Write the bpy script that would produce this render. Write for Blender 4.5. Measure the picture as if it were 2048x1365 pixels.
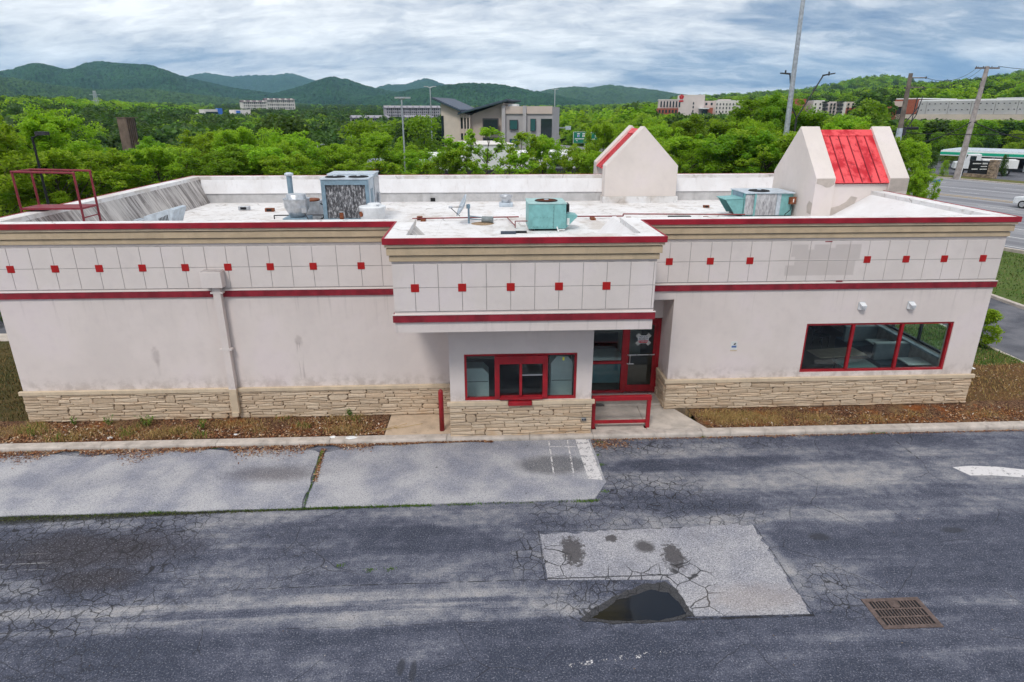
import bpy, bmesh, math, random
import numpy as np
from mathutils import Vector, Matrix
random.seed(7); rng = np.random.default_rng(11)
for o in list(bpy.data.objects): bpy.data.objects.remove(o)
scene = bpy.context.scene
COL = scene.collection
PI = math.pi
# ------------------------------------------------------------------ camera
F_PX, PITCH, YAW, CAM = 1269.0, 0.3445, -0.047, Vector((0.0, -16.9, 8.25))
cam = bpy.data.cameras.new('camera'); camo = bpy.data.objects.new('camera', cam); COL.objects.link(camo)
cam.sensor_width = 36.0; cam.lens = F_PX / 2048 * 36.0; cam.clip_start = 0.2; cam.clip_end = 40000
camo.location = CAM; camo.rotation_euler = (PI/2 - PITCH, 0, YAW); scene.camera = camo
# ------------------------------------------------------------------ exposure
vs = scene.view_settings
vs.view_transform = 'Standard'; vs.look = 'None'; vs.gamma = 1.0; vs.use_curve_mapping = False; vs.exposure = 0.42
scene.cycles.use_denoising = True
scene.cycles.max_bounces = 8; scene.cycles.diffuse_bounces = 3; scene.cycles.glossy_bounces = 3
scene.cycles.transmission_bounces = 4; scene.cycles.transparent_max_bounces = 24; scene.cycles.volume_bounces = 1
scene.cycles.sample_clamp_indirect = 8; scene.cycles.adaptive_threshold = .025
# ------------------------------------------------------------------ node helper
class G:
    def __init__(s, nt): s.t = nt; nt.nodes.clear()
    def n(s, typ, **kw):
        nd = s.t.nodes.new(typ)
        for k, v in kw.items(): setattr(nd, k, v)
        return nd
    def set(s, sock, v):
        if isinstance(v, bpy.types.NodeSocket): s.t.links.new(v, sock)
        elif v is not None:
            if hasattr(sock.default_value, '__len__') and not hasattr(v, '__len__'): v = (v, v, v)
            if sock.type == 'RGBA' and len(v) == 3: v = (*v, 1)
            sock.default_value = v
    def m(s, op, a, b=0.0, c=None, clamp=False):
        nd = s.n('ShaderNodeMath', operation=op, use_clamp=clamp)
        s.set(nd.inputs[0], a); s.set(nd.inputs[1], b)
        if c is not None: s.set(nd.inputs[2], c)
        return nd.outputs[0]
    def add(s, a, b): return s.m('ADD', a, b)
    def mul(s, a, b): return s.m('MULTIPLY', a, b)
    def sub(s, a, b): return s.m('SUBTRACT', a, b)
    def mx(s, a, b): return s.m('MAXIMUM', a, b)
    def st(s, x, a, b, lo=0.0, hi=1.0):
        nd = s.n('ShaderNodeMapRange', interpolation_type='SMOOTHSTEP')
        for i, v in enumerate((x, a, b, lo, hi)): s.set(nd.inputs[i], v)
        return nd.outputs[0]
    def mix(s, f, a, b, mode='MIX'):
        nd = s.n('ShaderNodeMix', data_type='RGBA', blend_type=mode); nd.clamp_factor = True
        s.set(nd.inputs[0], f); s.set(nd.inputs[6], a); s.set(nd.inputs[7], b)
        return nd.outputs[2]
    def noise(s, vec, scale, detail=4, rough=.55, dist=0.0, out=0):
        nd = s.n('ShaderNodeTexNoise')
        if vec is not None: s.set(nd.inputs['Vector'], vec)
        nd.inputs['Scale'].default_value = scale; nd.inputs['Detail'].default_value = detail
        nd.inputs['Roughness'].default_value = rough; nd.inputs['Distortion'].default_value = dist
        return nd.outputs[out]
    def voro(s, vec, scale, feature='F1', out=0, rand=1.0):
        nd = s.n('ShaderNodeTexVoronoi', feature=feature)
        if vec is not None: s.set(nd.inputs['Vector'], vec)
        nd.inputs['Scale'].default_value = scale; nd.inputs['Randomness'].default_value = rand
        return nd.outputs[out]
    def pos(s): return s.n('ShaderNodeNewGeometry').outputs['Position']
    def obj(s): return s.n('ShaderNodeTexCoord').outputs['Object']
    def rnd(s): return s.n('ShaderNodeObjectInfo').outputs['Random']
    def isl(s): return s.n('ShaderNodeNewGeometry').outputs['Random Per Island']
    def sep(s, v):
        nd = s.n('ShaderNodeSeparateXYZ'); s.set(nd.inputs[0], v); return nd.outputs
    def comb(s, x, y, z):
        nd = s.n('ShaderNodeCombineXYZ'); s.set(nd.inputs[0], x); s.set(nd.inputs[1], y); s.set(nd.inputs[2], z); return nd.outputs[0]
    def vscale(s, v, sc):
        nd = s.n('ShaderNodeVectorMath', operation='MULTIPLY'); s.set(nd.inputs[0], v); nd.inputs[1].default_value = sc; return nd.outputs[0]
    def vadd(s, a, b):
        nd = s.n('ShaderNodeVectorMath', operation='ADD'); s.set(nd.inputs[0], a); s.set(nd.inputs[1], b); return nd.outputs[0]
    def warp(s, v, scale, amt):
        c = s.noise(v, scale, 3, .5, out=1)
        nd = s.n('ShaderNodeVectorMath', operation='SUBTRACT'); s.set(nd.inputs[0], c); nd.inputs[1].default_value = (.5, .5, .5)
        nd2 = s.n('ShaderNodeVectorMath', operation='SCALE'); s.set(nd2.inputs[0], nd.outputs[0]); nd2.inputs['Scale'].default_value = amt
        return s.vadd(v, nd2.outputs[0])
    def ramp(s, f, stops, interp='LINEAR'):
        nd = s.n('ShaderNodeValToRGB'); s.set(nd.inputs[0], f); cr = nd.color_ramp; cr.interpolation = interp
        while len(cr.elements) < len(stops): cr.elements.new(.5)
        for e, (p, c) in zip(cr.elements, stops):
            e.position = p; e.color = (c, c, c, 1) if not hasattr(c, '__len__') else (*c, 1)
        return nd.outputs[0]
    def bump(s, h, strength=.3, dist=.01, normal=None):
        nd = s.n('ShaderNodeBump'); nd.inputs['Strength'].default_value = strength; nd.inputs['Distance'].default_value = dist
        s.set(nd.inputs['Height'], h)
        if normal is not None: s.set(nd.inputs['Normal'], normal)
        return nd.outputs[0]
    def pbsdf(s, col, rough=.8, normal=None, metal=0.0, spec=.3, **kw):
        nd = s.n('ShaderNodeBsdfPrincipled')
        s.set(nd.inputs['Base Color'], col); s.set(nd.inputs['Roughness'], rough); s.set(nd.inputs['Metallic'], metal)
        s.set(nd.inputs['Specular IOR Level'], spec)
        if normal is not None: s.set(nd.inputs['Normal'], normal)
        return nd.outputs[0]
    def out(s, sh, vol=None, world=False):
        nd = s.n('ShaderNodeOutputWorld' if world else 'ShaderNodeOutputMaterial')
        if sh is not None: s.t.links.new(sh, nd.inputs['Surface'])
        if vol is not None: s.t.links.new(vol, nd.inputs['Volume'])
    def ell(s, x, y, cx, cy, rx, ry, soft=.5, jit=None):
        a = s.m('POWER', s.m('ABSOLUTE', s.m('DIVIDE', s.sub(x, cx), rx)), 2.0)
        b = s.m('POWER', s.m('ABSOLUTE', s.m('DIVIDE', s.sub(y, cy), ry)), 2.0)
        d = s.m('SQRT', s.add(a, b))
        if jit is not None: d = s.add(d, jit)
        return s.sub(1.0, s.st(d, 1 - soft, 1 + soft))
    def box(s, x, y, x0, x1, y0, y1, e=.05):
        a = s.mul(s.st(x, x0 - e, x0 + e), s.sub(1.0, s.st(x, x1 - e, x1 + e)))
        b = s.mul(s.st(y, y0 - e, y0 + e), s.sub(1.0, s.st(y, y1 - e, y1 + e)))
        return s.mul(a, b)
def newmat(name):
    m = bpy.data.materials.new(name); m.use_nodes = True
    return m, G(m.node_tree)
# ------------------------------------------------------------------ world: broken overcast
SUN_EL, SUN_AZ = math.radians(52), math.radians(205)      # azimuth measured from +Y clockwise: behind the camera, a little left
w = bpy.data.worlds.new('World'); scene.world = w; w.use_nodes = True
g = G(w.node_tree)
sky = g.n('ShaderNodeTexSky', sky_type='NISHITA'); sky.sun_disc = False; sky.sun_elevation = SUN_EL; sky.sun_rotation = SUN_AZ
sky.altitude = 650; sky.air_density = 1.0; sky.dust_density = 1.5
d = g.n('ShaderNodeTexCoord').outputs['Generated']
dx, dy, dz = g.sep(d)
zz = g.add(g.mx(dz, 0.0), 0.26)
px, py = g.m('DIVIDE', dx, zz), g.m('DIVIDE', dy, zz)
CA, SA = math.cos(math.radians(-8)), math.sin(math.radians(-8))
rx_ = g.add(g.mul(px, CA), g.mul(py, SA)); ry_ = g.sub(g.mul(py, CA), g.mul(px, SA))
pv = g.comb(g.mul(rx_, .42), g.mul(ry_, 1.15), 20.9)
pv = g.warp(pv, 1.3, .75)
n1 = g.noise(pv, 1.25, 5, .55)
n2 = g.noise(g.warp(g.comb(g.mul(rx_, 2.0), g.mul(ry_, 3.4), 5.1), 1.6, .6), 1.3, 7, .66)
cl = g.add(g.mul(n1, .58), g.mul(n2, .42))
ccol = g.ramp(cl, [(0.36, (.13, .19, .33)), (0.43, (.33, .385, .48)), (0.475, (.56, .585, .64)), (0.52, (.76, .77, .79)), (0.58, (1.0, 1.0, 1.0))])
cover = g.st(cl, .20, .30)
bg1 = g.n('ShaderNodeBackground'); g.set(bg1.inputs[0], sky.outputs[0]); bg1.inputs[1].default_value = 0.08
bg2 = g.n('ShaderNodeBackground'); g.set(bg2.inputs[0], ccol); bg2.inputs[1].default_value = 1.02
mxs = g.n('ShaderNodeMixShader'); g.set(mxs.inputs[0], cover); g.t.links.new(bg1.outputs[0], mxs.inputs[1]); g.t.links.new(bg2.outputs[0], mxs.inputs[2])
g.out(mxs.outputs[0], world=True)
# ------------------------------------------------------------------ sun (veiled)
sl = bpy.data.lights.new('sun', 'SUN'); sl.energy = 1.5; sl.angle = math.radians(14); sl.color = (1.0, .96, .90)
so = bpy.data.objects.new('sun', sl); COL.objects.link(so); so.location = (0, -40, 60)
sdir = Vector((math.sin(SUN_AZ)*math.cos(SUN_EL), math.cos(SUN_AZ)*math.cos(SUN_EL), math.sin(SUN_EL)))
so.rotation_euler = sdir.to_track_quat('Z', 'Y').to_euler()
# ------------------------------------------------------------------ pixel rays, used to read distances off the place
_cy, _sy = math.cos(YAW), math.sin(YAW)
FWD = Vector((-_sy*math.cos(PITCH), _cy*math.cos(PITCH), -math.sin(PITCH))); RGT = Vector((_cy, _sy, 0)); UPV = RGT.cross(FWD)
def ray(u, v): return FWD*F_PX + RGT*(u-1024) - UPV*(v-682.5)
def at(u, v, dist):                      # world point seen at (u, v), dist metres away over the ground
    r = ray(u, v); return CAM + r*(dist/math.hypot(r.x, r.y))
def azd(u, dist, v=227):                 # ground x, y
    p = at(u, v, dist); return p.x, p.y
# ------------------------------------------------------------------ mesh helper
class MB:
    def __init__(s): s.v = []; s.f = []
    def add(s, vs_, fs_):
        b = len(s.v); s.v += [tuple(p) for p in vs_]; s.f += [tuple(b+i for i in q) for q in fs_]; return s
    def box(s, x0, x1, y0, y1, z0, z1):
        return s.add([(x0,y0,z0),(x1,y0,z0),(x1,y1,z0),(x0,y1,z0),(x0,y0,z1),(x1,y0,z1),(x1,y1,z1),(x0,y1,z1)],
                     [(0,3,2,1),(4,5,6,7),(0,1,5,4),(1,2,6,5),(2,3,7,6),(3,0,4,7)])
    def tube(s, p0, p1, r0, r1=None, n=10, caps=True):
        p0, p1 = Vector(p0), Vector(p1); r1 = r0 if r1 is None else r1
        d_ = (p1-p0).normalized(); a = d_.orthogonal().normalized(); b = d_.cross(a)
        vs_ = []
        for p, r in ((p0, r0), (p1, r1)):
            for i in range(n):
                t = 2*PI*i/n; vs_.append(p + a*(r*math.cos(t)) + b*(r*math.sin(t)))
        fs_ = [(i, (i+1) % n, n+(i+1) % n, n+i) for i in range(n)]
        if caps: fs_ += [tuple(range(n-1, -1, -1)), tuple(range(n, 2*n))]
        return s.add(vs_, fs_)
    def path(s, pts, r, n=8):
        for a, b in zip(pts[:-1], pts[1:]): s.tube(a, b, r, n=n)
        return s
    def lathe(s, prof, cx, cy, cz, n=28):
        vs_ = []; fs_ = []
        for r, z in prof:
            for i in range(n):
                t = 2*PI*i/n; vs_.append((cx+r*math.cos(t), cy+r*math.sin(t), cz+z))
        for k in range(len(prof)-1):
            for i in range(n):
                j = (i+1) % n; fs_.append((k*n+i, k*n+j, (k+1)*n+j, (k+1)*n+i))
        return s.add(vs_, fs_)
    def prism(s, poly, axis, a, b):      # poly in the two other axes, extruded along axis from a to b
        n = len(poly); vs_ = []
        for t in (a, b):
            for p, q in poly: vs_.append({'x': (t, p, q), 'y': (p, t, q), 'z': (p, q, t)}[axis])
        fs_ = [tuple(range(n-1, -1, -1)), tuple(range(n, 2*n))] + [(i, (i+1) % n, n+(i+1) % n, n+i) for i in range(n)]
        return s.add(vs_, fs_)
    def quad(s, *p): return s.add(p, [tuple(range(len(p)))])
    def mesh(s, name, mat, smooth=False):
        me = bpy.data.meshes.new(name); me.from_pydata(s.v, [], s.f); me.validate(clean_customdata=False)
        bm_ = bmesh.new(); bm_.from_mesh(me); bmesh.ops.recalc_face_normals(bm_, faces=bm_.faces); bm_.to_mesh(me); bm_.free()
        if mat is not None: me.materials.append(mat)
        if smooth: me.shade_smooth()
        return me
    def build(s, name, mat, parent=None, smooth=False, bevel=0.0):
        o = bpy.data.objects.new(name, s.mesh(name, mat, smooth)); COL.objects.link(o)
        if parent is not None: o.parent = parent; o.matrix_parent_inverse = Matrix.Translation(-world_loc(parent))
        if bevel:
            md = o.modifiers.new('bevel', 'BEVEL'); md.width = bevel; md.segments = 2; md.limit_method = 'ANGLE'
        return o
def world_loc(o):
    v = Vector(o.location)
    if o.parent is not None and o.parent.type == 'EMPTY': pass
    return v if o.type == 'EMPTY' else Vector((0, 0, 0))
def B(x0, x1, y0, y1, z0, z1): return MB().box(x0, x1, y0, y1, z0, z1)
def tag(o, label=None, cat=None, group=None, kind=None):
    if label: o['label'] = label
    if cat: o['category'] = cat
    if group: o['group'] = group
    if kind: o['kind'] = kind
    return o
def thing(name, label, cat, loc=(0, 0, 0), group=None):
    o = bpy.data.objects.new(name, None); o.empty_display_size = .2; COL.objects.link(o); o.location = loc
    return tag(o, label, cat, group)
def meshobj(name, me, parent=None):
    o = bpy.data.objects.new(name, me); COL.objects.link(o)
    if parent is not None: o.parent = parent
    return o
def text_mb(txt, size, font_scale_x=1.0):
    cu = bpy.data.curves.new('txt', 'FONT'); cu.body = txt; cu.size = size; cu.align_x = 'CENTER'; cu.align_y = 'CENTER'; cu.extrude = 0
    cu.resolution_u = 3; cu.offset = size*.018
    ob = bpy.data.objects.new('txt', cu); me = bpy.data.meshes.new_from_object(ob)
    mb = MB(); mb.v = [tuple((v.co.x*font_scale_x, v.co.y, 0)) for v in me.vertices]; mb.f = [tuple(p.vertices) for p in me.polygons]
    bpy.data.objects.remove(ob); bpy.data.curves.remove(cu); bpy.data.meshes.remove(me)
    return mb
# ------------------------------------------------------------------ materials
def mat_plain(name, col, rough=.6, metal=0.0, var=.08, scale=6.0, bump=.0, spec=.3, dirt=0.0):
    m, g = newmat(name); p = g.obj()
    n = g.noise(p, scale, 5, .6)
    c = g.mix(g.st(n, .3, .7), tuple(v*(1-var) for v in col), tuple(min(1, v*(1+var)) for v in col))
    if dirt:
        n2 = g.noise(g.vscale(p, (1, 1, .25)), scale*1.7, 6, .7)
        c = g.mix(g.mul(g.st(n2, .5, .75), dirt), c, (.07, .06, .05))
    nm = g.bump(g.noise(p, scale*9, 3, .6), bump, .004) if bump else None
    g.out(g.pbsdf(c, g.add(g.mul(n, .2), rough-.1), nm, metal, spec)); return m
def mat_stucco(name, col, stains=True):
    m, g = newmat(name); p = g.pos(); x, y, z = g.sep(p)
    n = g.noise(p, .45, 5, .6); n2 = g.noise(p, 3.5, 5, .65); n3 = g.noise(p, 60, 2, .6)
    c = g.mix(g.st(n, .3, .7), tuple(v*.93 for v in col), tuple(min(1, v*1.05) for v in col))
    c = g.mix(g.mul(g.st(n2, .45, .75), .32), c, (col[0]*.84, col[1]*.82, col[2]*.85))
    c = g.mix(g.mul(g.st(n, .5, .68), .3), c, (col[0]*.95, col[1]*.92, col[2]*1.04))
    if stains:
        # two smears and the run below them, on the left wall
        j = g.mul(g.sub(g.noise(p, 9, 4, .6), .5), 1.6)
        s1 = g.mul(g.ell(x, z, -9.11, 1.9, .10, .24, .45, j), .30)
        s2 = g.mul(g.ell(x, z, -5.15, 2.28, .10, .14, .45, j), .30)
        run = g.mul(g.box(x, z, -5.23, -5.07, 1.15, 2.25, .05), g.mul(g.st(g.noise(g.vscale(p, (26, 1, 1.2)), 1, 3, .5), .5, .62), .32))
        s3 = g.mul(g.box(x, z, -9.13, -9.07, 1.3, 1.8, .05), .14)
        front = g.sub(1.0, g.st(y, .3, .5))
        sm = g.mul(g.m('ADD', g.mx(s1, s2), g.mx(run, s3), clamp=True), front)
        c = g.mix(sm, c, (.20, .15, .15))
        # grey repaint where lettering was taken off
        rp = g.mx(g.mul(g.box(x, z, 8.5, 10.45, 4.44, 4.86, .025), 1.0), g.box(x, z, 8.38, 10.35, 3.99, 4.40, .02))
        hol = g.mx(g.box(x, z, 8.95, 9.12, 4.72, 5.0, .03), g.mx(g.box(x, z, 9.55, 9.72, 4.76, 5.0, .03), g.box(x, z, 8.3, 8.62, 4.28, 4.52, .02)))
        wob = g.mul(g.sub(g.noise(p, 4, 3, .5), .5), .0)
        c = g.mix(g.mul(g.mul(g.mul(rp, g.sub(1.0, hol)), front), .55), c, (.48, .425, .40))
        # rain streaks under the band and the cornice
        strk = g.mul(g.st(g.noise(g.vscale(p, (7, 7, .35)), 1.0, 4, .6), .54, .75), g.mul(g.st(z, 2.4, 3.55), g.sub(1.0, g.st(z, 3.58, 3.6))))
        c = g.mix(g.mul(strk, .30), c, (.25, .21, .20))
        low = g.mul(g.sub(1.0, g.st(z, .9, 1.4)), g.mul(g.st(n2, .40, .62), .42))
        c = g.mix(low, c, (.30, .24, .20))
    nm = g.bump(n3, .35, .006)
    g.out(g.pbsdf(c, .9, nm, 0, .2)); return m
WALLC = (.705, .625, .590)
M_wall = mat_stucco('stucco', WALLC)
M_panel = mat_stucco('stucco_panel', (.70, .630, .597))
M_gable = mat_stucco('stucco_gable', (.69, .62, .58), False)
M_groove = mat_plain('groove', (.40, .365, .355), .9, var=.15)
M_tan = mat_plain('tan_trim', (.53, .41, .275), .75, var=.10, scale=2.5, bump=.15, dirt=.14)
M_tan2 = mat_plain('tan_ledge', (.60, .48, .345), .75, var=.10, scale=3, bump=.2, dirt=.16)
M_red = mat_plain('red_trim', (.30, .014, .028), .62, var=.22, scale=2.2, bump=.08, dirt=.22)
M_redband = mat_plain('red_band', (.24, .018, .030), .7, var=.26, scale=3, bump=.15, dirt=.25)
M_redtile = mat_plain('red_accent', (.40, .014, .014), .5, var=.10, scale=8)
M_redmetal = mat_plain('red_metal', (.32, .010, .018), .45, var=.18, scale=4, spec=.45, dirt=.25)
M_concrete = mat_plain('concrete', (.50, .44, .385), .9, var=.16, scale=2.2, bump=.5, dirt=.28)
M_kerb = mat_plain('kerb_concrete', (.47, .415, .37), .9, var=.18, scale=3.0, bump=.6, dirt=.42)
M_galv = mat_plain('galvanised', (.50, .52, .55), .42, metal=.75, var=.2, scale=7, dirt=.25)
M_bluegrey = mat_plain('blue_grey_metal', (.20, .29, .36), .5, metal=.15, var=.15, scale=5, dirt=.15)
M_palegrey = mat_plain('pale_grey_metal', (.48, .54, .60), .5, metal=.15, var=.18, scale=4, dirt=.25)
M_teal = mat_plain('teal_metal', (.19, .42, .42), .5, metal=.1, var=.12, scale=4, dirt=.16)
M_tealtop = mat_plain('teal_metal_faded', (.33, .50, .49), .6, metal=.1, var=.14, scale=4, dirt=.2)
M_black = mat_plain('black', (.012, .012, .014), .6)
M_darkmetal = mat_plain('dark_metal', (.05, .05, .055), .55, metal=.3)
M_rust = mat_plain('rust', (.20, .065, .03), .85, var=.4, scale=14)
M_pipered = mat_plain('gas_pipe', (.22, .05, .05), .7, var=.3, scale=6)
M_white = mat_plain('white_paint', (.76, .76, .75), .6, var=.05, dirt=.08)
M_whitemetal = mat_plain('white_metal', (.70, .72, .74), .4, var=.06, dirt=.06)
M_chrome = mat_plain('brushed_aluminium', (.72, .73, .74), .3, metal=.9)
M_rubber = mat_plain('rubber', (.018, .018, .02), .8)
def mat_glass(name, tint=(.90, .965, .95), refl=1.0):
    m, g = newmat(name)
    fr = g.n('ShaderNodeLayerWeight'); fr.inputs[0].default_value = .5; fz = g.add(.035, g.mul(g.m('POWER', fr.outputs['Facing'], 5.0), .9))
    tr = g.n('ShaderNodeBsdfTransparent'); g.set(tr.inputs[0], tint)
    gl = g.n('ShaderNodeBsdfGlossy'); gl.inputs['Roughness'].default_value = .02; g.set(gl.inputs[0], (.95, .97, 1))
    mx_ = g.n('ShaderNodeMixShader'); g.set(mx_.inputs[0], g.m('MULTIPLY', fz, refl, clamp=True))
    g.t.links.new(tr.outputs[0], mx_.inputs[1]); g.t.links.new(gl.outputs[0], mx_.inputs[2]); g.out(mx_.outputs[0]); return m
M_glass = mat_glass('window_glass')
def mat_darkglass(name, col=(.02, .03, .035)):
    m, g = newmat(name); g.out(g.pbsdf(col, .08, None, 0, .6)); return m
M_dglass = mat_darkglass('dark_glass'); M_tglass = mat_darkglass('teal_glass', (.03, .10, .10))
def mat_stone():
    m, g = newmat('ledge_stone'); p = g.pos(); r = g.rnd(); isl = g.isl()
    rr = g.m('FRACT', g.add(r, isl))
    c = g.ramp(rr, [(0, (.47, .355, .25)), (.35, (.56, .435, .315)), (.7, (.64, .515, .385)), (1, (.60, .445, .31))])
    n = g.noise(p, 14, 6, .65); c = g.mix(g.mul(g.st(n, .4, .75), .45), c, (.38, .29, .20))
    z = g.sep(p)[2]
    mud = g.mul(g.sub(1.0, g.st(z, -.05, .32)), g.st(g.noise(p, 1.3, 4, .6), .45, .7))
    c = g.mix(g.mul(mud, .45), c, (.42, .22, .09))
    g.out(g.pbsdf(c, .9, g.bump(g.noise(p, 26, 6, .7), .8, .012), 0, .2)); return m
M_stone = mat_stone()
M_mortar = mat_plain('stone_mortar', (.20, .145, .10), .95, var=.2, scale=10)
def mat_membrane():
    m, g = newmat('white_membrane'); p = g.pos(); x, y, z = g.sep(p)
    n = g.noise(p, .5, 6, .62); n2 = g.noise(p, 2.6, 6, .7)
    c = g.mix(g.st(n, .35, .7), (.68, .66, .65), (.76, .75, .755))
    c = g.mix(g.mul(g.st(n2, .48, .72), .7), c, (.38, .34, .31))
    pond = g.mul(g.st(g.noise(g.vscale(p, (1, .45, 1)), .8, 4, .6), .50, .64), .6); c = g.mix(pond, c, (.48, .42, .37))
    w_ = g.warp(p, .9, .9); e = g.voro(w_, .55, 'DISTANCE_TO_EDGE')
    crk = g.mul(g.sub(1.0, g.st(e, .004, .016)), g.st(g.noise(p, .7, 2, .5), .48, .6)); c = g.mix(g.mul(crk, .55), c, (.18, .15, .14))
    seam = g.mul(g.sub(1.0, g.st(g.m('ABSOLUTE', g.sub(g.m('FRACT', g.m('DIVIDE', x, 3.05)), .5)), .0, .006)), .35); c = g.mix(seam, c, (.45, .43, .42))
    g.out(g.pbsdf(c, .65, g.bump(n2, .2, .02), 0, .35)); return m
M_memb = mat_membrane()
def mat_parapet(streak):
    m, g = newmat('parapet_membrane' + ('_streaked' if streak else '')); p = g.pos(); x, y, z = g.sep(p)
    n = g.noise(p, 1.2, 5, .6); c = g.mix(g.st(n, .3, .7), (.68, .66, .66), (.76, .75, .76))
    if streak:
        s_ = g.noise(g.comb(0.0, g.mul(g.add(y, g.mul(z, .25)), 7.0), g.mul(z, .5)), 1.0, 6, .72)
        c = g.mix(g.mul(g.st(s_, .36, .62), .95), (.62, .58, .55), (.13, .11, .105))
        c = g.mix(g.mul(g.st(g.noise(p, .8, 4, .6), .4, .65), .6), c, (.60, .56, .53))
    else:
        s_ = g.noise(g.comb(g.mul(x, 5), g.mul(y, 5), g.mul(z, .4)), 1.0, 5, .65)
        c = g.mix(g.mul(g.st(s_, .52, .78), .35), c, (.42, .38, .36))
    g.out(g.pbsdf(c, .7, g.bump(n, .1, .01), 0, .3)); return m
M_par = mat_parapet(False); M_parst = mat_parapet(True)
M_parlow = mat_plain('parapet_base', (.50, .49, .49), .8, var=.12, scale=2, dirt=.25)
def mat_redroof():
    m, g = newmat('red_metal_roof'); p = g.pos()
    n = g.noise(p, 1.8, 6, .65)
    c = g.mix(g.st(n, .46, .60), (.80, .085, .095), (.52, .010, .022))
    c = g.mix(g.mul(g.st(g.noise(g.vscale(p, (1, 1, .4)), 6, 5, .7), .6, .68), .7), c, (.22, .015, .02))
    g.out(g.pbsdf(c, .5, None, .1, .4)); return m
M_redroof = mat_redroof()
# ================================================================== BUILDING
XL, XR, YB, ZT = -12.93, 14.55, 13.17, 5.60
OX0, OX1, OY = -2.10, 4.09, -2.42          # overhang
BX0, BX1, BY = -0.92, 2.88, -1.35          # booth
bld = thing('restaurant_building', 'long low beige stucco restaurant building with red trim and stone base', 'building', (0.8, 6.0, 0))
outline = [(XL, 0), (OX0, 0), (OX0, OY), (OX1, OY), (OX1, 0), (XR, 0), (XR, YB), (XL, YB)]
def offs(poly, dd):
    n = len(poly); res = []
    for i in range(n):
        a, b, c = poly[i-1], poly[i], poly[(i+1) % n]
        def nn(p, q):
            dx_, dy_ = q[0]-p[0], q[1]-p[1]; l = math.hypot(dx_, dy_); return dy_/l, -dx_/l
        n1_, n2_ = nn(a, b), nn(b, c)
        res.append((b[0]+(n1_[0]+n2_[0])*dd, b[1]+(n1_[1]+n2_[1])*dd))
    return res
def ring(poly, din, dout, z0, z1):
    pi_, po = offs(poly, din), offs(poly, dout); n = len(poly); mb = MB()
    vs_ = [(*p, z) for z in (z0, z1) for pp in (po, pi_) for p in pp]
    fs_ = []
    for i in range(n):
        j = (i+1) % n
        fs_ += [(i, j, 2*n+j, 2*n+i), (n+j, n+i, 3*n+i, 3*n+j), (2*n+i, 2*n+j, 3*n+j, 3*n+i), (j, i, n+i, n+j)]
    return mb.add(vs_, fs_)
# walls
fw = MB()
fw.box(XL, BX0, 0, .25, -.3, 3.30)
fw.box(XL, OX0, 0, .25, 3.30, 5.45); fw.box(OX1, XR, 0, .25, 3.34, 5.45)
fw.box(OX0, OX1, 0, .25, 3.44, 4.30)
WX0, WX1, WZ0, WZ1 = 9.28, 13.66, 1.05, 2.56
fw.box(5.35, XR, 0, .25, -.3, WZ0); fw.box(5.35, WX0, 0, .25, WZ0, WZ1); fw.box(WX1, XR, 0, .25, WZ0, WZ1); fw.box(5.35, XR, 0, .25, WZ1, 3.34)
fw.build('front_wall', M_wall, bld)
ew = MB(); ew.box(5.35, 5.60, .25, 1.15, -.3, 3.34); ew.box(4.10, 5.35, .95, 1.15, 2.50, 3.34); ew.box(2.90, 4.10, .95, 1.15, 2.50, 3.31)
ew.build('entry_recess_wall', M_wall, bld)
B(4.10, 5.35, .25, .95, 3.25, 3.33).build('entry_soffit', M_gable, bld)
rw = MB(); ZS = 1.10
rw.box(XR-.25, XR, .25, YB, -.3, ZS); rw.box(XR-.25, XR, .25, .9, ZS, 2.56); rw.box(XR-.25, XR, 6.4, YB, ZS, 2.56); rw.box(XR-.25, XR, .25, YB, 2.56, 5.45)
rw.build('side_wall', M_wall, bld)
B(XL, XL+.25, .25, YB, -.3, 5.45).build('side_wall', M_wall, bld)
B(XL+.25, XR-.25, YB-.25, YB, -.3, 5.45).build('rear_wall', M_wall, bld)
# overhang and booth
ow = MB(); ow.box(OX0, OX1, OY, OY+.22, 3.30, 5.45); ow.box(OX0, OX0+.22, OY+.22, 0, 3.30, 5.45); ow.box(OX1-.22, OX1, OY+.22, 0, 3.30, 5.45)
ow.build('overhang_wall', M_wall, bld)
B(OX0+.22, OX1-.22, OY+.22, 0, 3.305, 3.42).build('overhang_soffit', M_wall, bld)
bw = MB(); bx0, bx1, bz0, bz1 = -.53, 2.46, .98, 2.31
bw.box(BX0, BX1, BY, BY+.2, -.2, bz0); bw.box(BX0, bx0, BY, BY+.2, bz0, bz1); bw.box(bx1, BX1, BY, BY+.2, bz0, bz1); bw.box(BX0, BX1, BY, BY+.2, bz1, 3.305)
bw.box(BX0, BX0+.2, BY+.2, .25, -.2, 3.304); bw.box(BX1-.2, BX1, BY+.2, 1.15, -.2, 3.304)
bw.build('booth_wall', M_wall, bld)
# cornice, coping, band
for dd, z0, z1, m_ in ((.045, 5.02, 5.17, M_tan), (.09, 5.17, 5.36, M_tan), (.125, 5.36, 5.455, M_tan2)):
    ring(outline, -.02, dd, z0+.022, z1).build('cornice_moulding', m_, bld, bevel=.008)
ring(outline, .12, .165, 5.455, 5.598).build('coping', M_red, bld, bevel=.006)
ring(outline, -.33, .121, 5.45, 5.585).build('parapet_cap', M_memb, bld)
for pts, nm in (([(XL, 0), (OX0, 0)], 0), ([(OX1, 0), (XR, 0)], 0)):
    x0, x1 = pts[0][0], pts[1][0]
    e0 = .045 if x0 == XL else 0; e1 = .045 if x1 == XR else 0
    B(x0-e0, x1+e1, -.045, 0, 3.59, 3.765).build('red_band', M_redband, bld)
    B(x0-e0*1.1, x1+e1*1.1, -.052, 0, 3.765, 3.785).build('band_ledge', M_panel, bld)
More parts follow.
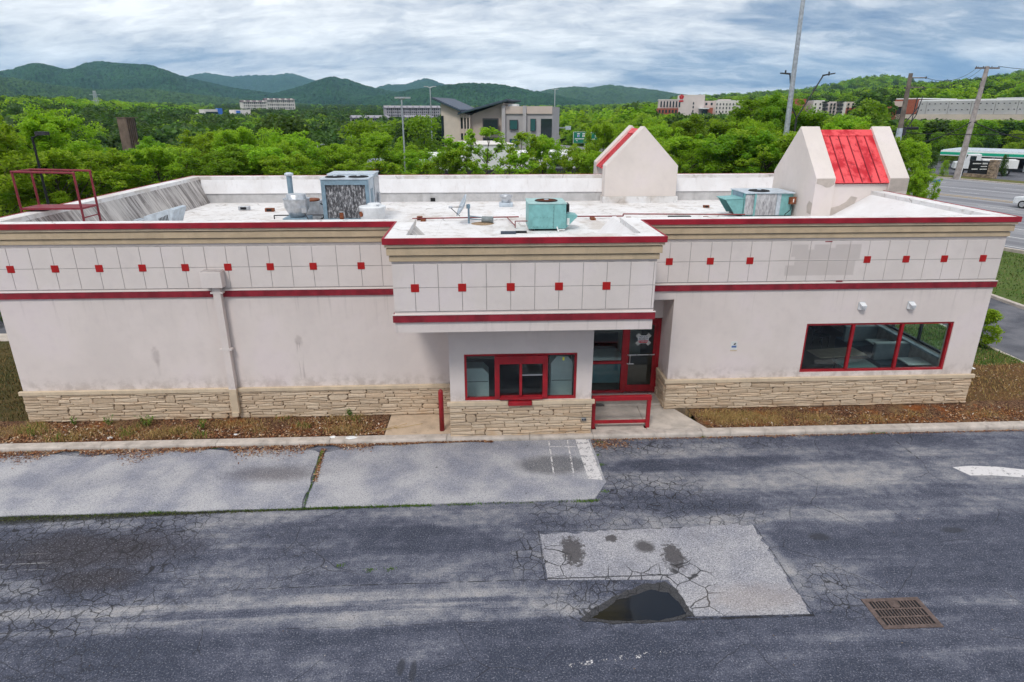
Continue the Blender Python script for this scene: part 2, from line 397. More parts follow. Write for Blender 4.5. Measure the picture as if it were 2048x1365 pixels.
obm = MB(); obm.box(OX0-.045, OX1+.045, OY-.045, OY, 3.57, 3.745); obm.box(OX0-.045, OX0, OY, -.05, 3.57, 3.745); obm.box(OX1, OX1+.045, OY, -.05, 3.57, 3.745)
obm.build('red_band', M_redband, bld)
obl = MB(); obl.box(OX0-.052, OX1+.052, OY-.052, OY, 3.745, 3.765); obl.build('band_ledge', M_panel, bld)
# scored panels with red accents at every other joint
def panels(x0, x1, y, squares, zs):
    joints = []
    for a, b in zip(squares[:-1], squares[1:]):
        joints += [a, (a+b)/2]
    joints.append(squares[-1])
    s_ = squares[0]; k = 1
    while s_-.555*k > x0+.05: joints.append(s_-.555*k); k += 1
    s_ = squares[-1]; k = 1
    while s_+.555*k < x1-.05: joints.append(s_+.555*k); k += 1
    joints = sorted(joints); xs = [x0] + joints + [x1]
    B(x0+.01, x1-.01, y-.004, y, zs[0]-.02, zs[2]+.02).build('joint_backing', M_groove, bld)
    for a, b in zip(xs[:-1], xs[1:]):
        for z0, z1 in ((zs[0], zs[1]), (zs[1], zs[2])):
            B(a+.0075, b-.0075, y-.016, y-.003, z0+.0075, z1-.0075).build('wall_panel', M_panel, bld, bevel=.003)
sqL = [-12.36, -11.23, -10.10, -8.99, -7.88, -6.77, -5.66, -4.53, -3.26]
sqRall = [5.11, 6.25, 7.36, 8.46, 9.57, 10.68, 11.79, 12.89, 14.01]
sqO = [-1.59, -.49, .65, 1.79, 2.92]
panels(XL, OX0, 0, sqL, (3.83, 4.40, 4.96)); panels(OX1, XR, 0, sqRall, (3.83, 4.41, 4.96)); panels(OX0, OX1, OY, sqO, (3.83, 4.41, 4.98))
for sx, y, z in [(a, 0, 4.40) for a in sqL] + [(a, 0, 4.425) for a in sqRall if a not in (8.46, 9.57)] + [(a, OY, 4.405) for a in sqO]:
    B(sx-.095, sx+.095, y-.026, y-.012, z-.095, z+.095).build('accent_tile', M_redtile, bld, bevel=.004)
# remnants of red paint by the removed lettering
B(9.40, 9.60, -.020, -.012, 4.925, 4.95).build('paint_remnant', M_redband, bld); B(9.90, 10.08, -.03, -.012, 3.80, 3.83).build('paint_remnant', M_redband, bld)
# ------------------------------------------------------------------ stone base
def ledge_stones(L, z0, z1, seed, avg=.50):
    r = random.Random(seed); nr = max(3, round((z1-z0)/.085)); polys = []
    hs = [r.uniform(.7, 1.35) for _ in range(nr)]; t = sum(hs); zb = [z0]
    for h in hs: zb.append(zb[-1]+h/t*(z1-z0))
    ph = [(r.uniform(0, 6), r.uniform(1.2, 3.2), r.uniform(0, 6), r.uniform(4, 8)) for _ in zb]
    def bd(k, x):
        if k == 0 or k == nr: return zb[k]
        a = ph[k]; return zb[k] + .017*math.sin(a[0]+a[1]*x) + .012*math.sin(a[2]+a[3]*x)
    free = [[(0.0, L)] for _ in range(nr)]
    x = r.uniform(.4, 1.5)
    while x < L-.9:                              # larger slabs across two or three courses
        k = r.randrange(0, nr-1); span = 2 if r.random() < .75 or k+3 > nr else 3; wd = r.uniform(.28, .62)
        ok = all(any(a <= x and x+wd <= b for a, b in free[q]) for q in range(k, k+span))
        if ok:
            for q in range(k, k+span):
                nf = []
                for a, b in free[q]:
                    if a <= x and x+wd <= b: nf += [(a, x), (x+wd, b)]
                    else: nf.append((a, b))
                free[q] = nf
            c0, c1 = r.uniform(.1, .3), r.uniform(.1, .3); zt_, zb_ = bd(k+span, x+wd/2), bd(k, x+wd/2); zm = zb_+(zt_-zb_)*r.uniform(.4, .6)
            polys.append([(x+wd*c0*.5, bd(k, x)), (x+wd*.5, zb_), (x+wd*(1-c1*.5), bd(k, x+wd)), (x+wd, zm), (x+wd*(1-c0*.6), bd(k+span, x+wd)), (x+wd*.5, zt_), (x+wd*c1*.6, bd(k+span, x)), (x, zm)])
        x += r.uniform(.5, 1.7)
    for k in range(nr):
        for a, b in free[k]:
            x = a
            while x < b-1e-6:
                wd = r.uniform(.25, .85)*avg/.5
                if b-(x+wd) < .16: wd = b-x
                s0 = r.uniform(-.03, .03) if x > a else 0; s1 = r.uniform(-.03, .03) if x+wd < b else 0
                xs = [x, x+wd*.33, x+wd*.67, x+wd]
                polys.append([(xs[0]+s0, bd(k, xs[0])), (xs[1], bd(k, xs[1])), (xs[2], bd(k, xs[2])), (xs[3]+s1, bd(k, xs[3])), (xs[3]-s1, bd(k+1, xs[3])), (xs[2], bd(k+1, xs[2])), (xs[1], bd(k+1, xs[1])), (xs[0]-s0, bd(k+1, xs[0]))])
                x += wd
    return polys
STONES = []                                     # (area, verts, faces, section)
def stone_section(L, z0, z1, seed, tf, sec, avg=.5):
    r = random.Random(seed+99)
    for poly in ledge_stones(L, z0, z1, seed, avg):
        n = len(poly); cx = sum(p[0] for p in poly)/n; cz = sum(p[1] for p in poly)/n
        area = abs(sum(poly[i][0]*poly[(i+1) % n][1]-poly[(i+1) % n][0]*poly[i][1] for i in range(n)))/2
        W_ = max(p[0] for p in poly)-min(p[0] for p in poly); H_ = max(.04, max(p[1] for p in poly)-min(p[1] for p in poly))
        def ins(dd): return [(cx+(p[0]-cx)*(1-2*dd/max(W_, .05)), cz+(p[1]-cz)*(1-2*dd/H_)) for p in poly]
        dep = r.uniform(.026, .058); vs_ = []
        for q in ins(.004): vs_.append(tf(q[0], q[1], .024))
        for q in ins(.006): vs_.append(tf(q[0], q[1], .024+dep*.62))
        for q in ins(.018): vs_.append(tf(q[0], q[1], .024+dep+r.uniform(-.007, .007)))
        vs_.append(tf(cx+r.uniform(-.2, .2)*W_, cz, .024+dep+r.uniform(.0, .012)))
        fs_ = []
        for i in range(n):
            j = (i+1) % n; fs_ += [(i, j, n+j, n+i), (n+i, n+j, 2*n+j, 2*n+i), (2*n+i, 2*n+j, 3*n)]
        STONES.append((area, vs_, fs_, sec))
secs = []
def base_part(mb): o = mb.build('stone_base', M_mortar, bld); secs.append(o); return len(secs)-1
sA = base_part(B(XL-.03, BX0, -.028, 0, -.3, .81)); stone_section(BX0-XL+.03, -.03, .805, 3, lambda u, z, d_: (XL-.03+u, -d_, z), sA, .46)
sB = base_part(B(BX0-.03, BX1+.03, BY-.028, BY, -.25, .86)); stone_section(BX1-BX0+.06, -.07, .855, 5, lambda u, z, d_: (BX0-.03+u, BY-d_, z), sB, .40)
sC = base_part(B(5.35-.028, XR+.03, -.028, 0, -.3, .81)); stone_section(XR-5.35+.08, -.03, .805, 8, lambda u, z, d_: (5.30+u, -d_, z), sC, .44)
sD = base_part(B(5.35-.028, 5.35, 0, 1.0, -.3, .81)); stone_section(.93, .0, .805, 12, lambda u, z, d_: (5.35-d_, .02+u, z), sD, .45)
STONES.sort(key=lambda t: -t[0])
for area, vs_, fs_, sec in STONES[:300]:
    MB().add(vs_, fs_).build('stone', M_stone, secs[sec])
rest = MB()
for area, vs_, fs_, sec in STONES[300:]: rest.add(vs_, fs_)
if rest.v: tag(rest.build('small_stones', M_stone, bld), kind='stuff')
lm = MB(); lm.box(XL-.09, BX0, -.09, 0, .80, .915); lm.build('stone_ledge', M_tan2, bld, bevel=.012)
lm = MB(); lm.box(BX0-.09, .62, BY-.09, BY, .85, .968); lm.box(1.27, BX1+.09, BY-.09, BY, .85, .968); lm.build('stone_ledge', M_tan2, bld, bevel=.012)
lm = MB(); lm.box(5.35-.09, XR+.09, -.09, 0, .80, .915); lm.box(5.35-.09, 5.35, 0, .93, .80, .915); lm.build('stone_ledge', M_tan2, bld, bevel=.012)
B(.63, 1.26, BY-.14, BY, .862, .975).build('service_sill', M_redmetal, bld, bevel=.008)
# ------------------------------------------------------------------ windows
def framed(name, x0, x1, z0, z1, y, mull, t=.07, dp=.09, mat=M_redmetal, glass=M_glass, parent=bld):
    f = MB(); f.box(x0, x1, y, y+dp, z0, z0+t); f.box(x0, x1, y, y+dp, z1-t, z1); f.box(x0, x0+t, y, y+dp, z0+t, z1-t); f.box(x1-t, x1, y, y+dp, z0+t, z1-t)
    for m_ in mull: f.box(m_-t*.62, m_+t*.62, y-.004, y+dp, z0+t, z1-t)
    o = f.build(name, mat, parent)
    xs = [x0+t*.9] + list(mull) + [x1-t*.9]
    for a, b in zip(xs[:-1], xs[1:]):
        B(a+t*.4, b-t*.4, y+dp*.55, y+dp*.55+.008, z0+t*.8, z1-t*.8).build('pane', glass, o)
    return o
framed('dining_window', WX0, WX1, WZ0, WZ1, .03, [10.70, 12.16], t=.062)
bwn = MB()                                     # drive-up window: fixed lights either side of a red box frame
y = BY+.02
for x0, x1, z0, z1 in ((bx0, bx1, bz0, bz0+.06), (bx0, bx1, bz1-.06, bz1), (bx0, bx0+.06, bz0+.06, bz1-.06), (bx1-.06, bx1, bz0+.06, bz1-.06)): bwn.box(x0, x1, y, y+.1, z0, z1)
wo = bwn.build('drive_up_window', M_redmetal, bld)
sb_ = MB(); sx0, sx1 = .27, 1.68
sb_.box(sx0, sx1, y-.07, y+.1, 2.03, bz1-.062); sb_.box(sx0, sx0+.13, y-.07, y+.1, bz0+.062, 2.03); sb_.box(sx1-.13, sx1, y-.07, y+.1, bz0+.062, 2.03); sb_.box(.93, 1.0, y-.05, y+.1, bz0+.13, 2.03)
sb_.box(sx0+.13, sx1-.13, y-.10, y+.1, bz0+.03, bz0+.09)
sb_.build('service_frame', M_redmetal, wo, bevel=.006)
for a, b, c, d_ in ((bx0+.05, sx0, bz0+.05, bz1-.05), (sx1, bx1-.05, bz0+.05, bz1-.05), (sx0+.12, .94, bz0+.08, 2.04), (.99, sx1-.12, bz0+.08, 2.04)):
    B(a, b, y+.06, y+.068, c, d_).build('pane', M_glass, wo)
B(sx0+.66+.06, sx1-.13, y+.02, y+.05, 1.66, 1.69).build('push_bar', M_chrome, wo)
B(2.08, 2.13, y+.052, y+.056, 2.07, 2.16).build('yellow_sticker', mat_plain('yellow_label', (.75, .70, .08), .6), wo)
# side windows seen through the dining room
so_ = MB(); xs_ = XR-.16
so_.box(xs_, xs_+.08, .9, 6.4, ZS, ZS+.07); so_.box(xs_, xs_+.08, .9, 6.4, 2.50, 2.56)
for yy in (.9, 2.28, 3.66, 5.02, 6.33): so_.box(xs_, xs_+.08, yy, yy+.07, ZS+.07, 2.50)
sw = so_.build('side_window', M_darkmetal, bld)
for a, b in ((.97, 2.28), (2.35, 3.66), (3.73, 5.02), (5.09, 6.33)): B(xs_+.04, xs_+.047, a, b, ZS+.06, 2.51).build('pane', M_glass, sw)
B(XR-.42, XR-.165, .9, 6.4, ZS-.06, ZS-.005).build('window_sill', M_palegrey, bld)
# ------------------------------------------------------------------ entry glazing and door
EY = 1.0
eg = MB(); t = .065
eg.box(2.885, 5.345, EY, EY+.1, 2.36, 2.48); eg.box(2.885, 2.95, EY, EY+.1, .12, 2.36); eg.box(4.20, 4.34, EY, EY+.1, .06, 2.36); eg.box(5.245, 5.345, EY, EY+.1, .06, 2.36); eg.box(2.95, 4.20, EY, EY+.1, 1.02, 1.10); eg.box(2.885, 4.20, EY, EY+.1, .06, .12)
ego = eg.build('entry_frame', M_redmetal, bld)
B(2.94, 4.21, EY+.05, EY+.058, 1.095, 2.37).build('pane', M_glass, ego); B(2.94, 4.21, EY+.05, EY+.058, .11, 1.025).build('pane', M_glass, ego)
dm = MB(); a0, a1 = 4.345, 5.24
dm.box(a0, a0+.07, EY+.01, EY+.055, .075, 2.35); dm.box(a1-.09, a1, EY+.01, EY+.055, .075, 2.35); dm.box(a0+.07, a1-.09, EY+.01, EY+.055, .075, .30); dm.box(a0+.07, a1-.09, EY+.01, EY+.055, 2.26, 2.35)
door = dm.build('door', M_redmetal, bld, bevel=.004)
B(a0+.06, a1-.08, EY+.028, EY+.036, .29, 2.27).build('pane', M_glass, door)
hm = MB(); hm.tube((a0+.06, EY-.04, 1.32), (a1-.05, EY-.04, 1.32), .016); hm.tube((a0+.10, EY-.04, 1.32), (a0+.10, EY-.04, 1.02), .014); hm.tube((a0+.04, EY-.04, 1.03), (a0+.22, EY-.04, 1.03), .016)
for q in (1.32, 1.03): hm.tube((a0+.035, EY-.04, q), (a0+.035, EY+.012, q), .014)
hm.tube((a1-.05, EY-.04, 1.32), (a1-.05, EY+.012, 1.32), .014)
hm.build('pull_handle', M_chrome, door)
B(4.10, 5.35, .955, 1.0, 2.48, 2.50).build('entry_head', M_black, bld)
B(2.89, 5.34, .93, 1.14, -.02, .055).build('threshold', M_chrome, bld)
# ------------------------------------------------------------------ interior shell
M_floor = mat_plain('interior_floor', (.13, .115, .105), .45, var=.15, scale=3)
M_iwall = mat_plain('interior_wall', (.45, .42, .38), .8, var=.05)
M_ceil = mat_plain('ceiling_tile', (.60, .60, .58), .9, var=.05)
fm = MB(); fm.box(XL+.25, XR-.25, .25, YB-.25, -.08, .012); fm.box(BX0+.2, BX1-.2, BY+.2, .25, -.08, .012); fm.box(2.88, 5.35, 1.15, 1.2, -.08, .010)
fm.build('interior_floor', M_floor, bld)
cm = MB(); cm.box(XL+.25, XR-.25, 1.15, YB-.25, 2.85, 2.93); cm.box(BX0+.2, BX1-.2, BY+.2, 1.15, 2.85, 2.93); cm.box(5.6, XR-.25, .25, 1.15, 2.85, 2.93)
cm.build('ceiling', M_ceil, bld)
im = MB(); im.box(5.6, 14.3, 9.0, 9.1, .012, 2.85); im.box(-1.0, 5.6, 4.2, 4.3, .012, 2.85); im.box(-1.05, -1.0, .25, 4.2, .012, 2.85); im.box(5.5, 5.6, 4.3, 9.0, .012, 2.85)
im.build('partition_wall', M_iwall, bld)
# ------------------------------------------------------------------ roof deck and parapet linings
RZ = 4.45
rd = MB(); rd.box(XL+.25, XR-.25, .25, YB-.25, RZ-.12, RZ); rd.box(OX0+.22, OX1-.22, OY+.22, .25, RZ-.12, RZ-.002)
rd.build('roof_deck', M_memb, bld)
MB().prism([(XL+.33, 5.452), (XL+.25, 5.452), (XL+.25, RZ-.02), (XL+.74, RZ-.02)], 'y', .25, YB-.33).build('parapet_lining', M_parst, bld)
MB().prism([(YB-.33, 5.452), (YB-.52, 4.86), (YB-.26, 4.86), (YB-.26, 5.452)], 'x', XL+.4, XR-.3).build('parapet_lining', M_par, bld)
B(XL+.45, XR-.3, YB-.47, YB-.26, RZ-.02, 4.86).build('parapet_base', M_parlow, bld)
B(-2.33, -2.12, YB-.50, YB-.465, RZ+.01, RZ+.17).build('scupper', M_black, bld)
MB().prism([(XR-.33, 5.452), (12.75, 4.62), (12.75, RZ-.02), (XR-.25, RZ-.02), (XR-.25, 5.452)], 'y', .25, 6.12).build('parapet_lining', M_par, bld)
MB().prism([(XR-.33, 5.452), (13.7, RZ-.02), (XR-.25, RZ-.02), (XR-.25, 5.452)], 'y', 9.4, YB-.3).build('parapet_lining', M_par, bld)
MB().prism([(OX0+.33, 5.452), (OX0+.22, 5.452), (OX0+.22, RZ-.02), (OX0+1.3, RZ-.02)], 'y', OY+.22, .1).build('parapet_lining', M_parst, bld)
MB().prism([(OX1-.33, 5.452), (OX1-.22, 5.452), (OX1-.22, RZ-.02), (OX1-1.25, RZ-.02)], 'y', OY+.22, 1.4).build('parapet_lining', M_par, bld)
# ------------------------------------------------------------------ gables on the roof
def gable(name_label, axis, c, half, a0, a1, cap, ze, zp, zb, ins=.10):
    """ridge along axis from a0 to a1; c = centre on the other axis"""
    gb = thing('roof_gable', name_label, 'roof gable', ((c, a0, zb) if axis == 'y' else (a0, c, zb)), 'stucco gables rising from the roof')
    P5 = lambda e, dz: [(c-half-e, zb), (c+half+e, zb), (c+half+e, ze+dz), (c, zp+dz+e), (c-half-e, ze+dz)]
    fl = (lambda pl: pl) if axis == 'y' else (lambda pl: pl)
    MB().prism(P5(0, 0), axis, a0, a0+cap).build('end_wall', M_gable, gb, bevel=.012)
    MB().prism(P5(0, 0), axis, a1-cap, a1).build('end_wall', M_gable, gb, bevel=.012)
    MB().prism([(c-half+ins, zb), (c+half-ins, zb), (c+half-ins, ze-.22), (c-half+ins, ze-.22)], axis, a0+cap, a1-cap).build('body_wall', M_gable, gb)
    sl_ = (zp-ze)/half
    for sgn in (-1, 1):                          # standing-seam pans, each its own sheet
        n = 6; wd = (a1-a0-2*cap)/n
        hb = half-ins+.10; z0 = zp-.16-hb*sl_; z1 = zp-.16
        for i in range(n):
            t0, t1 = a0+cap+i*wd, a0+cap+(i+1)*wd
            pts = []
            for t_, u_, z_ in ((t0, c+sgn*hb, z0), (t1, c+sgn*hb, z0), (t1, c, z1), (t0, c, z1)): pts.append((u_, t_, z_) if axis == 'y' else (t_, u_, z_))
            mb = MB(); lo = [(p[0], p[1], p[2]-.02) for p in pts]
            mb.add(pts+lo, [(0, 1, 2, 3), (7, 6, 5, 4), (0, 4, 5, 1), (1, 5, 6, 2), (2, 6, 7, 3), (3, 7, 4, 0)])
            sp = mb.build('roof_sheet', M_redroof, gb)
            if i:
                a_ = Vector(pts[0]); b_ = Vector(pts[3]); up_ = Vector((0, 0, .022))
                MB().tube(a_+up_*.6, b_+up_*.6, .020, n=4).build('seam', M_redband, sp)
    rc = MB()
    w_ = .20
    for sgn in (-1, 1):
        pts = []
        for t_, u_, z_ in ((a0+cap, c+sgn*w_, zp-.12-w_*sl_), (a1-cap, c+sgn*w_, zp-.12-w_*sl_), (a1-cap, c, zp-.12), (a0+cap, c, zp-.12)): pts.append((u_, t_, z_) if axis == 'y' else (t_, u_, z_))
        lo = [(p[0], p[1], p[2]-.03) for p in pts]
        rc.add(pts+lo, [(0, 1, 2, 3), (7, 6, 5, 4), (0, 4, 5, 1), (1, 5, 6, 2), (2, 6, 7, 3), (3, 7, 4, 0)])
    rc.build('ridge_cap', M_redroof, gb)
    return gb
g1 = gable('beige stucco gable with narrow red roof strip on the rear parapet', 'y', 7.15, 1.63, 12.0, 15.1, .70, 6.05, 7.72, 4.72)
cb = MB(); cb.box(5.45, 8.85, 11.90, 12.62, RZ+.001, 4.72); cb.build('curb', M_memb, g1)
B(5.7, 8.6, YB+.01, 15.0, -.2, 4.71).build('tower_wall', M_wall, g1)
g2 = gable('larger beige stucco gable showing a wide faded red roof, by the front right corner', 'x', 7.77, 1.74, 12.05, 15.5, .72, 6.05, 7.79, RZ+.002)
B(XR+.01, 15.4, 6.2, 9.3, -.2, RZ-.01).build('tower_wall', M_wall, g2)
M_patch = mat_plain('repair_plaster', (.47, .41, .37), .9, var=.08)
MB().prism([(12.075, 5.72), (12.77, 5.72), (12.77, 5.88), (12.60, 5.80), (12.45, 5.86), (12.2, 5.90), (12.075, 5.96)][::-1] if 0 else [(12.08, 5.86), (12.30, 5.80), (12.45, 5.72), (12.60, 5.73), (12.74, 5.83), (12.74, 6.03), (12.08, 6.03)], 'y', 6.024, 6.031).build('plaster_patch', M_patch, g2)
MB().prism([(12.80, 4.70), (13.6, 4.98), (13.75, 5.35), (13.5, 5.40), (13.35, 5.20), (13.1, 5.05), (12.80, 4.98)], 'y', 6.120, 6.131).build('plaster_patch', M_patch, g2)
MB().prism([(6.05, 4.75), (6.35, 4.78), (6.42, 5.05), (6.30, 5.22), (6.05, 5.15)], 'x', 12.043, 12.052).build('plaster_patch', M_patch, g2)
MB().prism([(14.80, 5.55), (15.48, 5.6), (15.48, 6.03), (14.80, 6.03)], 'y', 6.024, 6.031).build('plaster_patch', M_patch, g2)
# ================================================================== THINGS ON THE FACADE
ds = thing('downspout', 'beige square downspout with box head down the left wall', 'downspout', (-7.12, 0, 0))
hb_ = MB(); hb_.prism([(-.03, 3.90), (-.30, 3.90), (-.30, 4.33), (-.03, 4.33)], 'x', -7.42, -6.88)
hd = hb_.build('conductor_head', M_panel, ds, bevel=.008)
B(-7.40, -6.90, -.285, -.032, 4.325, 4.345).build('head_opening', M_groove, hd)
B(-7.20, -7.00, -.20, -.03, .92, 3.90).build('pipe', M_wall, ds, bevel=.008); B(-7.205, -6.995, -.21, -.10, .18, .93).build('lower_pipe', M_tan2, ds, bevel=.008)
for zz_ in (3.72, 2.1): B(-7.26, -6.94, -.206, -.05, zz_, zz_+.05).build('strap', M_panel, ds)
B(-7.19, -7.01, -.26, -.20, .12, .22).build('shoe', M_tan2, ds)
for i, (x, lab) in enumerate(((10.77, 'small white wedge wall light above the left pane of the dining window'), (12.21, 'small white wedge wall light above the right panes of the dining window'))):
    wl = thing('wall_light', lab, 'wall light', (x, 0, 3.0), 'wall lights over the dining window')
    B(x-.09, x+.09, -.012, 0, 2.97, 3.20).build('back_plate', M_galv, wl)
    MB().add([(x-.085, -.012, 3.19), (x+.085, -.012, 3.19), (x-.075, -.17, 3.12), (x+.075, -.17, 3.12), (x-.085, -.012, 2.98), (x+.085, -.012, 2.98), (x-.04, -.10, 2.98), (x+.075, -.13, 2.98)],
             [(0, 1, 3, 2), (2, 3, 7, 6), (0, 2, 6, 4), (1, 5, 7, 3), (4, 6, 7, 5)]).build('hood', M_whitemetal, wl)
ws = thing('wall_notice', 'small pale notice with a blue and black picture stuck on the right wall', 'notice', (7.22, 0, 1.8))
B(7.13, 7.31, -.006, 0, 1.80, 2.06).build('paper', mat_plain('notice_paper', (.66, .67, .66), .7), ws)
B(7.15, 7.29, -.009, -.004, 1.87, 1.93).build('blue_print', mat_plain('blue_print', (.10, .17, .38), .7), ws)
MB().prism([(7.20, 1.95), (7.26, 1.96), (7.27, 2.01), (7.22, 2.00)], 'y', -.009, -.004).build('black_print', M_black, ws)
B(7.12, 7.32, -.004, 0, 1.76, 1.795).build('tan_tape', M_tan2, ws)
# no-trespassing notice taped to the door
nt_ = thing('door_sign', 'white private property sign taped by its corners to the red door', 'sign', (4.82, EY, 1.6))
sy = EY+.018; sx, sz = 4.83, 1.80
B(sx-.165, sx+.165, sy, sy+.004, sz-.125, sz+.125).build('sign_board', M_whitemetal, nt_)
B(sx-.15, sx+.15, sy-.003, sy+.001, sz-.112, sz-.035).build('red_strip', mat_plain('sign_red', (.55, .02, .04), .5), nt_)
def put_text(mb, ox, oy, oz, name, mat, parent):
    mb.v = [(ox+v[0], oy, oz+v[1]) for v in mb.v]; return mb.build(name, mat, parent)
M_ink = mat_plain('sign_ink', (.02, .03, .06), .6)
put_text(text_mb('PRIVATE', .074, .92), sx, sy-.002, sz+.075, 'lettering', M_ink, nt_)
put_text(text_mb('PROPERTY', .074, .80), sx, sy-.002, sz+.006, 'lettering', M_ink, nt_)
put_text(text_mb('NO TRESPASSING', .045, .84), sx, sy-.005, sz-.073, 'lettering', M_whitemetal, nt_)
M_tape = mat_plain('tape', (.55, .56, .54), .5)
for ax, az in ((-1, -1), (1, -1), (-1, 1), (1, 1)):
    c_ = Vector((sx+ax*.165, 0, sz+az*.125)); e1 = Vector((ax, 0, -az)).normalized()*.065; e2 = Vector((ax, 0, az)).normalized()*.045
    pts = [c_+e1+e2, c_-e1+e2, c_-e1-e2, c_+e1-e2]
    MB().prism([(p.x, p.z) for p in pts], 'y', sy-.004, sy-.001).build('tape', M_tape, nt_)
# outlet on the booth
eo = thing('outlet_box', 'small grey outlet box on the booth stone base', 'outlet box', (2.68, BY, .4))
B(2.62, 2.75, BY-.12, BY-.05, .36, .44).build('cover', M_galv, eo, bevel=.008); B(2.63, 2.675, BY-.135, BY-.12, .375, .425).build('flap', M_darkmetal, eo); B(2.695, 2.74, BY-.135, BY-.12, .375, .425).build('flap', M_darkmetal, eo)
# red guard rail and bollard
gr = thing('guard_rail', 'red square tube guard rail in front of the entry', 'railing', (3.8, -1.1, -.06))
for x in (3.00, 4.54): B(x-.05, x+.05, -1.17, -1.07, -.06, .80).build('post', M_redmetal, gr, bevel=.008)
B(2.94, 4.60, -1.18, -1.06, .80, .93).build('top_rail', M_redmetal, gr, bevel=.01); B(3.05, 4.49, -1.155, -1.085, .10, .18).build('lower_rail', M_redmetal, gr, bevel=.006)
for x in (3.00, 4.54): B(x-.09, x+.09, -1.20, -1.04, -.06, -.045).build('base_plate', M_redmetal, gr)
bo = thing('bollard', 'red steel pipe bollard beside the booth', 'bollard', (-1.2, -1.05, -.06))
MB().lathe([(0, -.06), (.068, -.06), (.068, 1.10), (.06, 1.15), (.035, 1.185), (0, 1.195)], -1.2, -1.05, 0, 18).build('pipe', M_redmetal, bo, smooth=True)
# ================================================================== ROOF EQUIPMENT
def slats(x0, x1, y, z0, z1, n, name, mat, parent, dy=.02):
    for i in range(n):
        z = z0+(z1-z0)*i/n; B(x0, x1, y-dy, y, z, z+(z1-z0)/n*.55).build(name, mat, parent)
def mat_coil():
    m, g = newmat('dirty_coil'); p = g.obj()
    n = g.noise(g.vscale(p, (1, 1, .35)), 16, 6, .75); c = g.ramp(n, [(.38, (.03, .03, .035)), (.52, (.14, .14, .15)), (.62, (.50, .50, .52))])
    fin = g.m('SINE', g.mul(g.sep(p)[0], 320))
    g.out(g.pbsdf(c, .7, g.bump(g.add(n, g.mul(fin, .2)), .5, .01), .2)); return m
M_coil = mat_coil()
def mat_coil2():
    m, g = newmat('pale_coil'); p = g.obj()
    n = g.noise(g.vscale(p, (1, 1, .25)), 13, 6, .7); c = g.ramp(n, [(.35, (.20, .20, .21)), (.5, (.42, .42, .44)), (.66, (.62, .62, .63))])
    g.out(g.pbsdf(c, .7, g.bump(n, .5, .01), .2)); return m
M_coil2 = mat_coil2()
def fan_disc(cx, cy, z, r, parent, blades=True, grille=M_rust):
    MB().lathe([(0, .004), (r, .004), (r, .012), (r*.94, .03), (r*.94, .006), (0, .006)], cx, cy, z, 26).build('fan_well', M_black, parent)
    gm = MB()
    for k in (.25, .45, .65, .85):
        n = 24
        for i in range(n):
            a, b = 2*PI*i/n, 2*PI*(i+1)/n; gm.tube((cx+r*k*math.cos(a), cy+r*k*math.sin(a), z+.035), (cx+r*k*math.cos(b), cy+r*k*math.sin(b), z+.035), .006, n=4, caps=False)
    for i in range(8):
        a = 2*PI*i/8; gm.tube((cx, cy, z+.04), (cx+r*.97*math.cos(a), cy+r*.97*math.sin(a), z+.03), .007, n=4, caps=False)
    gm.build('fan_grille', grille, parent)
    MB().lathe([(0, .07), (r*.2, .06), (r*.2, .03), (0, .03)], cx, cy, z, 14).build('fan_motor', M_palegrey, parent)
# large grey packaged unit
ru = thing('rooftop_unit', 'large blue-grey rooftop air handler with dirty black coil face', 'air handler', (-4.8, 7.4, RZ), 'rooftop air units')
x0, x1, y0, y1, z1 = -5.66, -4.0, 6.3, 8.7, 6.13
B(x0+.1, x1-.1, y0+.1, y1-.1, RZ, RZ+.12).build('curb', M_galv, ru)
fr_ = MB(); fr_.box(x0, x0+.14, y0, y0+.12, RZ+.12, z1-.08); fr_.box(x1-.12, x1, y0, y0+.12, RZ+.12, z1-.08); fr_.box(x0+.14, x1-.12, y0, y0+.12, z1-.26, z1-.08); fr_.box(x0+.14, x1-.12, y0, y0+.12, RZ+.12, RZ+.24)
fr_.build('coil_frame', M_bluegrey, ru); B(x0+.14, x1-.12, y0+.05, y0+.10, RZ+.24, z1-.26).build('coil', M_coil, ru)
B(x0, x1, y0+.12, y0+1.15, RZ+.12, z1-.08).build('condenser_case', M_palegrey, ru)
B(x1, x1+.012, y0+.40, y0+.85, RZ+.35, z1-.45).build('side_grille', M_bluegrey, ru)
B(x0, x1, y0+1.15, y1, RZ+.12, z1-.02).build('air_handler_case', M_palegrey, ru, bevel=.01)
B(x0-.03, x1+.03, y0-.03, y0+1.15, z1-.08, z1-.04).build('top_panel', M_palegrey, ru); B(x0-.03, x1+.03, y0+1.16, y1+.03, z1-.02, z1+.02).build('top_panel', M_palegrey, ru)
B(x1, x1+.02, y0+1.2, y1-.05, RZ+.2, z1-.12).build('access_door', M_galv, ru); B(x1+.03, x1+.10, y1-.75, y1-.4, RZ+.5, RZ+.95).build('control_box', M_galv, ru)
for cx in (-5.25, -4.42): fan_disc(cx, y0+.55, z1-.04, .36, ru, grille=M_darkmetal)
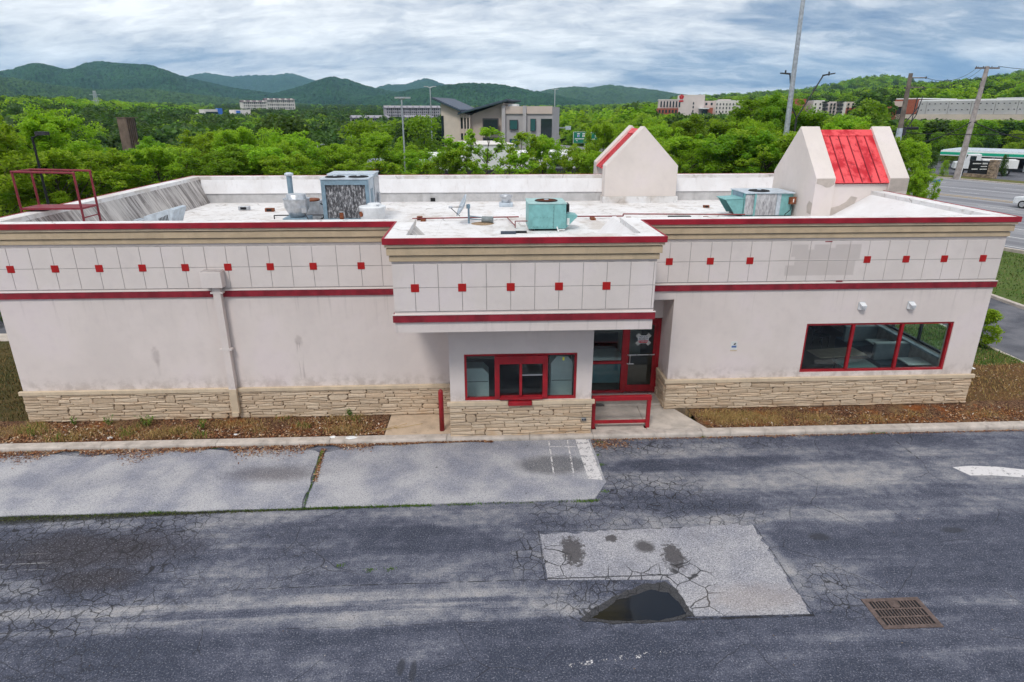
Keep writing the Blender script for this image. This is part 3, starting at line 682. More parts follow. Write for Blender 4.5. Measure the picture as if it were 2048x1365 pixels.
# up-blast kitchen exhaust fan
ef = thing('exhaust_fan', 'spun aluminium upblast exhaust fan on a blue-grey curb', 'exhaust fan', (-6.45, 5.9, RZ), 'kitchen exhaust fans')
B(-6.88, -6.05, 5.5, 6.3, RZ, 4.83).build('curb', M_bluegrey, ef, bevel=.01)
MB().lathe([(.22, 4.83), (.27, 4.86), (.36, 5.05), (.42, 5.15), (.425, 5.18), (.42, 5.21), (.445, 5.44), (.47, 5.47), (.445, 5.475), (.40, 5.45), (.36, 5.40), (0, 5.40)], -6.45, 5.9, 0, 32).build('bowl', M_galv, ef, smooth=True)
MB().lathe([(0, 5.62), (.30, 5.615), (.33, 5.60), (.34, 5.47), (.36, 5.44), (.34, 5.40)], -6.45, 5.9, 0, 32).build('motor_cover', M_galv, ef, smooth=True)
B(-6.18, -6.02, 5.42, 5.52, 5.02, 5.20).build('switch_box', M_galv, ef); MB().path([(-6.1, 5.47, 5.02), (-6.0, 5.42, 4.85), (-5.9, 5.40, 4.62), (-5.86, 5.4, RZ+.02)], .016).build('conduit', M_darkmetal, ef)
e2 = thing('exhaust_fan', 'low white round exhaust fan with flat lid beside the dirty coil unit', 'exhaust fan', (-3.8, 5.65, RZ), 'kitchen exhaust fans')
B(-4.15, -3.45, 5.3, 6.0, RZ, 4.72).build('curb', M_whitemetal, e2)
MB().lathe([(.36, 4.72), (.42, 4.76), (.455, 5.17), (.47, 5.20), (.45, 5.22), (.30, 5.235), (0, 5.24)], -3.8, 5.65, 0, 32).build('bowl', M_whitemetal, e2, smooth=True)
MB().lathe([(.24, 5.22), (.23, 5.29), (.20, 5.31), (0, 5.315)], -3.75, 5.72, 0, 24).build('lid', M_whitemetal, e2, smooth=True)
MB().tube((-4.17, 5.35, 4.98), (-4.05, 5.45, 4.98), .09, n=16).build('cable_port', M_rust, e2); MB().tube((-3.62, 5.5, 5.26), (-3.55, 5.45, 5.26), .03).build('latch', M_galv, e2)
# vent pipe with cap
vp = thing('vent_pipe', 'blue-grey vent stack with a mushroom cap behind the aluminium fan', 'vent pipe', (-7.48, 8.9, RZ))
MB().tube((-7.48, 8.9, RZ), (-7.48, 8.9, 5.98), .105, n=18).build('pipe', M_bluegrey, vp, smooth=False)
MB().lathe([(.105, 5.95), (.15, 5.97), (.175, 6.01), (.16, 6.06), (.08, 6.09), (0, 6.095)], -7.48, 8.9, 0, 20).build('cap', M_palegrey, vp, smooth=True)
# small make-up air box and piping between fan and unit
mk = thing('gas_regulator', 'rusty gas regulator and piping between the fan and the grey unit', 'regulator', (-6.2, 7.4, RZ))
B(-6.95, -6.0, 7.2, 7.9, RZ, 5.18).build('heater_case', M_galv, mk); MB().lathe([(.0, 5.24), (.38, 5.24), (.40, 5.21), (.38, 5.18), (0, 5.18)], -6.45, 7.55, 0, 20).build('heater_cap', M_rust, mk)
MB().path([(-5.95, 7.2, 5.12), (-5.82, 7.1, 5.05), (-5.78, 7.05, 4.8), (-5.85, 7.0, 4.62), (-5.98, 6.9, 4.55)], .025).build('hose', M_black, mk)
MB().path([(-7.6, 6.9, RZ+.15), (-7.6, 6.9, RZ+.28), (-6.9, 6.95, RZ+.28), (-5.75, 6.95, RZ+.28)], .022).build('pipe', M_darkmetal, mk)
rs = thing('rust_relief_valve', 'short rusty pipe stub standing before the coil face', 'pipe stub', (-4.95, 5.95, RZ))
MB().tube((-4.95, 5.95, RZ), (-4.95, 5.95, 4.98), .07, n=14).build('stub', M_rust, rs); MB().lathe([(.085, 4.97), (.085, 5.0), (0, 5.01)], -4.95, 5.95, 0, 14).build('rim', M_galv, rs)
# louvred intake hood by the left parapet
lh = thing('intake_hood', 'grey louvred intake hood lying by the streaked left parapet', 'intake hood', (-11.3, 6.5, RZ))
MB().prism([(-11.85, RZ+.05), (-10.95, RZ+.05), (-10.72, 5.08), (-10.85, 5.12), (-11.80, 4.86)], 'y', 6.0, 7.0).build('hood', M_palegrey, lh, bevel=.01)
for i in range(6): B(-10.98+.035*i, -10.93+.035*i, 6.02, 6.98, RZ+.08+.095*i, RZ+.14+.095*i).build('louvre', M_galv, lh)
for i in range(7): B(-11.30+.05*i, -11.275+.05*i, 5.99, 6.0, RZ+.12, RZ+.34+.02*i).build('slot', M_darkmetal, lh)
for a in (-12.25, -12.05): B(a, a+.14, 6.1, 6.6, RZ+.06, RZ+.27).build('louvre_panel', M_palegrey, lh)
B(-12.3, -11.85, 6.05, 6.7, RZ, RZ+.06).build('sleeper', M_galv, lh)
# satellite dish on a ballast mount
sd = thing('satellite_dish', 'small grey satellite dish seen edge-on on a ballast mount', 'satellite dish', (-.5, 6.5, RZ))
MB().tube((-.48, 6.5, RZ), (-.48, 6.5, 5.15), .035).build('mast', M_bluegrey, sd)
dm_ = MB(); n = 28; R_ = .42; ax = Vector((-.90, -.10, .42)).normalized(); a_ = ax.orthogonal().normalized(); b_ = ax.cross(a_); cc = Vector((-.66, 6.48, 5.08))
rings = []
for k in range(6):
    rr_ = R_*k/5; dep = .10*(rr_/R_)**2; rings.append([cc+ax*dep+a_*(rr_*math.cos(2*PI*i/n))+b_*(rr_*math.sin(2*PI*i/n)) for i in range(n)])
vs_ = [p for r_ in rings for p in r_] + [p-ax*.02 for r_ in rings for p in r_]; fs_ = []
for k in range(5):
    for i in range(n):
        j = (i+1) % n; fs_.append((k*n+i, k*n+j, (k+1)*n+j, (k+1)*n+i)); fs_.append((6*n+k*n+j, 6*n+k*n+i, 6*n+(k+1)*n+i, 6*n+(k+1)*n+j))
for i in range(n): j = (i+1) % n; fs_.append((5*n+i, 5*n+j, 11*n+j, 11*n+i))
dm_.add(vs_, fs_).build('reflector', M_palegrey, sd, smooth=True)
MB().path([(-.80, 6.48, 4.72), (-1.12, 6.45, 5.02)], .014).tube((-.70, 6.48, 5.05), (-1.12, 6.45, 5.05), .012).build('feed_arm', M_darkmetal, sd)
MB().tube((-1.20, 6.45, 5.05), (-1.06, 6.46, 5.05), .045).build('feed_horn', M_galv, sd)
B(-.56, -.42, 6.44, 6.56, 5.0, 5.14).build('bracket', M_bluegrey, sd)
MB().path([(-.46, 6.5, 4.62), (.0, 6.6, 4.56)], .02).path([(-.46, 6.5, 4.72), (.0, 6.55, 4.66)], .02).build('brace', M_bluegrey, sd)
MB().tube((.0, 6.58, RZ+.13), (.40, 6.5, RZ+.13), .12, n=16).build('ballast', mat_plain('grey_pad', (.22, .25, .26), .9, var=.2), sd)
MB().lathe([(0, .03), (.30, .025), (.42, 0)], .02, 6.45, RZ+.002, 18).build('pad', mat_plain('brown_debris', (.30, .21, .13), .95, var=.35, scale=12), sd)
# mushroom vent at the back
mv = thing('roof_vent', 'small spun metal roof vent near the rear parapet', 'roof vent', (1.05, 11.0, RZ))
B(.76, 1.34, 10.75, 11.28, RZ, 4.62).build('curb', M_palegrey, mv, bevel=.015)
MB().lathe([(.17, 4.62), (.20, 4.66), (.25, 4.82), (.28, 4.90), (.27, 4.93), (.22, 4.91), (0, 4.90)], 1.05, 11.0, 0, 24).build('bowl', M_galv, mv, smooth=True)
MB().lathe([(.0, 4.96), (.18, 4.955), (.2, 4.92)], 1.05, 11.0, 0, 24).build('cap', M_galv, mv, smooth=True)
# teal condenser over the overhang
tu = thing('rooftop_unit', 'teal rooftop condenser with round fan on top behind the overhang', 'air handler', (2.2, 5.3, RZ), 'rooftop air units')
x0, x1, y0, y1, z1 = 1.58, 2.86, 4.75, 6.15, 5.36
for a in (x0+.1, x1-.2): B(a, a+.1, y0+.05, y1-.05, RZ, RZ+.08).build('rail', M_darkmetal, tu)
B(x0, x1, y0, y1, RZ+.08, z1).build('case', M_teal, tu, bevel=.012)
B(x0-.02, x1+.02, y0-.02, y1+.02, z1, z1+.03).build('top_panel', M_tealtop, tu)
B(x0+.86, x0+.868, y0-.004, y0, RZ+.1, z1-.02).build('panel_joint', M_darkmetal, tu)
hp = B(x0+.14, x0+.68, y0-.014, y0, RZ+.14, RZ+.48).build('access_panel', M_teal, tu, bevel=.006)
for a in range(5):
    for b in (RZ+.16, RZ+.46): MB().tube((x0+.18+.115*a, y0-.022, b), (x0+.18+.115*a, y0-.012, b), .009, n=6).build('screw', M_darkmetal, hp)
for b in range(6): MB().tube((x0+.84, y0-.01, RZ+.16+.13*b), (x0+.84, y0+.002, RZ+.16+.13*b), .009, n=6).build('screw', M_darkmetal, tu); MB().tube((x1-.07, y0-.01, RZ+.16+.13*b), (x1-.07, y0+.002, RZ+.16+.13*b), .009, n=6).build('screw', M_darkmetal, tu)
fan_disc(2.24, 5.42, z1+.03, .40, tu)
MB().prism([(x1, 5.02), (x1+.42, 4.95), (x1+.42, 4.90), (x1+.02, 4.50)], 'y', 4.95, 5.55).build('air_hood', M_teal, tu, bevel=.008); B(x1, x1+.14, 5.0, 5.5, 5.06, 5.32).build('filter_box', M_black, tu)
B(x1+.06, x1+.15, 4.944, 4.95, 4.62, 4.86).build('data_label', M_white, tu)
MB().path([(x1-.32, 4.6, 4.62), (x1-.27, 4.5, RZ+.02)], .022).path([(x1-.05, 4.62, RZ+.07), (x1-.25, 4.6, RZ+.07), (x1-.27, 4.58, RZ+.02)], .02).build('drain_pipe', M_white, tu)
# teal packaged unit on the right
tr_ = thing('rooftop_unit', 'faded teal rooftop unit with hood on its left and pale coils beside the larger gable', 'air handler', (11.1, 8.0, RZ), 'rooftop air units')
x0, x1, y0, y1, z1 = 10.05, 12.02, 7.25, 8.75, 5.42
x1 = 11.93
B(x0, x1, y0, y1, RZ, RZ+.08).build('curb', M_darkmetal, tr_)
B(x0, x1, y0+.06, y1, RZ+.08, z1-.05).build('case', M_teal, tr_, bevel=.01); B(x0-.03, x1+.03, y0-.03, y1+.03, z1-.05, z1-.01).build('top_panel', M_palegrey, tr_, bevel=.008)
B(x0+.43, x0+1.22, y0+.02, y0+.06, RZ+.1, z1-.07).build('coil', M_coil2, tr_); B(x0+.02, x0+.36, y0+.03, y0+.06, RZ+.12, z1-.09).build('coil', M_coil2, tr_)
B(x0+.36, x0+.43, y0, y0+.06, RZ+.08, z1-.05).build('corner_post', M_teal, tr_); B(x0+1.24, x0+1.40, y0+.03, y0+.06, RZ+.1, z1-.08).build('pale_panel', M_palegrey, tr_)
fan_disc(x0+.72, y0+.55, z1-.01, .40, tr_, grille=M_darkmetal)
MB().prism([(x0-.70, 5.12), (x0-.02, 5.16), (x0-.02, 4.56), (x0-.30, 4.56)], 'y', 7.35, 7.40).prism([(x0-.70, 5.12), (x0-.02, 5.16), (x0-.02, 4.56), (x0-.30, 4.56)], 'y', 8.25, 8.30).prism([(x0-.74, 5.13), (x0-.02, 5.17), (x0-.02, 5.20), (x0-.74, 5.16)], 'y', 7.33, 8.32).build('air_hood', M_teal, tr_)
B(x0-.04, x0-.01, 7.4, 8.25, 4.6, 5.14).build('intake', M_black, tr_)
B(x0-.03, x0+.02, 7.5, 8.5, 5.16, z1-.06).build('side_panel', M_bluegrey, tr_)
B(x1-.17, x1+.06, y0-.08, y0+.05, 4.98, 5.24).build('switch_box', M_rust, tr_); B(x1-.06, x1-.02, y0-.085, y0-.08, 5.05, 5.18).build('switch_label', M_white, tr_)
MB().path([(x1-.06, y0-.02, 4.98), (x1-.10, y0-.04, 4.75), (x1-.28, y0-.05, 4.60), (x1-.32, y0-.05, RZ+.02)], .016).build('cable', M_black, tr_)
# gas line along the roof
gp = thing('gas_pipe', 'thin dark red gas pipe running along the roof on blocks', 'pipe', (3, 7.3, RZ))
MB().path([(-2.6, 7.1, RZ+.10), (1.4, 7.35, RZ+.10)], .024).build('pipe', M_pipered, gp); MB().path([(3.3, 7.35, RZ+.10), (5.4, 7.35, RZ+.10), (5.4, 7.35, RZ+.18), (10.0, 7.0, RZ+.18)], .024).build('pipe', M_pipered, gp)
MB().path([(.95, 7.2, RZ+.1), (1.15, 5.2, RZ+.12)], .018).path([(1.15, 5.2, RZ+.05), (1.15, 5.2, RZ+.28), (1.6, 5.2, RZ+.28)], .018).build('branch_pipe', M_pipered, gp)
for x in (-2.2, .2, 4.2, 5.6, 7.6, 8.6): B(x-.09, x+.09, 7.0, 7.35, RZ, RZ+.075).build('support_block', M_rust, gp)
B(7.1, 7.95, 7.05, 7.25, RZ, RZ+.12).build('timber_support', M_black, gp)
pb = thing('timber_planks', 'two dark blue boards lying on the overhang roof', 'boards', (1.0, 4.2, RZ))
B(.62, 1.12, 4.15, 4.35, RZ, RZ+.09).build('board', mat_plain('dark_board', (.06, .075, .10), .8), pb); B(1.12, 1.50, 4.40, 4.55, RZ, RZ+.06).build('board', M_black, pb)
for (x, y_, sx_, sy_, h_, lab) in ((-9.9, 10.4, .22, .10, .16, 'small dark drain box on the roof left of the fan'), (-8.7, 9.9, .18, .09, .14, 'small dark drain box nearest the vent stack'), (-2.35, 7.4, .10, .08, .14, 'tiny black pipe boot at the end of the gas pipe'), (9.6, 10.2, .12, .08, .1, 'tiny rusty lump on the roof right of the small gable')):
    t_ = thing('roof_box', lab, 'roof box', (x, y_, RZ)); B(x-sx_, x+sx_, y_-sy_, y_+sy_, RZ, RZ+h_).build('box', M_galv if h_ > .15 else M_rust, t_, bevel=.01); B(x-sx_*.6, x+sx_*.5, y_-sy_-.01, y_-sy_, RZ+.03, RZ+h_*.8).build('opening', M_black, t_)
bs = thing('dark_strip', 'flat dark blue strip on the roof beside the white fan', 'roof strip', (-2.9, 6.6, RZ)); B(-3.35, -2.55, 6.55, 6.7, RZ, RZ+.10).build('strip', mat_plain('dark_board2', (.05, .07, .11), .7), bs)
# red access ladder platform
M_ldr = mat_plain('maroon_paint', (.21, .028, .040), .6, var=.2, scale=6)
ld = thing('access_platform', 'thin red steel crossover platform with handrails on the left parapet', 'platform', (-12.3, 2.5, 5.6))
r_ = .032; lx, rx2 = -13.20, -11.52
for yy in (2.15, 2.95):
    MB().path([(lx, yy, 0.0), (lx, yy, 6.70)], r_).build('post', M_ldr, ld); MB().path([(rx2, yy, RZ), (rx2, yy, 6.66)], r_).build('post', M_ldr, ld)
    MB().path([(lx-.03, yy, 6.70), (rx2+.03, yy, 6.66)], r_).build('handrail', M_ldr, ld)
B(lx-.02, rx2+.02, 2.13, 2.97, 5.64, 5.69).build('deck', M_ldr, ld)
MB().path([(lx, 2.15, 6.70), (lx, 2.95, 6.70)], r_*.8).build('end_rail', M_ldr, ld)
for k in range(4): MB().path([(rx2, 2.15, 5.4-.26*k), (rx2, 2.95, 5.4-.26*k)], .018).build('rung', M_ldr, ld)
for k in range(18): MB().path([(lx, 2.15, 5.4-.3*k), (lx, 2.95, 5.4-.3*k)], .018).build('rung', M_ldr, ld)
# ================================================================== DINING ROOM SEEN THROUGH THE GLASS
M_wtop = mat_plain('white_laminate', (.62, .66, .68), .35, var=.04); M_ttop = mat_plain('tan_laminate', (.42, .33, .25), .45, var=.15); M_dtop = mat_plain('teal_laminate', (.10, .17, .18), .4)
M_bench = mat_plain('blue_grey_vinyl', (.10, .15, .19), .5, var=.1); M_benchb = mat_plain('pale_bench_back', (.30, .34, .38), .6); M_chair = mat_plain('dark_chair', (.02, .022, .025), .5)
def table(x0, x1, y0, y1, top, label, rot=0):
    cx, cy = (x0+x1)/2, (y0+y1)/2; t = thing('dining_table', label, 'table', (cx, cy, .012), 'dining room tables')
    B(x0, x1, y0, y1, .715, .75).build('tabletop', top, t, bevel=.01); MB().tube((cx, cy, .04), (cx, cy, .715), .04).build('pedestal', M_chair, t); MB().lathe([(.26, .012), (.26, .03), (.05, .06)], cx, cy, 0, 18).build('foot', M_chair, t)
    t.rotation_euler.z = rot; return t
table(13.45, 14.22, 1.18, 1.82, M_wtop, 'white booth table nearest the front corner of the dining room'); table(13.45, 14.22, 2.98, 3.62, M_wtop, 'white booth table second from the front window')
table(11.25, 12.35, 1.02, 1.72, M_dtop, 'dark teal table with pale edge just inside the middle pane'); table(10.9, 12.6, 2.0, 2.75, M_ttop, 'tan table behind the dark teal one', .12)
def bench(y0, label):
    t = thing('booth_bench', label, 'bench', (13.8, y0, .012), 'booth benches along the side windows')
    B(13.05, 14.25, y0, y0+.95, .012, .45).build('seat', M_bench, t, bevel=.02); B(13.05, 14.25, y0+.40, y0+.55, .45, 1.02).build('backrest', M_benchb, t, bevel=.02); B(13.03, 14.27, y0+.38, y0+.57, 1.02, 1.05).build('cap_rail', M_wtop, t)
bench(1.95, 'blue-grey booth bench between the two white tables'); bench(3.78, 'blue-grey booth bench behind the second white table'); 
def chair(x, y, rz, label):
    t = thing('dining_chair', label, 'chair', (x, y, .012), 'dark dining chairs')
    for a in (-.19, .19):
        for b in (-.19, .19): MB().tube((x+a, y+b, .012), (x+a, y+b, .45 if b < 0 else 1.0), .016, n=6).build('leg', M_chair, t)
    B(x-.21, x+.21, y-.21, y+.21, .44, .48).build('seat', M_chair, t)
    for k in range(3): B(x-.19, x+.19, y+.18, y+.20, .60+.14*k, .66+.14*k).build('back_slat', M_chair, t)
    t.rotation_euler.z = rz
chair(12.6, 4.9, .4, 'dark chair standing in the row deep in the dining room, nearest the window'); chair(12.75, 5.9, .5, 'dark chair deep in the dining room behind another chair'); chair(12.1, 6.6, .2, 'farthest dark chair in the dining room'); chair(9.65, 2.2, -.6, 'dark chair at the left edge of the dining window')
# chest freezer inside the entry
cf = thing('chest_freezer', 'teal chest freezer with glass lids behind the entry glazing', 'freezer', (3.7, 2.2, .012))
B(2.95, 4.40, 1.75, 2.55, .06, .84).build('cabinet', mat_plain('freezer_blue', (.06, .22, .29), .4), cf, bevel=.02); B(2.93, 4.42, 1.73, 2.57, .84, .93).build('rim', M_wtop, cf, bevel=.01)
B(2.98, 3.65, 1.78, 2.52, .93, .945).build('lid', M_wtop, cf); B(3.70, 4.37, 1.78, 2.52, .93, .945).build('lid', M_wtop, cf); B(2.95, 4.40, 2.55, 2.62, .93, 1.50).build('back_panel', M_chair, cf)
for x in (3.05, 4.3): B(x-.04, x+.04, 1.8, 2.5, .012, .06).build('foot', M_chair, cf)
# equipment standing in the booth
for x0, x1, lab in ((-.50, .12, 'white cabinet with clipped corner behind the left drive-up pane'), (1.85, 2.45, 'pale rounded cabinet behind the right drive-up pane')):
    t = thing('counter_cabinet', lab, 'cabinet', ((x0+x1)/2, -.5, .012)); MB().prism([(x0, .012), (x1, .012), (x1, 1.45 if x0 < 0 else 1.75), (x1-.15, 1.62 if x0 < 0 else 1.95), (x0+.15 if x0 > 0 else x0, 1.62 if x0 < 0 else 1.95), (x0, 1.62 if x0 < 0 else 1.75)], 'y', -.65, -.15).build('case', M_wtop, t); B(x0+.02, x1-.02, -.655, -.651, 1.22, 1.235).build('seam', M_chair, t)
# ================================================================== GROUND
LZ = -.17
def azu(u): p = at(u, 227, 100); return math.atan2(p.x-CAM.x, p.y-CAM.y)
T_U = [-900, -200, 150, 450, 750, 950, 1200, 1450, 1700, 1900, 2100, 2700]
T_D = [0, 38, 55, 85, 125, 200, 330, 520, 800, 1300, 2200, 4500, 9500]
T_Z = {
 -900: [-.35, -.35, -2, -4, -6, -4, 2, 10, 14, 25, 30, 30, 30],
 -200: [-.35, -.35, -2.5, -6, -9, -8, -2, 4, 6, 16, 28, 30, 30],
  150: [-.35, -.35, -3, -7, -10, -9, -3, 4, 5, 14, 28, 30, 30],
  450: [-.35, -.35, -3, -7, -10, -10, -8, -4, 0, 9, 24, 30, 30],
  750: [-.35, -.35, -2, -5, -8, -9, -9, -5, -1, 8, 22, 30, 30],
  950: [-.35, -.35, -1.2, -3, -5, -7, -9, -7, -2, 7, 20, 30, 30],
 1200: [-.35, -.35, -.8, -2, -4, -6, -7, -4, 2, 10, 20, 30, 30],
 1450: [-.35, -.35, -.5, -1, -2, -2, 1, 6, 12, 20, 28, 30, 30],
 1700: [-.35, -.35, -.4, -.5, -1, 0, 3, 9, 20, 30, 30, 30, 30],
 1900: [-.35, -.35, -.35, -.35, -.6, 1, 5, 14, 26, 35, 30, 30, 30],
 2100: [-.35, -.35, -.35, -.35, -.5, 1, 6, 16, 34, 40, 30, 30, 30],
 2700: [-.35, -.35, -.35, -.35, -.5, 1, 6, 18, 36, 40, 30, 30, 30]}
_taz = np.array([azu(u) for u in T_U]); _tz = np.array([T_Z[u] for u in T_U]); _td = np.array(T_D, float)
def hz(x, y):
    dx_, dy_ = x-CAM.x, y-CAM.y; dd = math.hypot(dx_, dy_)
    if dy_ < 0 and dd < 60: return -.35
    a = math.atan2(dx_, dy_); a = min(max(a, _taz[0]), _taz[-1])
    i = int(np.searchsorted(_taz, a)); i = min(max(i, 1), len(_taz)-1); t = (a-_taz[i-1])/(_taz[i]-_taz[i-1])
    row = _tz[i-1]*(1-t)+_tz[i]*t
    return float(np.interp(dd, _td, row))
def mat_terrain():
    m, g = newmat('woodland_floor'); p = g.pos(); n = g.noise(p, .02, 6, .6); n2 = g.noise(p, .6, 5, .6)
    c = g.mix(g.st(n, .35, .65), (.030, .058, .014), (.055, .075, .025)); c = g.mix(g.mul(g.st(n2, .5, .7), .5), c, (.085, .075, .045))
    g.out(g.pbsdf(c, .95, g.bump(n2, .6, .1), 0, .1)); return m
M_terr = mat_terrain()
mb = MB(); NA = 220; rr_ = [0, 12, 25, 38, 46, 55, 70, 85, 105, 125, 160, 200, 260, 330, 420, 520, 650, 800, 1050, 1300, 1700, 2200, 3000, 4500, 6500, 8800]
pts = [(CAM.x, CAM.y, -.35)]
for r_ in rr_[1:]:
    for i in range(NA):
        a = -PI+2*PI*i/NA; x, y = CAM.x+r_*math.sin(a), CAM.y+r_*math.cos(a); pts.append((x, y, hz(x, y)))
fs_ = [(0, 1+i, 1+(i+1) % NA) for i in range(NA)]
for k in range(len(rr_)-2):
    for i in range(NA):
        j = (i+1) % NA; fs_.append((1+k*NA+i, 1+(k+1)*NA+i, 1+(k+1)*NA+j, 1+k*NA+j))
mb.add(pts, fs_); tag(mb.build('ground', M_terr, smooth=True), kind='structure')
# ------------------------------------------------------------------ asphalt
def mat_asphalt():
    m, g = newmat('old_asphalt'); p = g.pos(); x, y, z = g.sep(p)
    agg = g.noise(p, 36, 3, .75)
    big = g.noise(g.vscale(p, (.45, 1, 1)), .95, 6, .66); strk = g.noise(g.vscale(p, (.12, 2.4, 1)), 1.6, 6, .65)
    jit = g.mul(g.sub(g.noise(p, 1.1, 5, .65), .5), 1.3); jf = g.mul(g.sub(g.noise(p, 4, 5, .65), .5), 1.0)
    dark = (.044, .051, .076); mid = (.126, .133, .167); light = (.330, .325, .335)
    mot = g.noise(p, 4.5, 5, .7)
    tone = g.add(.485, g.mul(1.45, g.sub(g.add(g.add(g.mul(big, .50), g.mul(strk, .24)), g.mul(mot, .26)), .5)))                      # 0..1, about .5
    def addm(t, mk, amt): return g.add(t, g.mul(mk, amt))
    wob = g.mul(g.sub(g.noise(g.vscale(p, (.5, .2, 1)), 1.0, 3, .5), .5), .5)
    yw = g.add(y, wob)
    seal = g.sub(1.0, g.st(yw, -8.16, -8.00)); tone = addm(tone, seal, -.13)
    tone = addm(tone, g.mul(g.box(x, yw, -60, 1.5, -7.95, -7.35, .22), g.st(strk, .36, .56)), .13)
    tone = addm(tone, g.box(x, yw, -5.5, 1.3, -7.15, -6.75, .12), -.05)
    tone = addm(tone, g.ell(x, y, -1.0, -5.85, 1.25, .55, .5, jit), -.20)
    tone = addm(tone, g.ell(x, y, -3.2, -5.3, 1.6, .5, .5, jit), -.10)
    tone = addm(tone, g.ell(x, y, 5.6, -2.95, 2.6, .32, .5, jit), -.17); tone = addm(tone, g.ell(x, y, 10.5, -2.0, 3.2, .36, .5, jit), -.15)
    tone = addm(tone, g.ell(x, y, 4.2, -4.7, 2.0, .4, .5, jit), -.10); tone = addm(tone, g.ell(x, y, 8.0, -3.7, 4.5, .55, .6, jit), .10)
    tone = addm(tone, g.ell(x, y, 6.5, -2.3, 4.0, .3, .6, jit), .09); tone = addm(tone, g.box(x, yw, 3.5, 9.0, -5.55, -4.95, .2), .12)
    rdk = g.mul(g.box(x, g.sub(y, g.mul(g.sub(x, 6.0), .06)), 6.0, 40, -8.0, -5.75, .12), g.st(big, .34, .56)); tone = addm(tone, rdk, -.17)
    tone = addm(tone, g.ell(x, y, 6.6, -7.2, .9, .6, .6, jit), .16)
    tone = addm(tone, g.box(x, yw, -7.0, 1.0, -5.05, -4.6, .15), .06)
    wet = g.mx(g.ell(x, y, -8.2, -5.75, 1.9, .60, .55, jit), g.ell(x, y, -7.6, -6.6, .9, .35, .55, jit)); tone = addm(tone, wet, -.30)
    c = g.ramp(tone, [(.30, dark), (.42, (.076, .083, .116)), (.50, mid), (.58, (.205, .208, .232)), (.70, light)])
    c = g.mix(g.mul(g.st(tone, .60, .75), .30), c, (.30, .265, .24))
    c = g.mix(g.mul(wet, .5), c, (.050, .038, .034))
    wdt = g.mx(g.mul(g.sub(-4.6, x), .055), .004); band = g.mul(g.sub(1.0, g.st(g.m('DIVIDE', g.sub(-4.46, g.add(y, g.mul(jf, .05))), wdt), .75, 1.15)), g.mul(g.sub(1.0, g.st(x, -5.2, -4.6)), g.sub(1.0, g.st(y, -4.47, -4.44)))); c = g.mix(g.mul(band, .85), c, (.018, .020, .016))  # dark soil wedge along the raised slab edge, its shadow painted in too
    c = g.mix(g.mul(g.st(agg, .53, .72), .46), c, (.46, .46, .52)); c = g.mix(g.mul(g.st(agg, .49, .32), .62), c, (.018, .020, .032))
    # thin pale scrapes
    scr = g.mul(g.st(g.noise(g.vscale(p, (.25, 16, 1)), 1.0, 4, .6), .66, .70), g.mul(g.box(x, y, -60, 1.5, -7.9, -5.6, .4), g.st(strk, .46, .6))); c = g.mix(g.mul(scr, .5), c, (.42, .41, .42))
    # cracking
    wp = g.warp(g.warp(p, 1.1, .35), 5.0, .10); cfa = g.st(g.noise(p, 1.9, 3, .6), .34, .60)
    wv = g.add(.55, g.mul(1.35, g.noise(p, 2.6, 4, .65)))
    e1 = g.m('DIVIDE', g.voro(wp, 4.3, 'DISTANCE_TO_EDGE'), wv); e2 = g.voro(wp, 6.0, 'DISTANCE_TO_EDGE'); e3 = g.voro(g.warp(p, .6, .8), .42, 'DISTANCE_TO_EDGE')
    mA = g.mx(g.mul(g.sub(1.0, g.st(g.add(x, g.mul(jf, 1.4)), -6.8, -4.6)), g.sub(1.0, g.mul(seal, .45))), g.ell(x, y, 3.6, -4.1, 1.7, .8, .4, jf))
    mA = g.mx(mA, g.mx(g.ell(x, y, 2.0, -7.5, 1.1, .75, .3, jf), g.ell(x, y, 3.9, -2.0, 1.4, .5, .4, jf))); mA = g.mx(mA, g.mx(g.ell(x, y, 6.5, -7.5, .55, .8, .4, jf), g.ell(x, y, .9, -6.4, .45, .9, .4, jf)))
    mA = g.mx(mA, g.mul(g.box(x, yw, 1.0, 6.2, -5.5, -4.5, .15), .9)); mA = g.mx(mA, g.mul(g.box(x, y, 2.9, 8.5, -2.35, -1.65, .2), .7)); mA = g.mx(mA, g.mul(g.box(x, y, -5.2, -3.2, -7.2, -5.2, .3), g.mul(cfa, .6)))
    mB_ = g.mx(g.mul(g.sub(1.0, g.st(g.add(x, jf), -8.4, -6.2)), .55), g.mx(g.ell(x, y, 2.3, -7.6, .95, .65, .3, jf), g.ell(x, y, 3.2, -1.95, .5, .35, .4, jf)))
    ck = g.mul(g.sub(1.0, g.st(e1, .012, .046)), g.mul(mA, g.add(.55, g.mul(cfa, .45)))); ck = g.mx(ck, g.mul(g.sub(1.0, g.st(e2, .010, .035)), g.mul(mB_, .8)))
    ck = g.mx(ck, g.mul(g.sub(1.0, g.st(e3, .0012, .0045)), g.mul(g.st(g.noise(p, .35, 2, .5), .45, .55), .75)))
    # joint lines round the patch and across the lot
    yl = g.add(y, g.mul(g.sub(g.noise(p, 2.2, 3, .6), .5), .05)); xl_ = g.add(x, g.mul(g.sub(g.noise(p, 2.4, 3, .6), .5), .06))
    lnz = g.st(g.noise(p, 5, 3, .6), .36, .58)
    def hl(yy, x0, x1, wd=.011): return g.mul(lnz, g.box(x, yl, x0, x1, yy-wd, yy+wd, .008))
    def vl(xx, y0, y1, wd=.011): return g.mul(lnz, g.box(xl_, y, xx-wd, xx+wd, y0, y1, .008))
    ln = g.mx(g.mx(hl(-5.55, 1.0, 5.85), vl(1.10, -7.1, -5.5)), g.mx(vl(5.80, -8.2, -5.5), hl(-8.16, 3.2, 5.8, .03)))
    ln = g.mx(ln, g.mx(hl(-7.02, -4.6, 3.6, .012), g.mul(hl(-8.05, -3.5, .3, .01), .7)))
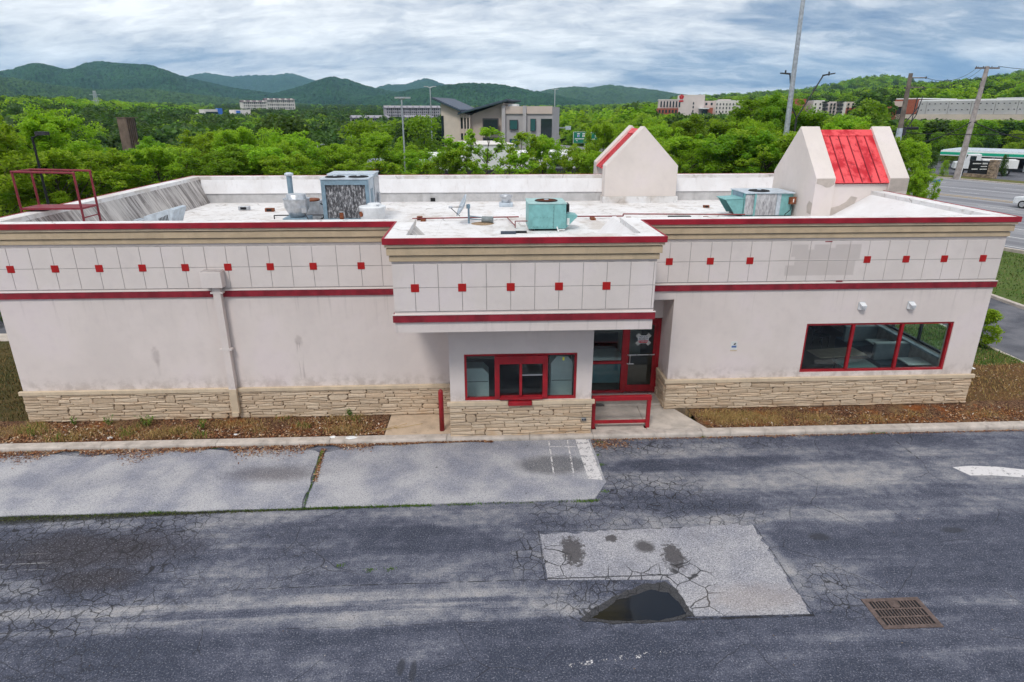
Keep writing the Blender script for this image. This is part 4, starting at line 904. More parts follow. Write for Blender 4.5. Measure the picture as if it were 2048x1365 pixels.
    ln = g.mx(ln, vl(11.2, -3.0, -1.5, .02))
    ck = g.mx(ck, ln)
    c = g.mix(g.mul(ck, .88), c, (.018, .018, .020))
    ft = g.mx(g.ell(x, y, -1.42, -8.95, .06, .16, .3, jf), g.mx(g.ell(x, y, -1.22, -9.05, .055, .2, .3, jf), g.mx(g.ell(x, y, 7.0, -6.0, .22, .12, .4, jf), g.ell(x, y, 10.0, -5.9, .26, .10, .4, jf))))
    c = g.mix(g.mul(ft, .75), c, (.035, .038, .048))
    g.out(g.pbsdf(c, .88, g.bump(agg, .5, .012), 0, .25)); return m
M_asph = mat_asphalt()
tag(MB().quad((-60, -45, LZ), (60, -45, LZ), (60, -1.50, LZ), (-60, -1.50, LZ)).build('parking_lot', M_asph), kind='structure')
def mat_pad():
    m, g = newmat('pale_paving'); p = g.pos(); x, y, z = g.sep(p)
    agg = g.noise(p, 36, 3, .75); big = g.noise(p, .8, 6, .6); jit = g.mul(g.sub(g.noise(p, 1.6, 5, .65), .5), 1.1)
    c = g.mix(g.st(big, .34, .64), (.235, .243, .290), (.41, .405, .42))
    gut = g.mul(g.st(g.add(y, g.mul(jit, .25)), -2.35, -1.6), .28); c = g.mix(gut, c, (.13, .135, .16))
    c = g.mix(g.mul(g.ell(x, y, -5.2, -2.95, 1.05, .34, .6, jit), .72), c, (.10, .085, .085)); c = g.mix(g.mul(g.ell(x, y, -5.6, -2.75, 1.8, .5, .6, jit), .25), c, (.13, .14, .18))
    c = g.mix(g.mul(g.ell(x, y, 1.75, -2.85, .95, .45, .35, g.mul(jit, .5)), .72), c, (.085, .085, .09))
    c = g.mix(g.mul(g.ell(x, y, -2.6, -2.6, 2.2, .45, .7, jit), .2), c, (.12, .13, .17))
    c = g.mix(g.mul(g.ell(x, y, -9.5, -3.1, 2.4, .4, .7, jit), .22), c, (.14, .15, .19))
    c = g.mix(g.mul(g.st(agg, .53, .72), .55), c, (.66, .65, .69)); c = g.mix(g.mul(g.st(agg, .49, .33), .65), c, (.07, .073, .095))
    spot = g.mul(g.st(g.voro(p, 1.1, 'F1'), .045, .02), .7); c = g.mix(spot, c, (.06, .06, .07))
    g.out(g.pbsdf(c, .9, g.bump(agg, .5, .01), 0, .2)); return m
M_padm = mat_pad()
def wav(p0, p1, n, a, seed):
    r = random.Random(seed); q = []
    for i in range(n+1):
        t = i/n; x = p0[0]+(p1[0]-p0[0])*t; y = p0[1]+(p1[1]-p0[1])*t; dx_, dy_ = p1[0]-p0[0], p1[1]-p0[1]; l = math.hypot(dx_, dy_)
        k = r.uniform(-a, a) if 0 < i < n else 0; q.append((x-dy_/l*k, y+dx_/l*k))
    return q
PZ = -.145
gutter = []
r = random.Random(4)
pl = wav((-40, -4.44), (-4.20, -4.46), 90, .02, 1) + wav((-4.18, -4.44), (-4.36, -1.98), 10, .03, 2) + [(-4.5, -1.86), (-4.8, -1.78), (-6.2, -1.72), (-6.6, -1.80), (-7.3, -1.66), (-9.3, -1.70), (-10.4, -1.92), (-11.2, -1.74), (-12.8, -1.80), (-14, -1.7), (-40, -1.7)]
lp = MB().prism(pl, 'z', LZ-.05, PZ).build('drive_lane_slab', M_padm); tag(lp, kind='structure')
pl = [(-4.10, -4.46)] + wav((-4.08, -4.46), (2.50, -4.42), 60, .02, 5) + [(2.90, -3.72)] + wav((2.90, -3.70), (2.86, -1.57), 8, .015, 6) + [(0.2, -1.57), (-1.6, -1.60), (-3.2, -1.68), (-3.9, -1.84)] + wav((-4.22, -1.98), (-4.10, -4.44), 9, .03, 7)
tag(MB().prism(pl, 'z', LZ-.05, PZ).build('drive_lane_slab', M_padm), kind='structure')
def mat_patchm():
    m, g = newmat('patched_asphalt'); p = g.pos(); x, y, z = g.sep(p)
    agg = g.noise(p, 36, 3, .75); big = g.noise(p, 1.1, 6, .6); jf = g.mul(g.sub(g.noise(p, 3.5, 5, .65), .5), 1.2)
    c = g.mix(g.st(big, .3, .7), (.245, .248, .285), (.35, .345, .365)); c = g.mix(g.mul(g.st(agg, .52, .68), .7), c, (.62, .61, .64)); c = g.mix(g.mul(g.st(agg, .49, .34), .72), c, (.06, .062, .08))
    jg = g.add(g.mul(jf, .8), g.mul(g.sub(g.noise(p, 11, 5, .7), .5), 2.4))
    st_ = g.mx(g.ell(x, y, 1.75, -6.25, .22, .42, .2, jg), g.mx(g.ell(x, y, 3.75, -6.45, .20, .40, .2, jg), g.mx(g.ell(x, y, 3.25, -6.15, .20, .18, .4, jf), g.ell(x, y, 2.6, -5.85, .14, .12, .2, jg))))
    c = g.mix(g.mul(g.st(g.noise(p, 3.2, 6, .7), .50, .72), .45), c, (.13, .13, .15)); c = g.mix(g.mul(st_, .85), c, (.055, .05, .052))
    wp = g.warp(p, 1.6, .25); e1 = g.voro(wp, 2.4, 'DISTANCE_TO_EDGE')
    mA = g.mx(g.ell(x, y, 2.9, -7.2, 1.0, .55, .3, jf), g.mx(g.ell(x, y, 3.9, -7.4, .45, .9, .35, jf), g.ell(x, y, 1.35, -6.6, .3, .8, .35, jf)))
    ck = g.mul(g.sub(1.0, g.st(e1, .012, .034)), mA); hl = g.box(x, g.add(y, g.mul(jf, .05)), 1.1, 3.5, -7.03, -7.0, .01); ck = g.mx(ck, hl)
    c = g.mix(g.mul(ck, .88), c, (.02, .02, .022))
    c = g.mix(g.mul(g.ell(x, y, 5.0, -7.7, .9, .35, .6, jf), .3), c, (.30, .24, .20))
    g.out(g.pbsdf(c, .9, g.bump(agg, .5, .012), 0, .2)); return m
pp = [(1.13, -5.64)] + wav((1.13, -5.64), (5.77, -5.52), 40, .05, 3)[1:] + wav((5.77, -5.52), (5.74, -8.14), 24, .05, 9)[1:] + [(3.62, -8.10), (3.58, -7.6), (3.45, -7.15), (2.9, -7.12), (1.15, -7.05)]
tag(MB().prism(pp, 'z', LZ-.02, LZ+.010).build('asphalt_patch', mat_patchm()), kind='structure')
# puddle
def mat_water():
    m, g = newmat('puddle_water'); p = g.pos(); x, y, z = g.sep(p)
    c = g.mix(g.st(g.add(x, g.mul(g.sub(g.noise(p, 3, 4, .6), .5), .8)), 2.1, 2.8), (.020, .019, .013), (.006, .010, .018))
    g.out(g.pbsdf(c, .05, None, 0, .22)); return m
def mat_damp():
    m, g = newmat('damp_asphalt'); p = g.pos(); agg = g.noise(p, 44, 3, .75)
    c = g.mix(g.st(agg, .4, .7), (.030, .031, .036), (.085, .084, .088)); e1 = g.voro(g.warp(p, 1.6, .22), 5.0, 'DISTANCE_TO_EDGE')
    c = g.mix(g.mul(g.sub(1.0, g.st(e1, .012, .04)), .85), c, (.012, .012, .014)); g.out(g.pbsdf(c, .6, g.bump(agg, .5, .01), 0, .3)); return m
def blob(pts, k, a, seed):
    r = random.Random(seed); q = []
    n = len(pts)
    for i in range(n):
        a0, b0 = pts[i], pts[(i+1) % n]
        for j in range(k):
            t = j/k; q.append((a0[0]+(b0[0]-a0[0])*t+r.uniform(-a, a), a0[1]+(b0[1]-a0[1])*t+r.uniform(-a, a)))
    return q
dz_ = [(1.60, -8.10), (1.78, -7.92), (2.15, -7.66), (2.5, -7.46), (2.95, -7.26), (3.38, -7.22), (3.55, -7.45), (3.58, -7.75), (3.66, -8.08), (3.0, -8.22), (2.2, -8.21)]
tag(MB().prism(blob(dz_, 5, .026, 2), 'z', LZ-.02, LZ+.014).build('damp_asphalt', mat_damp()), kind='structure')
pd_ = [(1.84, -8.06), (2.05, -7.90), (2.35, -7.66), (2.75, -7.52), (3.05, -7.42), (3.35, -7.50), (3.47, -7.75), (3.52, -8.05), (3.0, -8.17), (2.3, -8.15)]
tag(MB().prism(blob(pd_, 4, .016, 3), 'z', LZ-.02, LZ+.018).build('puddle', mat_water()), 'dark puddle in the broken asphalt beside the grey patch', 'puddle')
# painted marks (worn)
def mat_paint(wear):
    m, g = newmat('worn_white_paint'); p = g.pos(); n = g.noise(p, 7, 6, .7); n2 = g.noise(p, 40, 3, .7)
    mk = g.mul(g.st(g.add(g.mul(n, .7), g.mul(n2, .3)), wear, wear+.05), 1.0)
    b = g.n('ShaderNodeBsdfTransparent'); s_ = g.pbsdf(g.mix(n2, (.55, .53, .54), (.70, .68, .68)), .8, None, 0, .2)
    x_ = g.n('ShaderNodeMixShader'); g.set(x_.inputs[0], mk); g.t.links.new(b.outputs[0], x_.inputs[1]); g.t.links.new(s_, x_.inputs[2]); g.out(x_.outputs[0]); return m
M_pt = mat_paint(.43); M_pt2 = mat_paint(.40)
zq = PZ+.004
tag(MB().quad((2.45, -1.58, zq), (2.81, -1.58, zq), (2.83, -3.64, zq), (2.49, -3.56, zq)).build('stop_bar_marking', M_pt), kind='structure')
for a, b in ((1.72, 1.67), (2.23, 2.16)): tag(MB().quad((a-.02, -1.62, zq), (a+.02, -1.62, zq), (b+.02, -3.45, zq), (b-.02, -3.45, zq)).build('lane_line_marking', mat_paint(.47)), kind='structure')
tag(MB().quad((1.72, -1.92, zq), (2.42, -1.96, zq), (2.42, -1.99, zq), (1.72, -1.95, zq)).build('lane_line_marking', M_pt), kind='structure')
ar = [(11.78, -3.42), (12.3, -3.38), (12.9, -3.45), (13.5, -3.62), (14.1, -3.95), (14.6, -4.4), (14.2, -4.55), (13.7, -4.2), (13.2, -3.97), (12.5, -3.84), (11.95, -3.82), (11.86, -3.62)]
tag(MB().prism(ar, 'z', LZ+.003, LZ+.005).build('curved_arrow_marking', M_pt2), kind='structure')
tag(MB().quad((-1.5+2.5, -9.05, LZ+.004), (3.3, -8.75, LZ+.004), (3.3, -8.86, LZ+.004), (1.0, -9.15, LZ+.004)).build('faded_line_marking', mat_paint(.56)), kind='structure')
# drain grate
dg = thing('storm_drain', 'rusty square storm drain grate set in the asphalt', 'drain', (7.38, -8.18, LZ))
M_iron = mat_plain('cast_iron', (.13, .095, .085), .8, metal=.2, var=.3, scale=9)
gx0, gx1, gy0, gy1 = 6.85, 7.92, -8.55, -7.83; zt_ = LZ+.016
ff = MB(); ff.box(gx0, gx1, gy0, gy0+.075, LZ-.03, zt_); ff.box(gx0, gx1, gy1-.075, gy1, LZ-.03, zt_); ff.box(gx0, gx0+.09, gy0+.075, gy1-.075, LZ-.03, zt_); ff.box(gx1-.09, gx1, gy0+.075, gy1-.075, LZ-.03, zt_)
ff.build('frame', M_iron, dg); B(gx0+.05, gx1-.05, gy0+.05, gy1-.05, LZ+.001, LZ+.004).build('drain_pit', M_black, dg)
nb = 15; sp_ = (gx1-gx0-.18)/nb
for i in range(1, nb): B(gx0+.09+sp_*i-.012, gx0+.09+sp_*i+.012, gy0+.075, gy1-.075, LZ+.005, zt_-.002).build('bar', M_iron, dg)
for k in (1, 2): yy = gy0+.075+(gy1-gy0-.15)*k/3; B(gx0+.09, gx1-.09, yy-.014, yy+.014, LZ+.005, zt_-.001).build('cross_bar', M_iron, dg)
MB().lathe([(0, .0), (.10, .0), (.10, .004), (0, .004)], 7.38, -7.98, zt_, 18).build('boss', M_iron, dg)
# ------------------------------------------------------------------ kerbs, walks, beds
kb = MB().box(-60, 60, -1.50, -1.28, -.40, -.20).build('kerb', M_kerb); tag(kb, kind='structure')
KX = [-60, -50, -40, -30, -22.4, -19.4, -16.3, -13.3, -10.2, -7.2, -4.2, -1.05, 1.2, 2.95, 6.0, 8.9, 11.9, 14.9, 18, 60]
prof = [(-1.56, -.40), (-1.55, -.10), (-1.535, -.065), (-1.50, -.048), (-1.27, -.045), (-1.25, -.055), (-1.25, -.40)]
for a, b in zip(KX[:-1], KX[1:]): MB().prism(prof, 'x', a+.006, b-.006).build('kerb_segment', M_kerb, kb)
kr = MB().box(19.02, 19.18, 1.0, 60, -.5, -.2).build('kerb', M_kerb); tag(kr, kind='structure')
pr2 = [(19.20, -.4), (19.20, -.06), (19.16, -.04), (19.02, -.04), (19.0, -.4)]
for k in range(14): MB().prism(pr2, 'y', 1.0+3*k+.006, 4.0+3*k-.006).build('kerb_segment', M_kerb, kr)
kg = MB().box(24.62, 24.78, 2.0, 60, -.5, -.2).build('kerb', M_kerb); tag(kg, kind='structure')
pr3 = [(24.60, -.4), (24.60, -.05), (24.64, -.03), (24.80, -.03), (24.82, -.4)]
for k in range(10): MB().prism(pr3, 'y', 2.0+3*k+.006, 5.0+3*k-.006).build('kerb_segment', M_kerb, kg)
def mat_sideasph():
    m, g = newmat('side_asphalt'); p = g.pos(); n = g.noise(p, .8, 6, .6); a_ = g.noise(p, 40, 3, .7); c = g.mix(g.st(n, .3, .7), (.075, .078, .095), (.16, .16, .18)); c = g.mix(g.mul(g.st(a_, .55, .8), .4), c, (.35, .35, .36)); g.out(g.pbsdf(c, .9, g.bump(a_, .4, .01), 0, .2)); return m
M_sa = mat_sideasph()
tag(MB().quad((19.2, -1.49, LZ-.004), (24.6, -1.49, LZ-.004), (24.6, 34, LZ-.004), (19.2, 34, LZ-.004)).build('side_driveway', M_sa), kind='structure')
def mat_lawn(name, a, b, c3):
    m, g = newmat(name); p = g.pos(); n = g.noise(p, .35, 6, .6); n2 = g.noise(p, 3, 6, .7); n3 = g.noise(p, 30, 3, .7)
    c = g.mix(g.st(n, .35, .65), a, b); c = g.mix(g.mul(g.st(n2, .45, .7), .6), c, c3); c = g.mix(g.mul(g.st(n3, .5, .8), .4), c, tuple(min(1, v*1.6) for v in a))
    g.out(g.pbsdf(c, .95, g.bump(g.add(n3, n2), .7, .05), 0, .1)); return m
M_lawn = mat_lawn('lawn_grass', (.070, .125, .025), (.105, .150, .040), (.16, .14, .07))
M_rough = mat_lawn('rough_grass', (.060, .062, .022), (.10, .075, .032), (.15, .09, .04))
def mat_mulch():
    m, g = newmat('mulch'); p = g.pos(); n = g.noise(p, .9, 5, .6); ch = g.voro(g.warp(p, 3, .3), 34, 'F1', 1); chs = g.sep(ch)[0]
    c = g.ramp(chs, [(0, (.035, .018, .012)), (.4, (.10, .050, .030)), (.7, (.17, .085, .05)), (1, (.27, .17, .10))])
    c = g.mix(g.mul(g.st(n, .5, .66), .7), c, (.24, .16, .08)); c = g.mix(g.mul(g.st(g.noise(p, 1.6, 4, .6), .54, .68), .65), c, (.32, .095, .022))
    g.out(g.pbsdf(c, .95, g.bump(g.voro(p, 34, 'F1', 0), .9, .03), 0, .1)); return m
M_mulch = mat_mulch()
def bed(name, x0, x1, y0, y1, z0, z1, mat, seed, step=.12):
    nx, ny = max(2, int((x1-x0)/step)), max(2, int((y1-y0)/step)); r = random.Random(seed); vs_ = []; fs_ = []
    for j in range(ny+1):
        for i in range(nx+1):
            x, y = x0+(x1-x0)*i/nx, y0+(y1-y0)*j/ny
            vs_.append((x, y, z0+(z1-z0)*j/ny + .02*math.sin(x*1.7+y*2)+.015*math.sin(x*4.3-y*3.1)+r.uniform(-.012, .012)))
    for j in range(ny):
        for i in range(nx): k = j*(nx+1)+i; fs_.append((k, k+1, k+nx+2, k+nx+1))
    return tag(MB().add(vs_, fs_).build(name, mat, smooth=True), kind='structure')
bed('planting_bed', -22, -2.76, -1.30, .02, -.09, -.02, M_mulch, 1); bed('planting_bed', 6.05, 19.05, -1.30, .02, -.09, -.03, M_mulch, 2)
bed('grass_verge', 14.5, 19.05, 3.0, 14, -.055, -.05, M_lawn, 6, .25)
bed('planting_bed', 14.5, 19.05, .02, 3.0, -.06, -.055, mat_lawn('brown_bed', (.10, .065, .03), (.15, .085, .04), (.20, .11, .04)), 3, .25)
bed('grass_verge', -20.5, -12.90, .02, 7, -.06, -.02, M_rough, 4, .25)
tag(MB().quad((24.8, -1.2, -.10), (43.2, -1.2, -.10), (24.8, 43.5, -.10)).build('lawn', M_lawn), kind='structure')
tag(MB().quad((-60, -1.3, -.2), (-20.5, -1.3, -.2), (-20.5, 36, -.2), (-60, 36, -.2)).build('side_parking', M_sa), kind='structure')
tag(MB().quad((-20.5, 7.0, -.10), (-12.9, 7.0, -.10), (-12.9, 8.2, -.10), (-20.5, 8.2, -.10)).build('side_walk', M_concrete), kind='structure')
tag(MB().quad((-20.5, 8.2, -.2), (-12.9, 8.2, -.2), (-12.9, 36, -.2), (-20.5, 36, -.2)).build('rear_parking', M_sa), kind='structure')
tag(MB().quad((-12.9, 13.2, -.2), (19.0, 13.2, -.2), (19.0, 34, -.2), (-12.9, 34, -.2)).build('rear_parking', M_sa), kind='structure')
# entry walk and pad: slabs
sv = thing('pad', '', '') if 0 else None
wk = MB().prism([(2.84, -1.26), (4.5, -1.26), (4.6, 1.0), (2.84, 1.0)], 'z', -.3, -.045).build('entry_walk', M_concrete); tag(wk, kind='structure')
MB().prism([(4.515, -1.26), (6.20, -1.26), (5.62, .0), (5.34, .0), (5.34, 1.0), (4.615, 1.0)], 'z', -.3, -.043).build('walk_slab', M_concrete, wk)
MB().prism([(3.6, .22), (5.33, .22), (5.33, .96), (2.9, .96), (2.9, .36), (3.5, .36)], 'z', -.05, .03).build('entry_step', M_concrete, wk, bevel=.012)
pdm = MB().prism([(-2.76, -1.26), (-.93, -1.26), (-.93, -.03), (-2.74, -.03)], 'z', -.3, -.047).build('concrete_pad', mat_plain('stained_concrete', (.52, .40, .29), .9, var=.16, scale=1.6, bump=.5, dirt=.35)); tag(pdm, kind='structure')
# ------------------------------------------------------------------ litter, blades, weeds
def mat_scatter(name, stops, rough=.9):
    m, g = newmat(name); g.out(g.pbsdf(g.ramp(g.isl(), stops), rough, None, 0, .15)); return m
M_chip = mat_scatter('leaf_litter', [(0, (.055, .022, .016)), (.35, (.18, .070, .035)), (.65, (.32, .15, .07)), (.88, (.46, .30, .17)), (1, (.6, .53, .45))])
M_straw = mat_scatter('straw', [(0, (.22, .12, .05)), (.5, (.44, .29, .12)), (.9, (.36, .26, .09)), (1, (.16, .20, .05))])
M_green = mat_scatter('weed_green', [(0, (.045, .11, .015)), (.6, (.09, .19, .02)), (1, (.17, .24, .04))])
M_moss = mat_scatter('moss', [(0, (.03, .05, .015)), (.6, (.07, .12, .02)), (1, (.14, .19, .05))])
def chips(name, fn, n, smin, smax, mat, z, zj=.02, tilt=.5):
    V = []; Fc = []; r = random.Random(hash(name) % 1000 if 0 else len(name)*7+n)
    k = 0
    while k < n:
        q = fn(r)
        if q is None: k += 0; continue
        x, y = q[0], q[1]; zz_ = q[2] if len(q) > 2 else z; a = r.uniform(0, PI); l = r.uniform(smin, smax); w_ = l*r.uniform(.3, .7); b = len(V)
        ca, sa = math.cos(a), math.sin(a); tz = r.uniform(-tilt, tilt)*l; h = zz_+r.uniform(.002, zj)+abs(tz)
        V += [(x+ca*l, y+sa*l, h+tz), (x-sa*w_, y+ca*w_, h+r.uniform(-.3, .3)*w_), (x-ca*l, y-sa*l, h-tz), (x+sa*w_, y-ca*w_, h)]; Fc.append((b, b+1, b+2, b+3)); k += 1
    mb = MB(); mb.v = V; mb.f = Fc; return tag(mb.build(name, mat), kind='stuff')
def blades(name, fn, n, h0, h1, mat, z=-.05, lean=.6, wd=.012):
    V = []; Fc = []; r = random.Random(n+len(name))
    for _ in range(n):
        q = fn(r); x, y = q[0], q[1]; zz_ = q[2] if len(q) > 2 else z; h = r.uniform(h0, h1)*(q[3] if len(q) > 3 else 1); a = r.uniform(0, 2*PI); ln_ = r.uniform(0, lean)*h; b = len(V)
        wx, wy = math.cos(a+1.57)*wd, math.sin(a+1.57)*wd; cx, cy = math.cos(a), math.sin(a)
        V += [(x-wx, y-wy, zz_), (x+wx, y+wy, zz_), (x+cx*ln_*.4+wx*.7, y+cy*ln_*.4+wy*.7, zz_+h*.6), (x+cx*ln_*.4-wx*.7, y+cy*ln_*.4-wy*.7, zz_+h*.6), (x+cx*ln_, y+cy*ln_, zz_+h*.9)]
        Fc += [(b, b+1, b+2, b+3), (b+3, b+2, b+4)]
    mb = MB(); mb.v = V; mb.f = Fc; return tag(mb.build(name, mat), kind='stuff')
def fb_left(r): return (r.uniform(-16, -2.8), r.uniform(-1.24, -.05))
def fb_right(r): return (r.uniform(6.25+.0, 18.9), r.uniform(-1.24, -.05))
chips('mulch_chips', fb_left, 9000, .015, .05, M_chip, -.06); chips('mulch_chips', fb_right, 6500, .012, .045, M_chip, -.07)
chips('orange_moss_litter', lambda r: (lambda c: (c[0]+r.gauss(0, .5), min(-.05, max(-1.2, c[1]+r.gauss(0, .2)))))(r.choice([(11.5, -.9), (12.6, -.9), (14.2, -.8), (15.5, -.6), (8.2, -.4), (-5.4, -.7), (-9, -.6)])), 2600, .012, .03, mat_scatter('orange_litter', [(0, (.16, .05, .015)), (.6, (.34, .12, .03)), (1, (.48, .24, .08))]), -.06)
chips('side_litter', lambda r: (r.uniform(14.7, 18.9), r.uniform(0, 9)), 6000, .01, .035, M_chip, -.04)
def f_gut(r):
    x = r.uniform(-14, .2); lim = .34 if x < -3 else .06
    return (x, -1.57-abs(r.gauss(0, lim*(.45+.35*math.sin(x*1.9)+.2*math.sin(x*4.7)))), PZ)
chips('gutter_litter', f_gut, 9000, .01, .035, M_chip, LZ)
chips('gutter_litter', lambda r: (r.uniform(2.9, 19), -1.57-abs(r.gauss(0, .05))), 2600, .01, .03, M_chip, LZ)
chips('gutter_litter', lambda r: (r.gauss(3.25, .35), r.gauss(-1.85, .12)), 500, .01, .035, M_chip, LZ)
chips('lot_debris', lambda r: (r.uniform(-12, 13), r.uniform(-9.6, -1.7)), 260, .006, .02, mat_scatter('debris', [(0, (.03, .03, .03)), (.5, (.12, .08, .05)), (.8, (.3, .22, .14)), (1, (.6, .58, .55))]), LZ+.005, .004, .2)
cl_ = [(random.Random(i).uniform(-15.5, -3.2), random.Random(i+50).uniform(-1.1, -.25)) for i in range(34)]
def f_tuft(r):
    c = cl_[r.randrange(len(cl_))]; return (c[0]+r.gauss(0, .22), min(-.05, max(-1.22, c[1]+r.gauss(0, .13))))
blades('dry_grass', f_tuft, 7500, .05, .20, M_straw, -.07, 1.2, .005)
clr = [(6.6, -.5), (7.1, -.8), (7.6, -.6), (8.1, -.9), (8.7, -.5), (9.6, -.8), (7.3, -.35), (11.2, -.9), (12.6, -.7), (14.6, -.8), (16.0, -.5), (6.9, -1.0), (9.1, -1.05), (10.3, -1.0)]
def f_tuft2(r):
    c = clr[min(len(clr)-1, int(abs(r.gauss(0, 5))))]; return (c[0]+r.gauss(0, .3), min(-.05, max(-1.22, c[1]+r.gauss(0, .16))))
blades('dry_grass', f_tuft2, 7500, .03, .13, M_straw, -.07, 1.6, .005)
blades('weeds', lambda r: (lambda c: (c[0]+r.gauss(0, .14), min(-.06, c[1]+r.gauss(0, .09))))(r.choice(cl_[:15])), 700, .05, .22, M_green, -.07, .9, .007)
blades('verge_grass', lambda r: (r.uniform(14.7, 18.95), 3.0+7*r.random()), 9000, .05, .18, mat_scatter('verge_green', [(0, (.06, .12, .02)), (.6, (.11, .19, .035)), (1, (.2, .22, .08))]), -.05, 1.0, .012)
blades('side_grass', lambda r: (r.uniform(14.7, 18.95), r.uniform(.1, 4)), 3000, .03, .12, M_straw, -.05, 1.2, .008)
blades('verge_grass', lambda r: (r.uniform(-20, -13), r.uniform(.05, 7)), 9000, .04, .14, mat_scatter('verge', [(0, (.05, .06, .018)), (.5, (.10, .085, .03)), (1, (.22, .14, .06))]), -.05, 1.0, .012)
blades('lawn_grass', lambda r: (lambda q: (q, r.uniform(2, max(3, (39-.925*q)/.38))))(r.uniform(24.9, 38)), 14000, .04, .12, mat_scatter('lawn_blades', [(0, (.06, .11, .02)), (.6, (.10, .16, .035)), (1, (.19, .19, .07))]), -.06, 1.0, .03)
# growth in the joints
def f_seam(r):
    x = r.uniform(-13, 2.6)
    if r.random() < .10: return (x, -4.46+r.gauss(0, .02), LZ)
    if math.sin(x*3.1)+math.sin(x*7.7+1) < -.1: x = -3.4+r.gauss(0, .9)
    if -5.5 < x < -1.2 or r.random() < .4: return (x, -4.47+r.gauss(0, .028), LZ)
    q = r.random()**1.5; return (-13+8.5*q, -4.47-abs(r.gauss(0, .08*(1-q)+.01)), LZ)
blades('joint_moss', f_seam, 3600, .01, .045, M_moss, LZ, .9, .008)
blades('joint_weeds', lambda r: (lambda x: (x, -4.48+r.gauss(0, .02), LZ))(min(2.7, r.choice((-4.1, -3.4, -2.6, -1.9, -1.5, 2.2, -7.4, -.5))+r.gauss(0, .22))), 700, .02, .07, M_green, LZ, .9, .008)
blades('joint_weeds', lambda r: (lambda t: (-4.30+.16*t+r.gauss(0, .02), -1.95-2.5*t, LZ, .35+.65*(t < .25)))(r.random()**1.3), 600, .02, .10, M_green, LZ, .9, .008)
chips('joint_litter', lambda r: (lambda t: (-4.30+.16*t+r.gauss(0, .03), -1.8-1.6*t, LZ+.02))(r.random()**1.6), 700, .01, .03, M_chip, LZ)
chips('joint_soil', lambda r: (lambda q: (-14+10*q, -4.49-abs(r.gauss(0, .13*(1-q)+.01))))(r.random()**1.5), 2400, .012, .035, mat_scatter('dark_soil', [(0, (.015, .015, .012)), (.6, (.04, .045, .02)), (1, (.09, .10, .04))]), LZ, .01, .2)
blades('edge_weeds', lambda r: (lambda c: (c[0]+r.gauss(0, .05), c[1]+r.gauss(0, .03), LZ))(r.choice([(2.92, -2.4), (2.93, -2.9), (2.8, -4.1), (3.1, -1.7), (2.4, -4.45), (-2.9, -6.45), (-1.9, -6.6), (-2.3, -6.62)])), 420, .01, .04, M_green, LZ, .9, .006)
blades('kerb_weeds', lambda r: (lambda c: (c+r.gauss(0, .05), -1.57+r.gauss(0, .015), LZ))(r.choice([-10.2, -7.2, -12, 6.0, 10.8, 11.1])), 260, .02, .06, M_green, LZ, .9, .006)
def sprig(x, y, h, n, label, spread=.12):
    t = thing('weed', label, 'weed', (x, y, -.06), 'green weeds in the beds'); st_ = MB(); lf = MB(); r = random.Random(int((x+50)*100))
    for i in range(n):
        a = r.uniform(0, 2*PI); tip = Vector((x+math.cos(a)*spread*r.uniform(.3, 1), y+math.sin(a)*spread*.6*r.uniform(.3, 1), -.06+h*r.uniform(.6, 1))); b0 = Vector((x, y, -.08)); st_.tube(b0, tip, .005, .003, n=4)
        for k in range(7):
            p = b0.lerp(tip, .35+.65*k/6); d_ = Vector((r.uniform(-1, 1), r.uniform(-1, 1), r.uniform(0, .8))).normalized()*r.uniform(.04, .09); s_ = d_.cross(Vector((0, 0, 1))).normalized()*.018; lf.quad(p, p+d_*.5+s_, p+d_, p+d_*.5-s_)
    st_.build('stem', M_green, t); lf.build('leaves', M_green, t)
sprig(-3.88, -.14, .32, 6, 'bright green sprig against the stone base near the concrete pad'); sprig(-9.5, -.45, .38, 10, 'bushy green weed clump in the bed left of the downspout', .25); sprig(-11.6, -.25, .30, 6, 'thin green weed at the foot of the stone near the left corner'); sprig(-10.6, -.3, .30, 7, 'green weed between two others under the left wall', .16); sprig(-7.9, -.6, .30, 7, 'yellow-green weed just left of the downspout foot', .2)
def paper(x, y, z, s_, label, seed):
    r = random.Random(seed); n = 7; t_ = MB(); vs_ = []
    for k in range(2):
        for i in range(n): a = 2*PI*i/n; q = s_*r.uniform(.6, 1.2)*(1-.35*k); vs_.append((x+q*math.cos(a), y+q*.6*math.sin(a), z+.01+.03*k*r.uniform(.4, 1)))
    fs_ = [(i, (i+1) % n, n+(i+1) % n, n+i) for i in range(n)] + [tuple(range(n, 2*n))]
    tag(t_.add(vs_, fs_).build('litter', M_white), label, 'litter', 'scraps of white litter along the kerb')
paper(-4.15, -1.32, -.05, .11, 'torn white scrap lying on the kerb left of the slab joint', 1); paper(-3.65, -1.38, -.05, .16, 'flat pale scrap on the kerb above the gutter leaves', 2); paper(-5.0, -1.64, LZ, .06, 'small white scrap in the gutter leaves left of the slab joint', 3); paper(-3.7, -1.68, LZ, .06, 'small white scrap in the gutter leaves right of the slab joint', 4); paper(-10.2, -1.05, -.07, .10, 'pale flattened scrap in the left bed', 5); paper(-6.85, -1.02, -.07, .07, 'small white scrap near the downspout foot', 6); paper(16.8, 2.6, -.04, .14, 'white scrap lying on the brown bed by the right corner', 7)
bw_ = MB(); r = random.Random(3)
for k in range(5):
    p = Vector((-3.3+.2*k, -1.15+.09*k*.6, -.02)); q = p+Vector((r.uniform(.4, .8), r.uniform(.1, .3), r.uniform(.0, .05))); bw_.tube(p, q, .006, n=5)
tag(bw_.build('dry_twigs', M_straw), 'pale dry twigs lying at the left edge of the concrete pad', 'twigs')
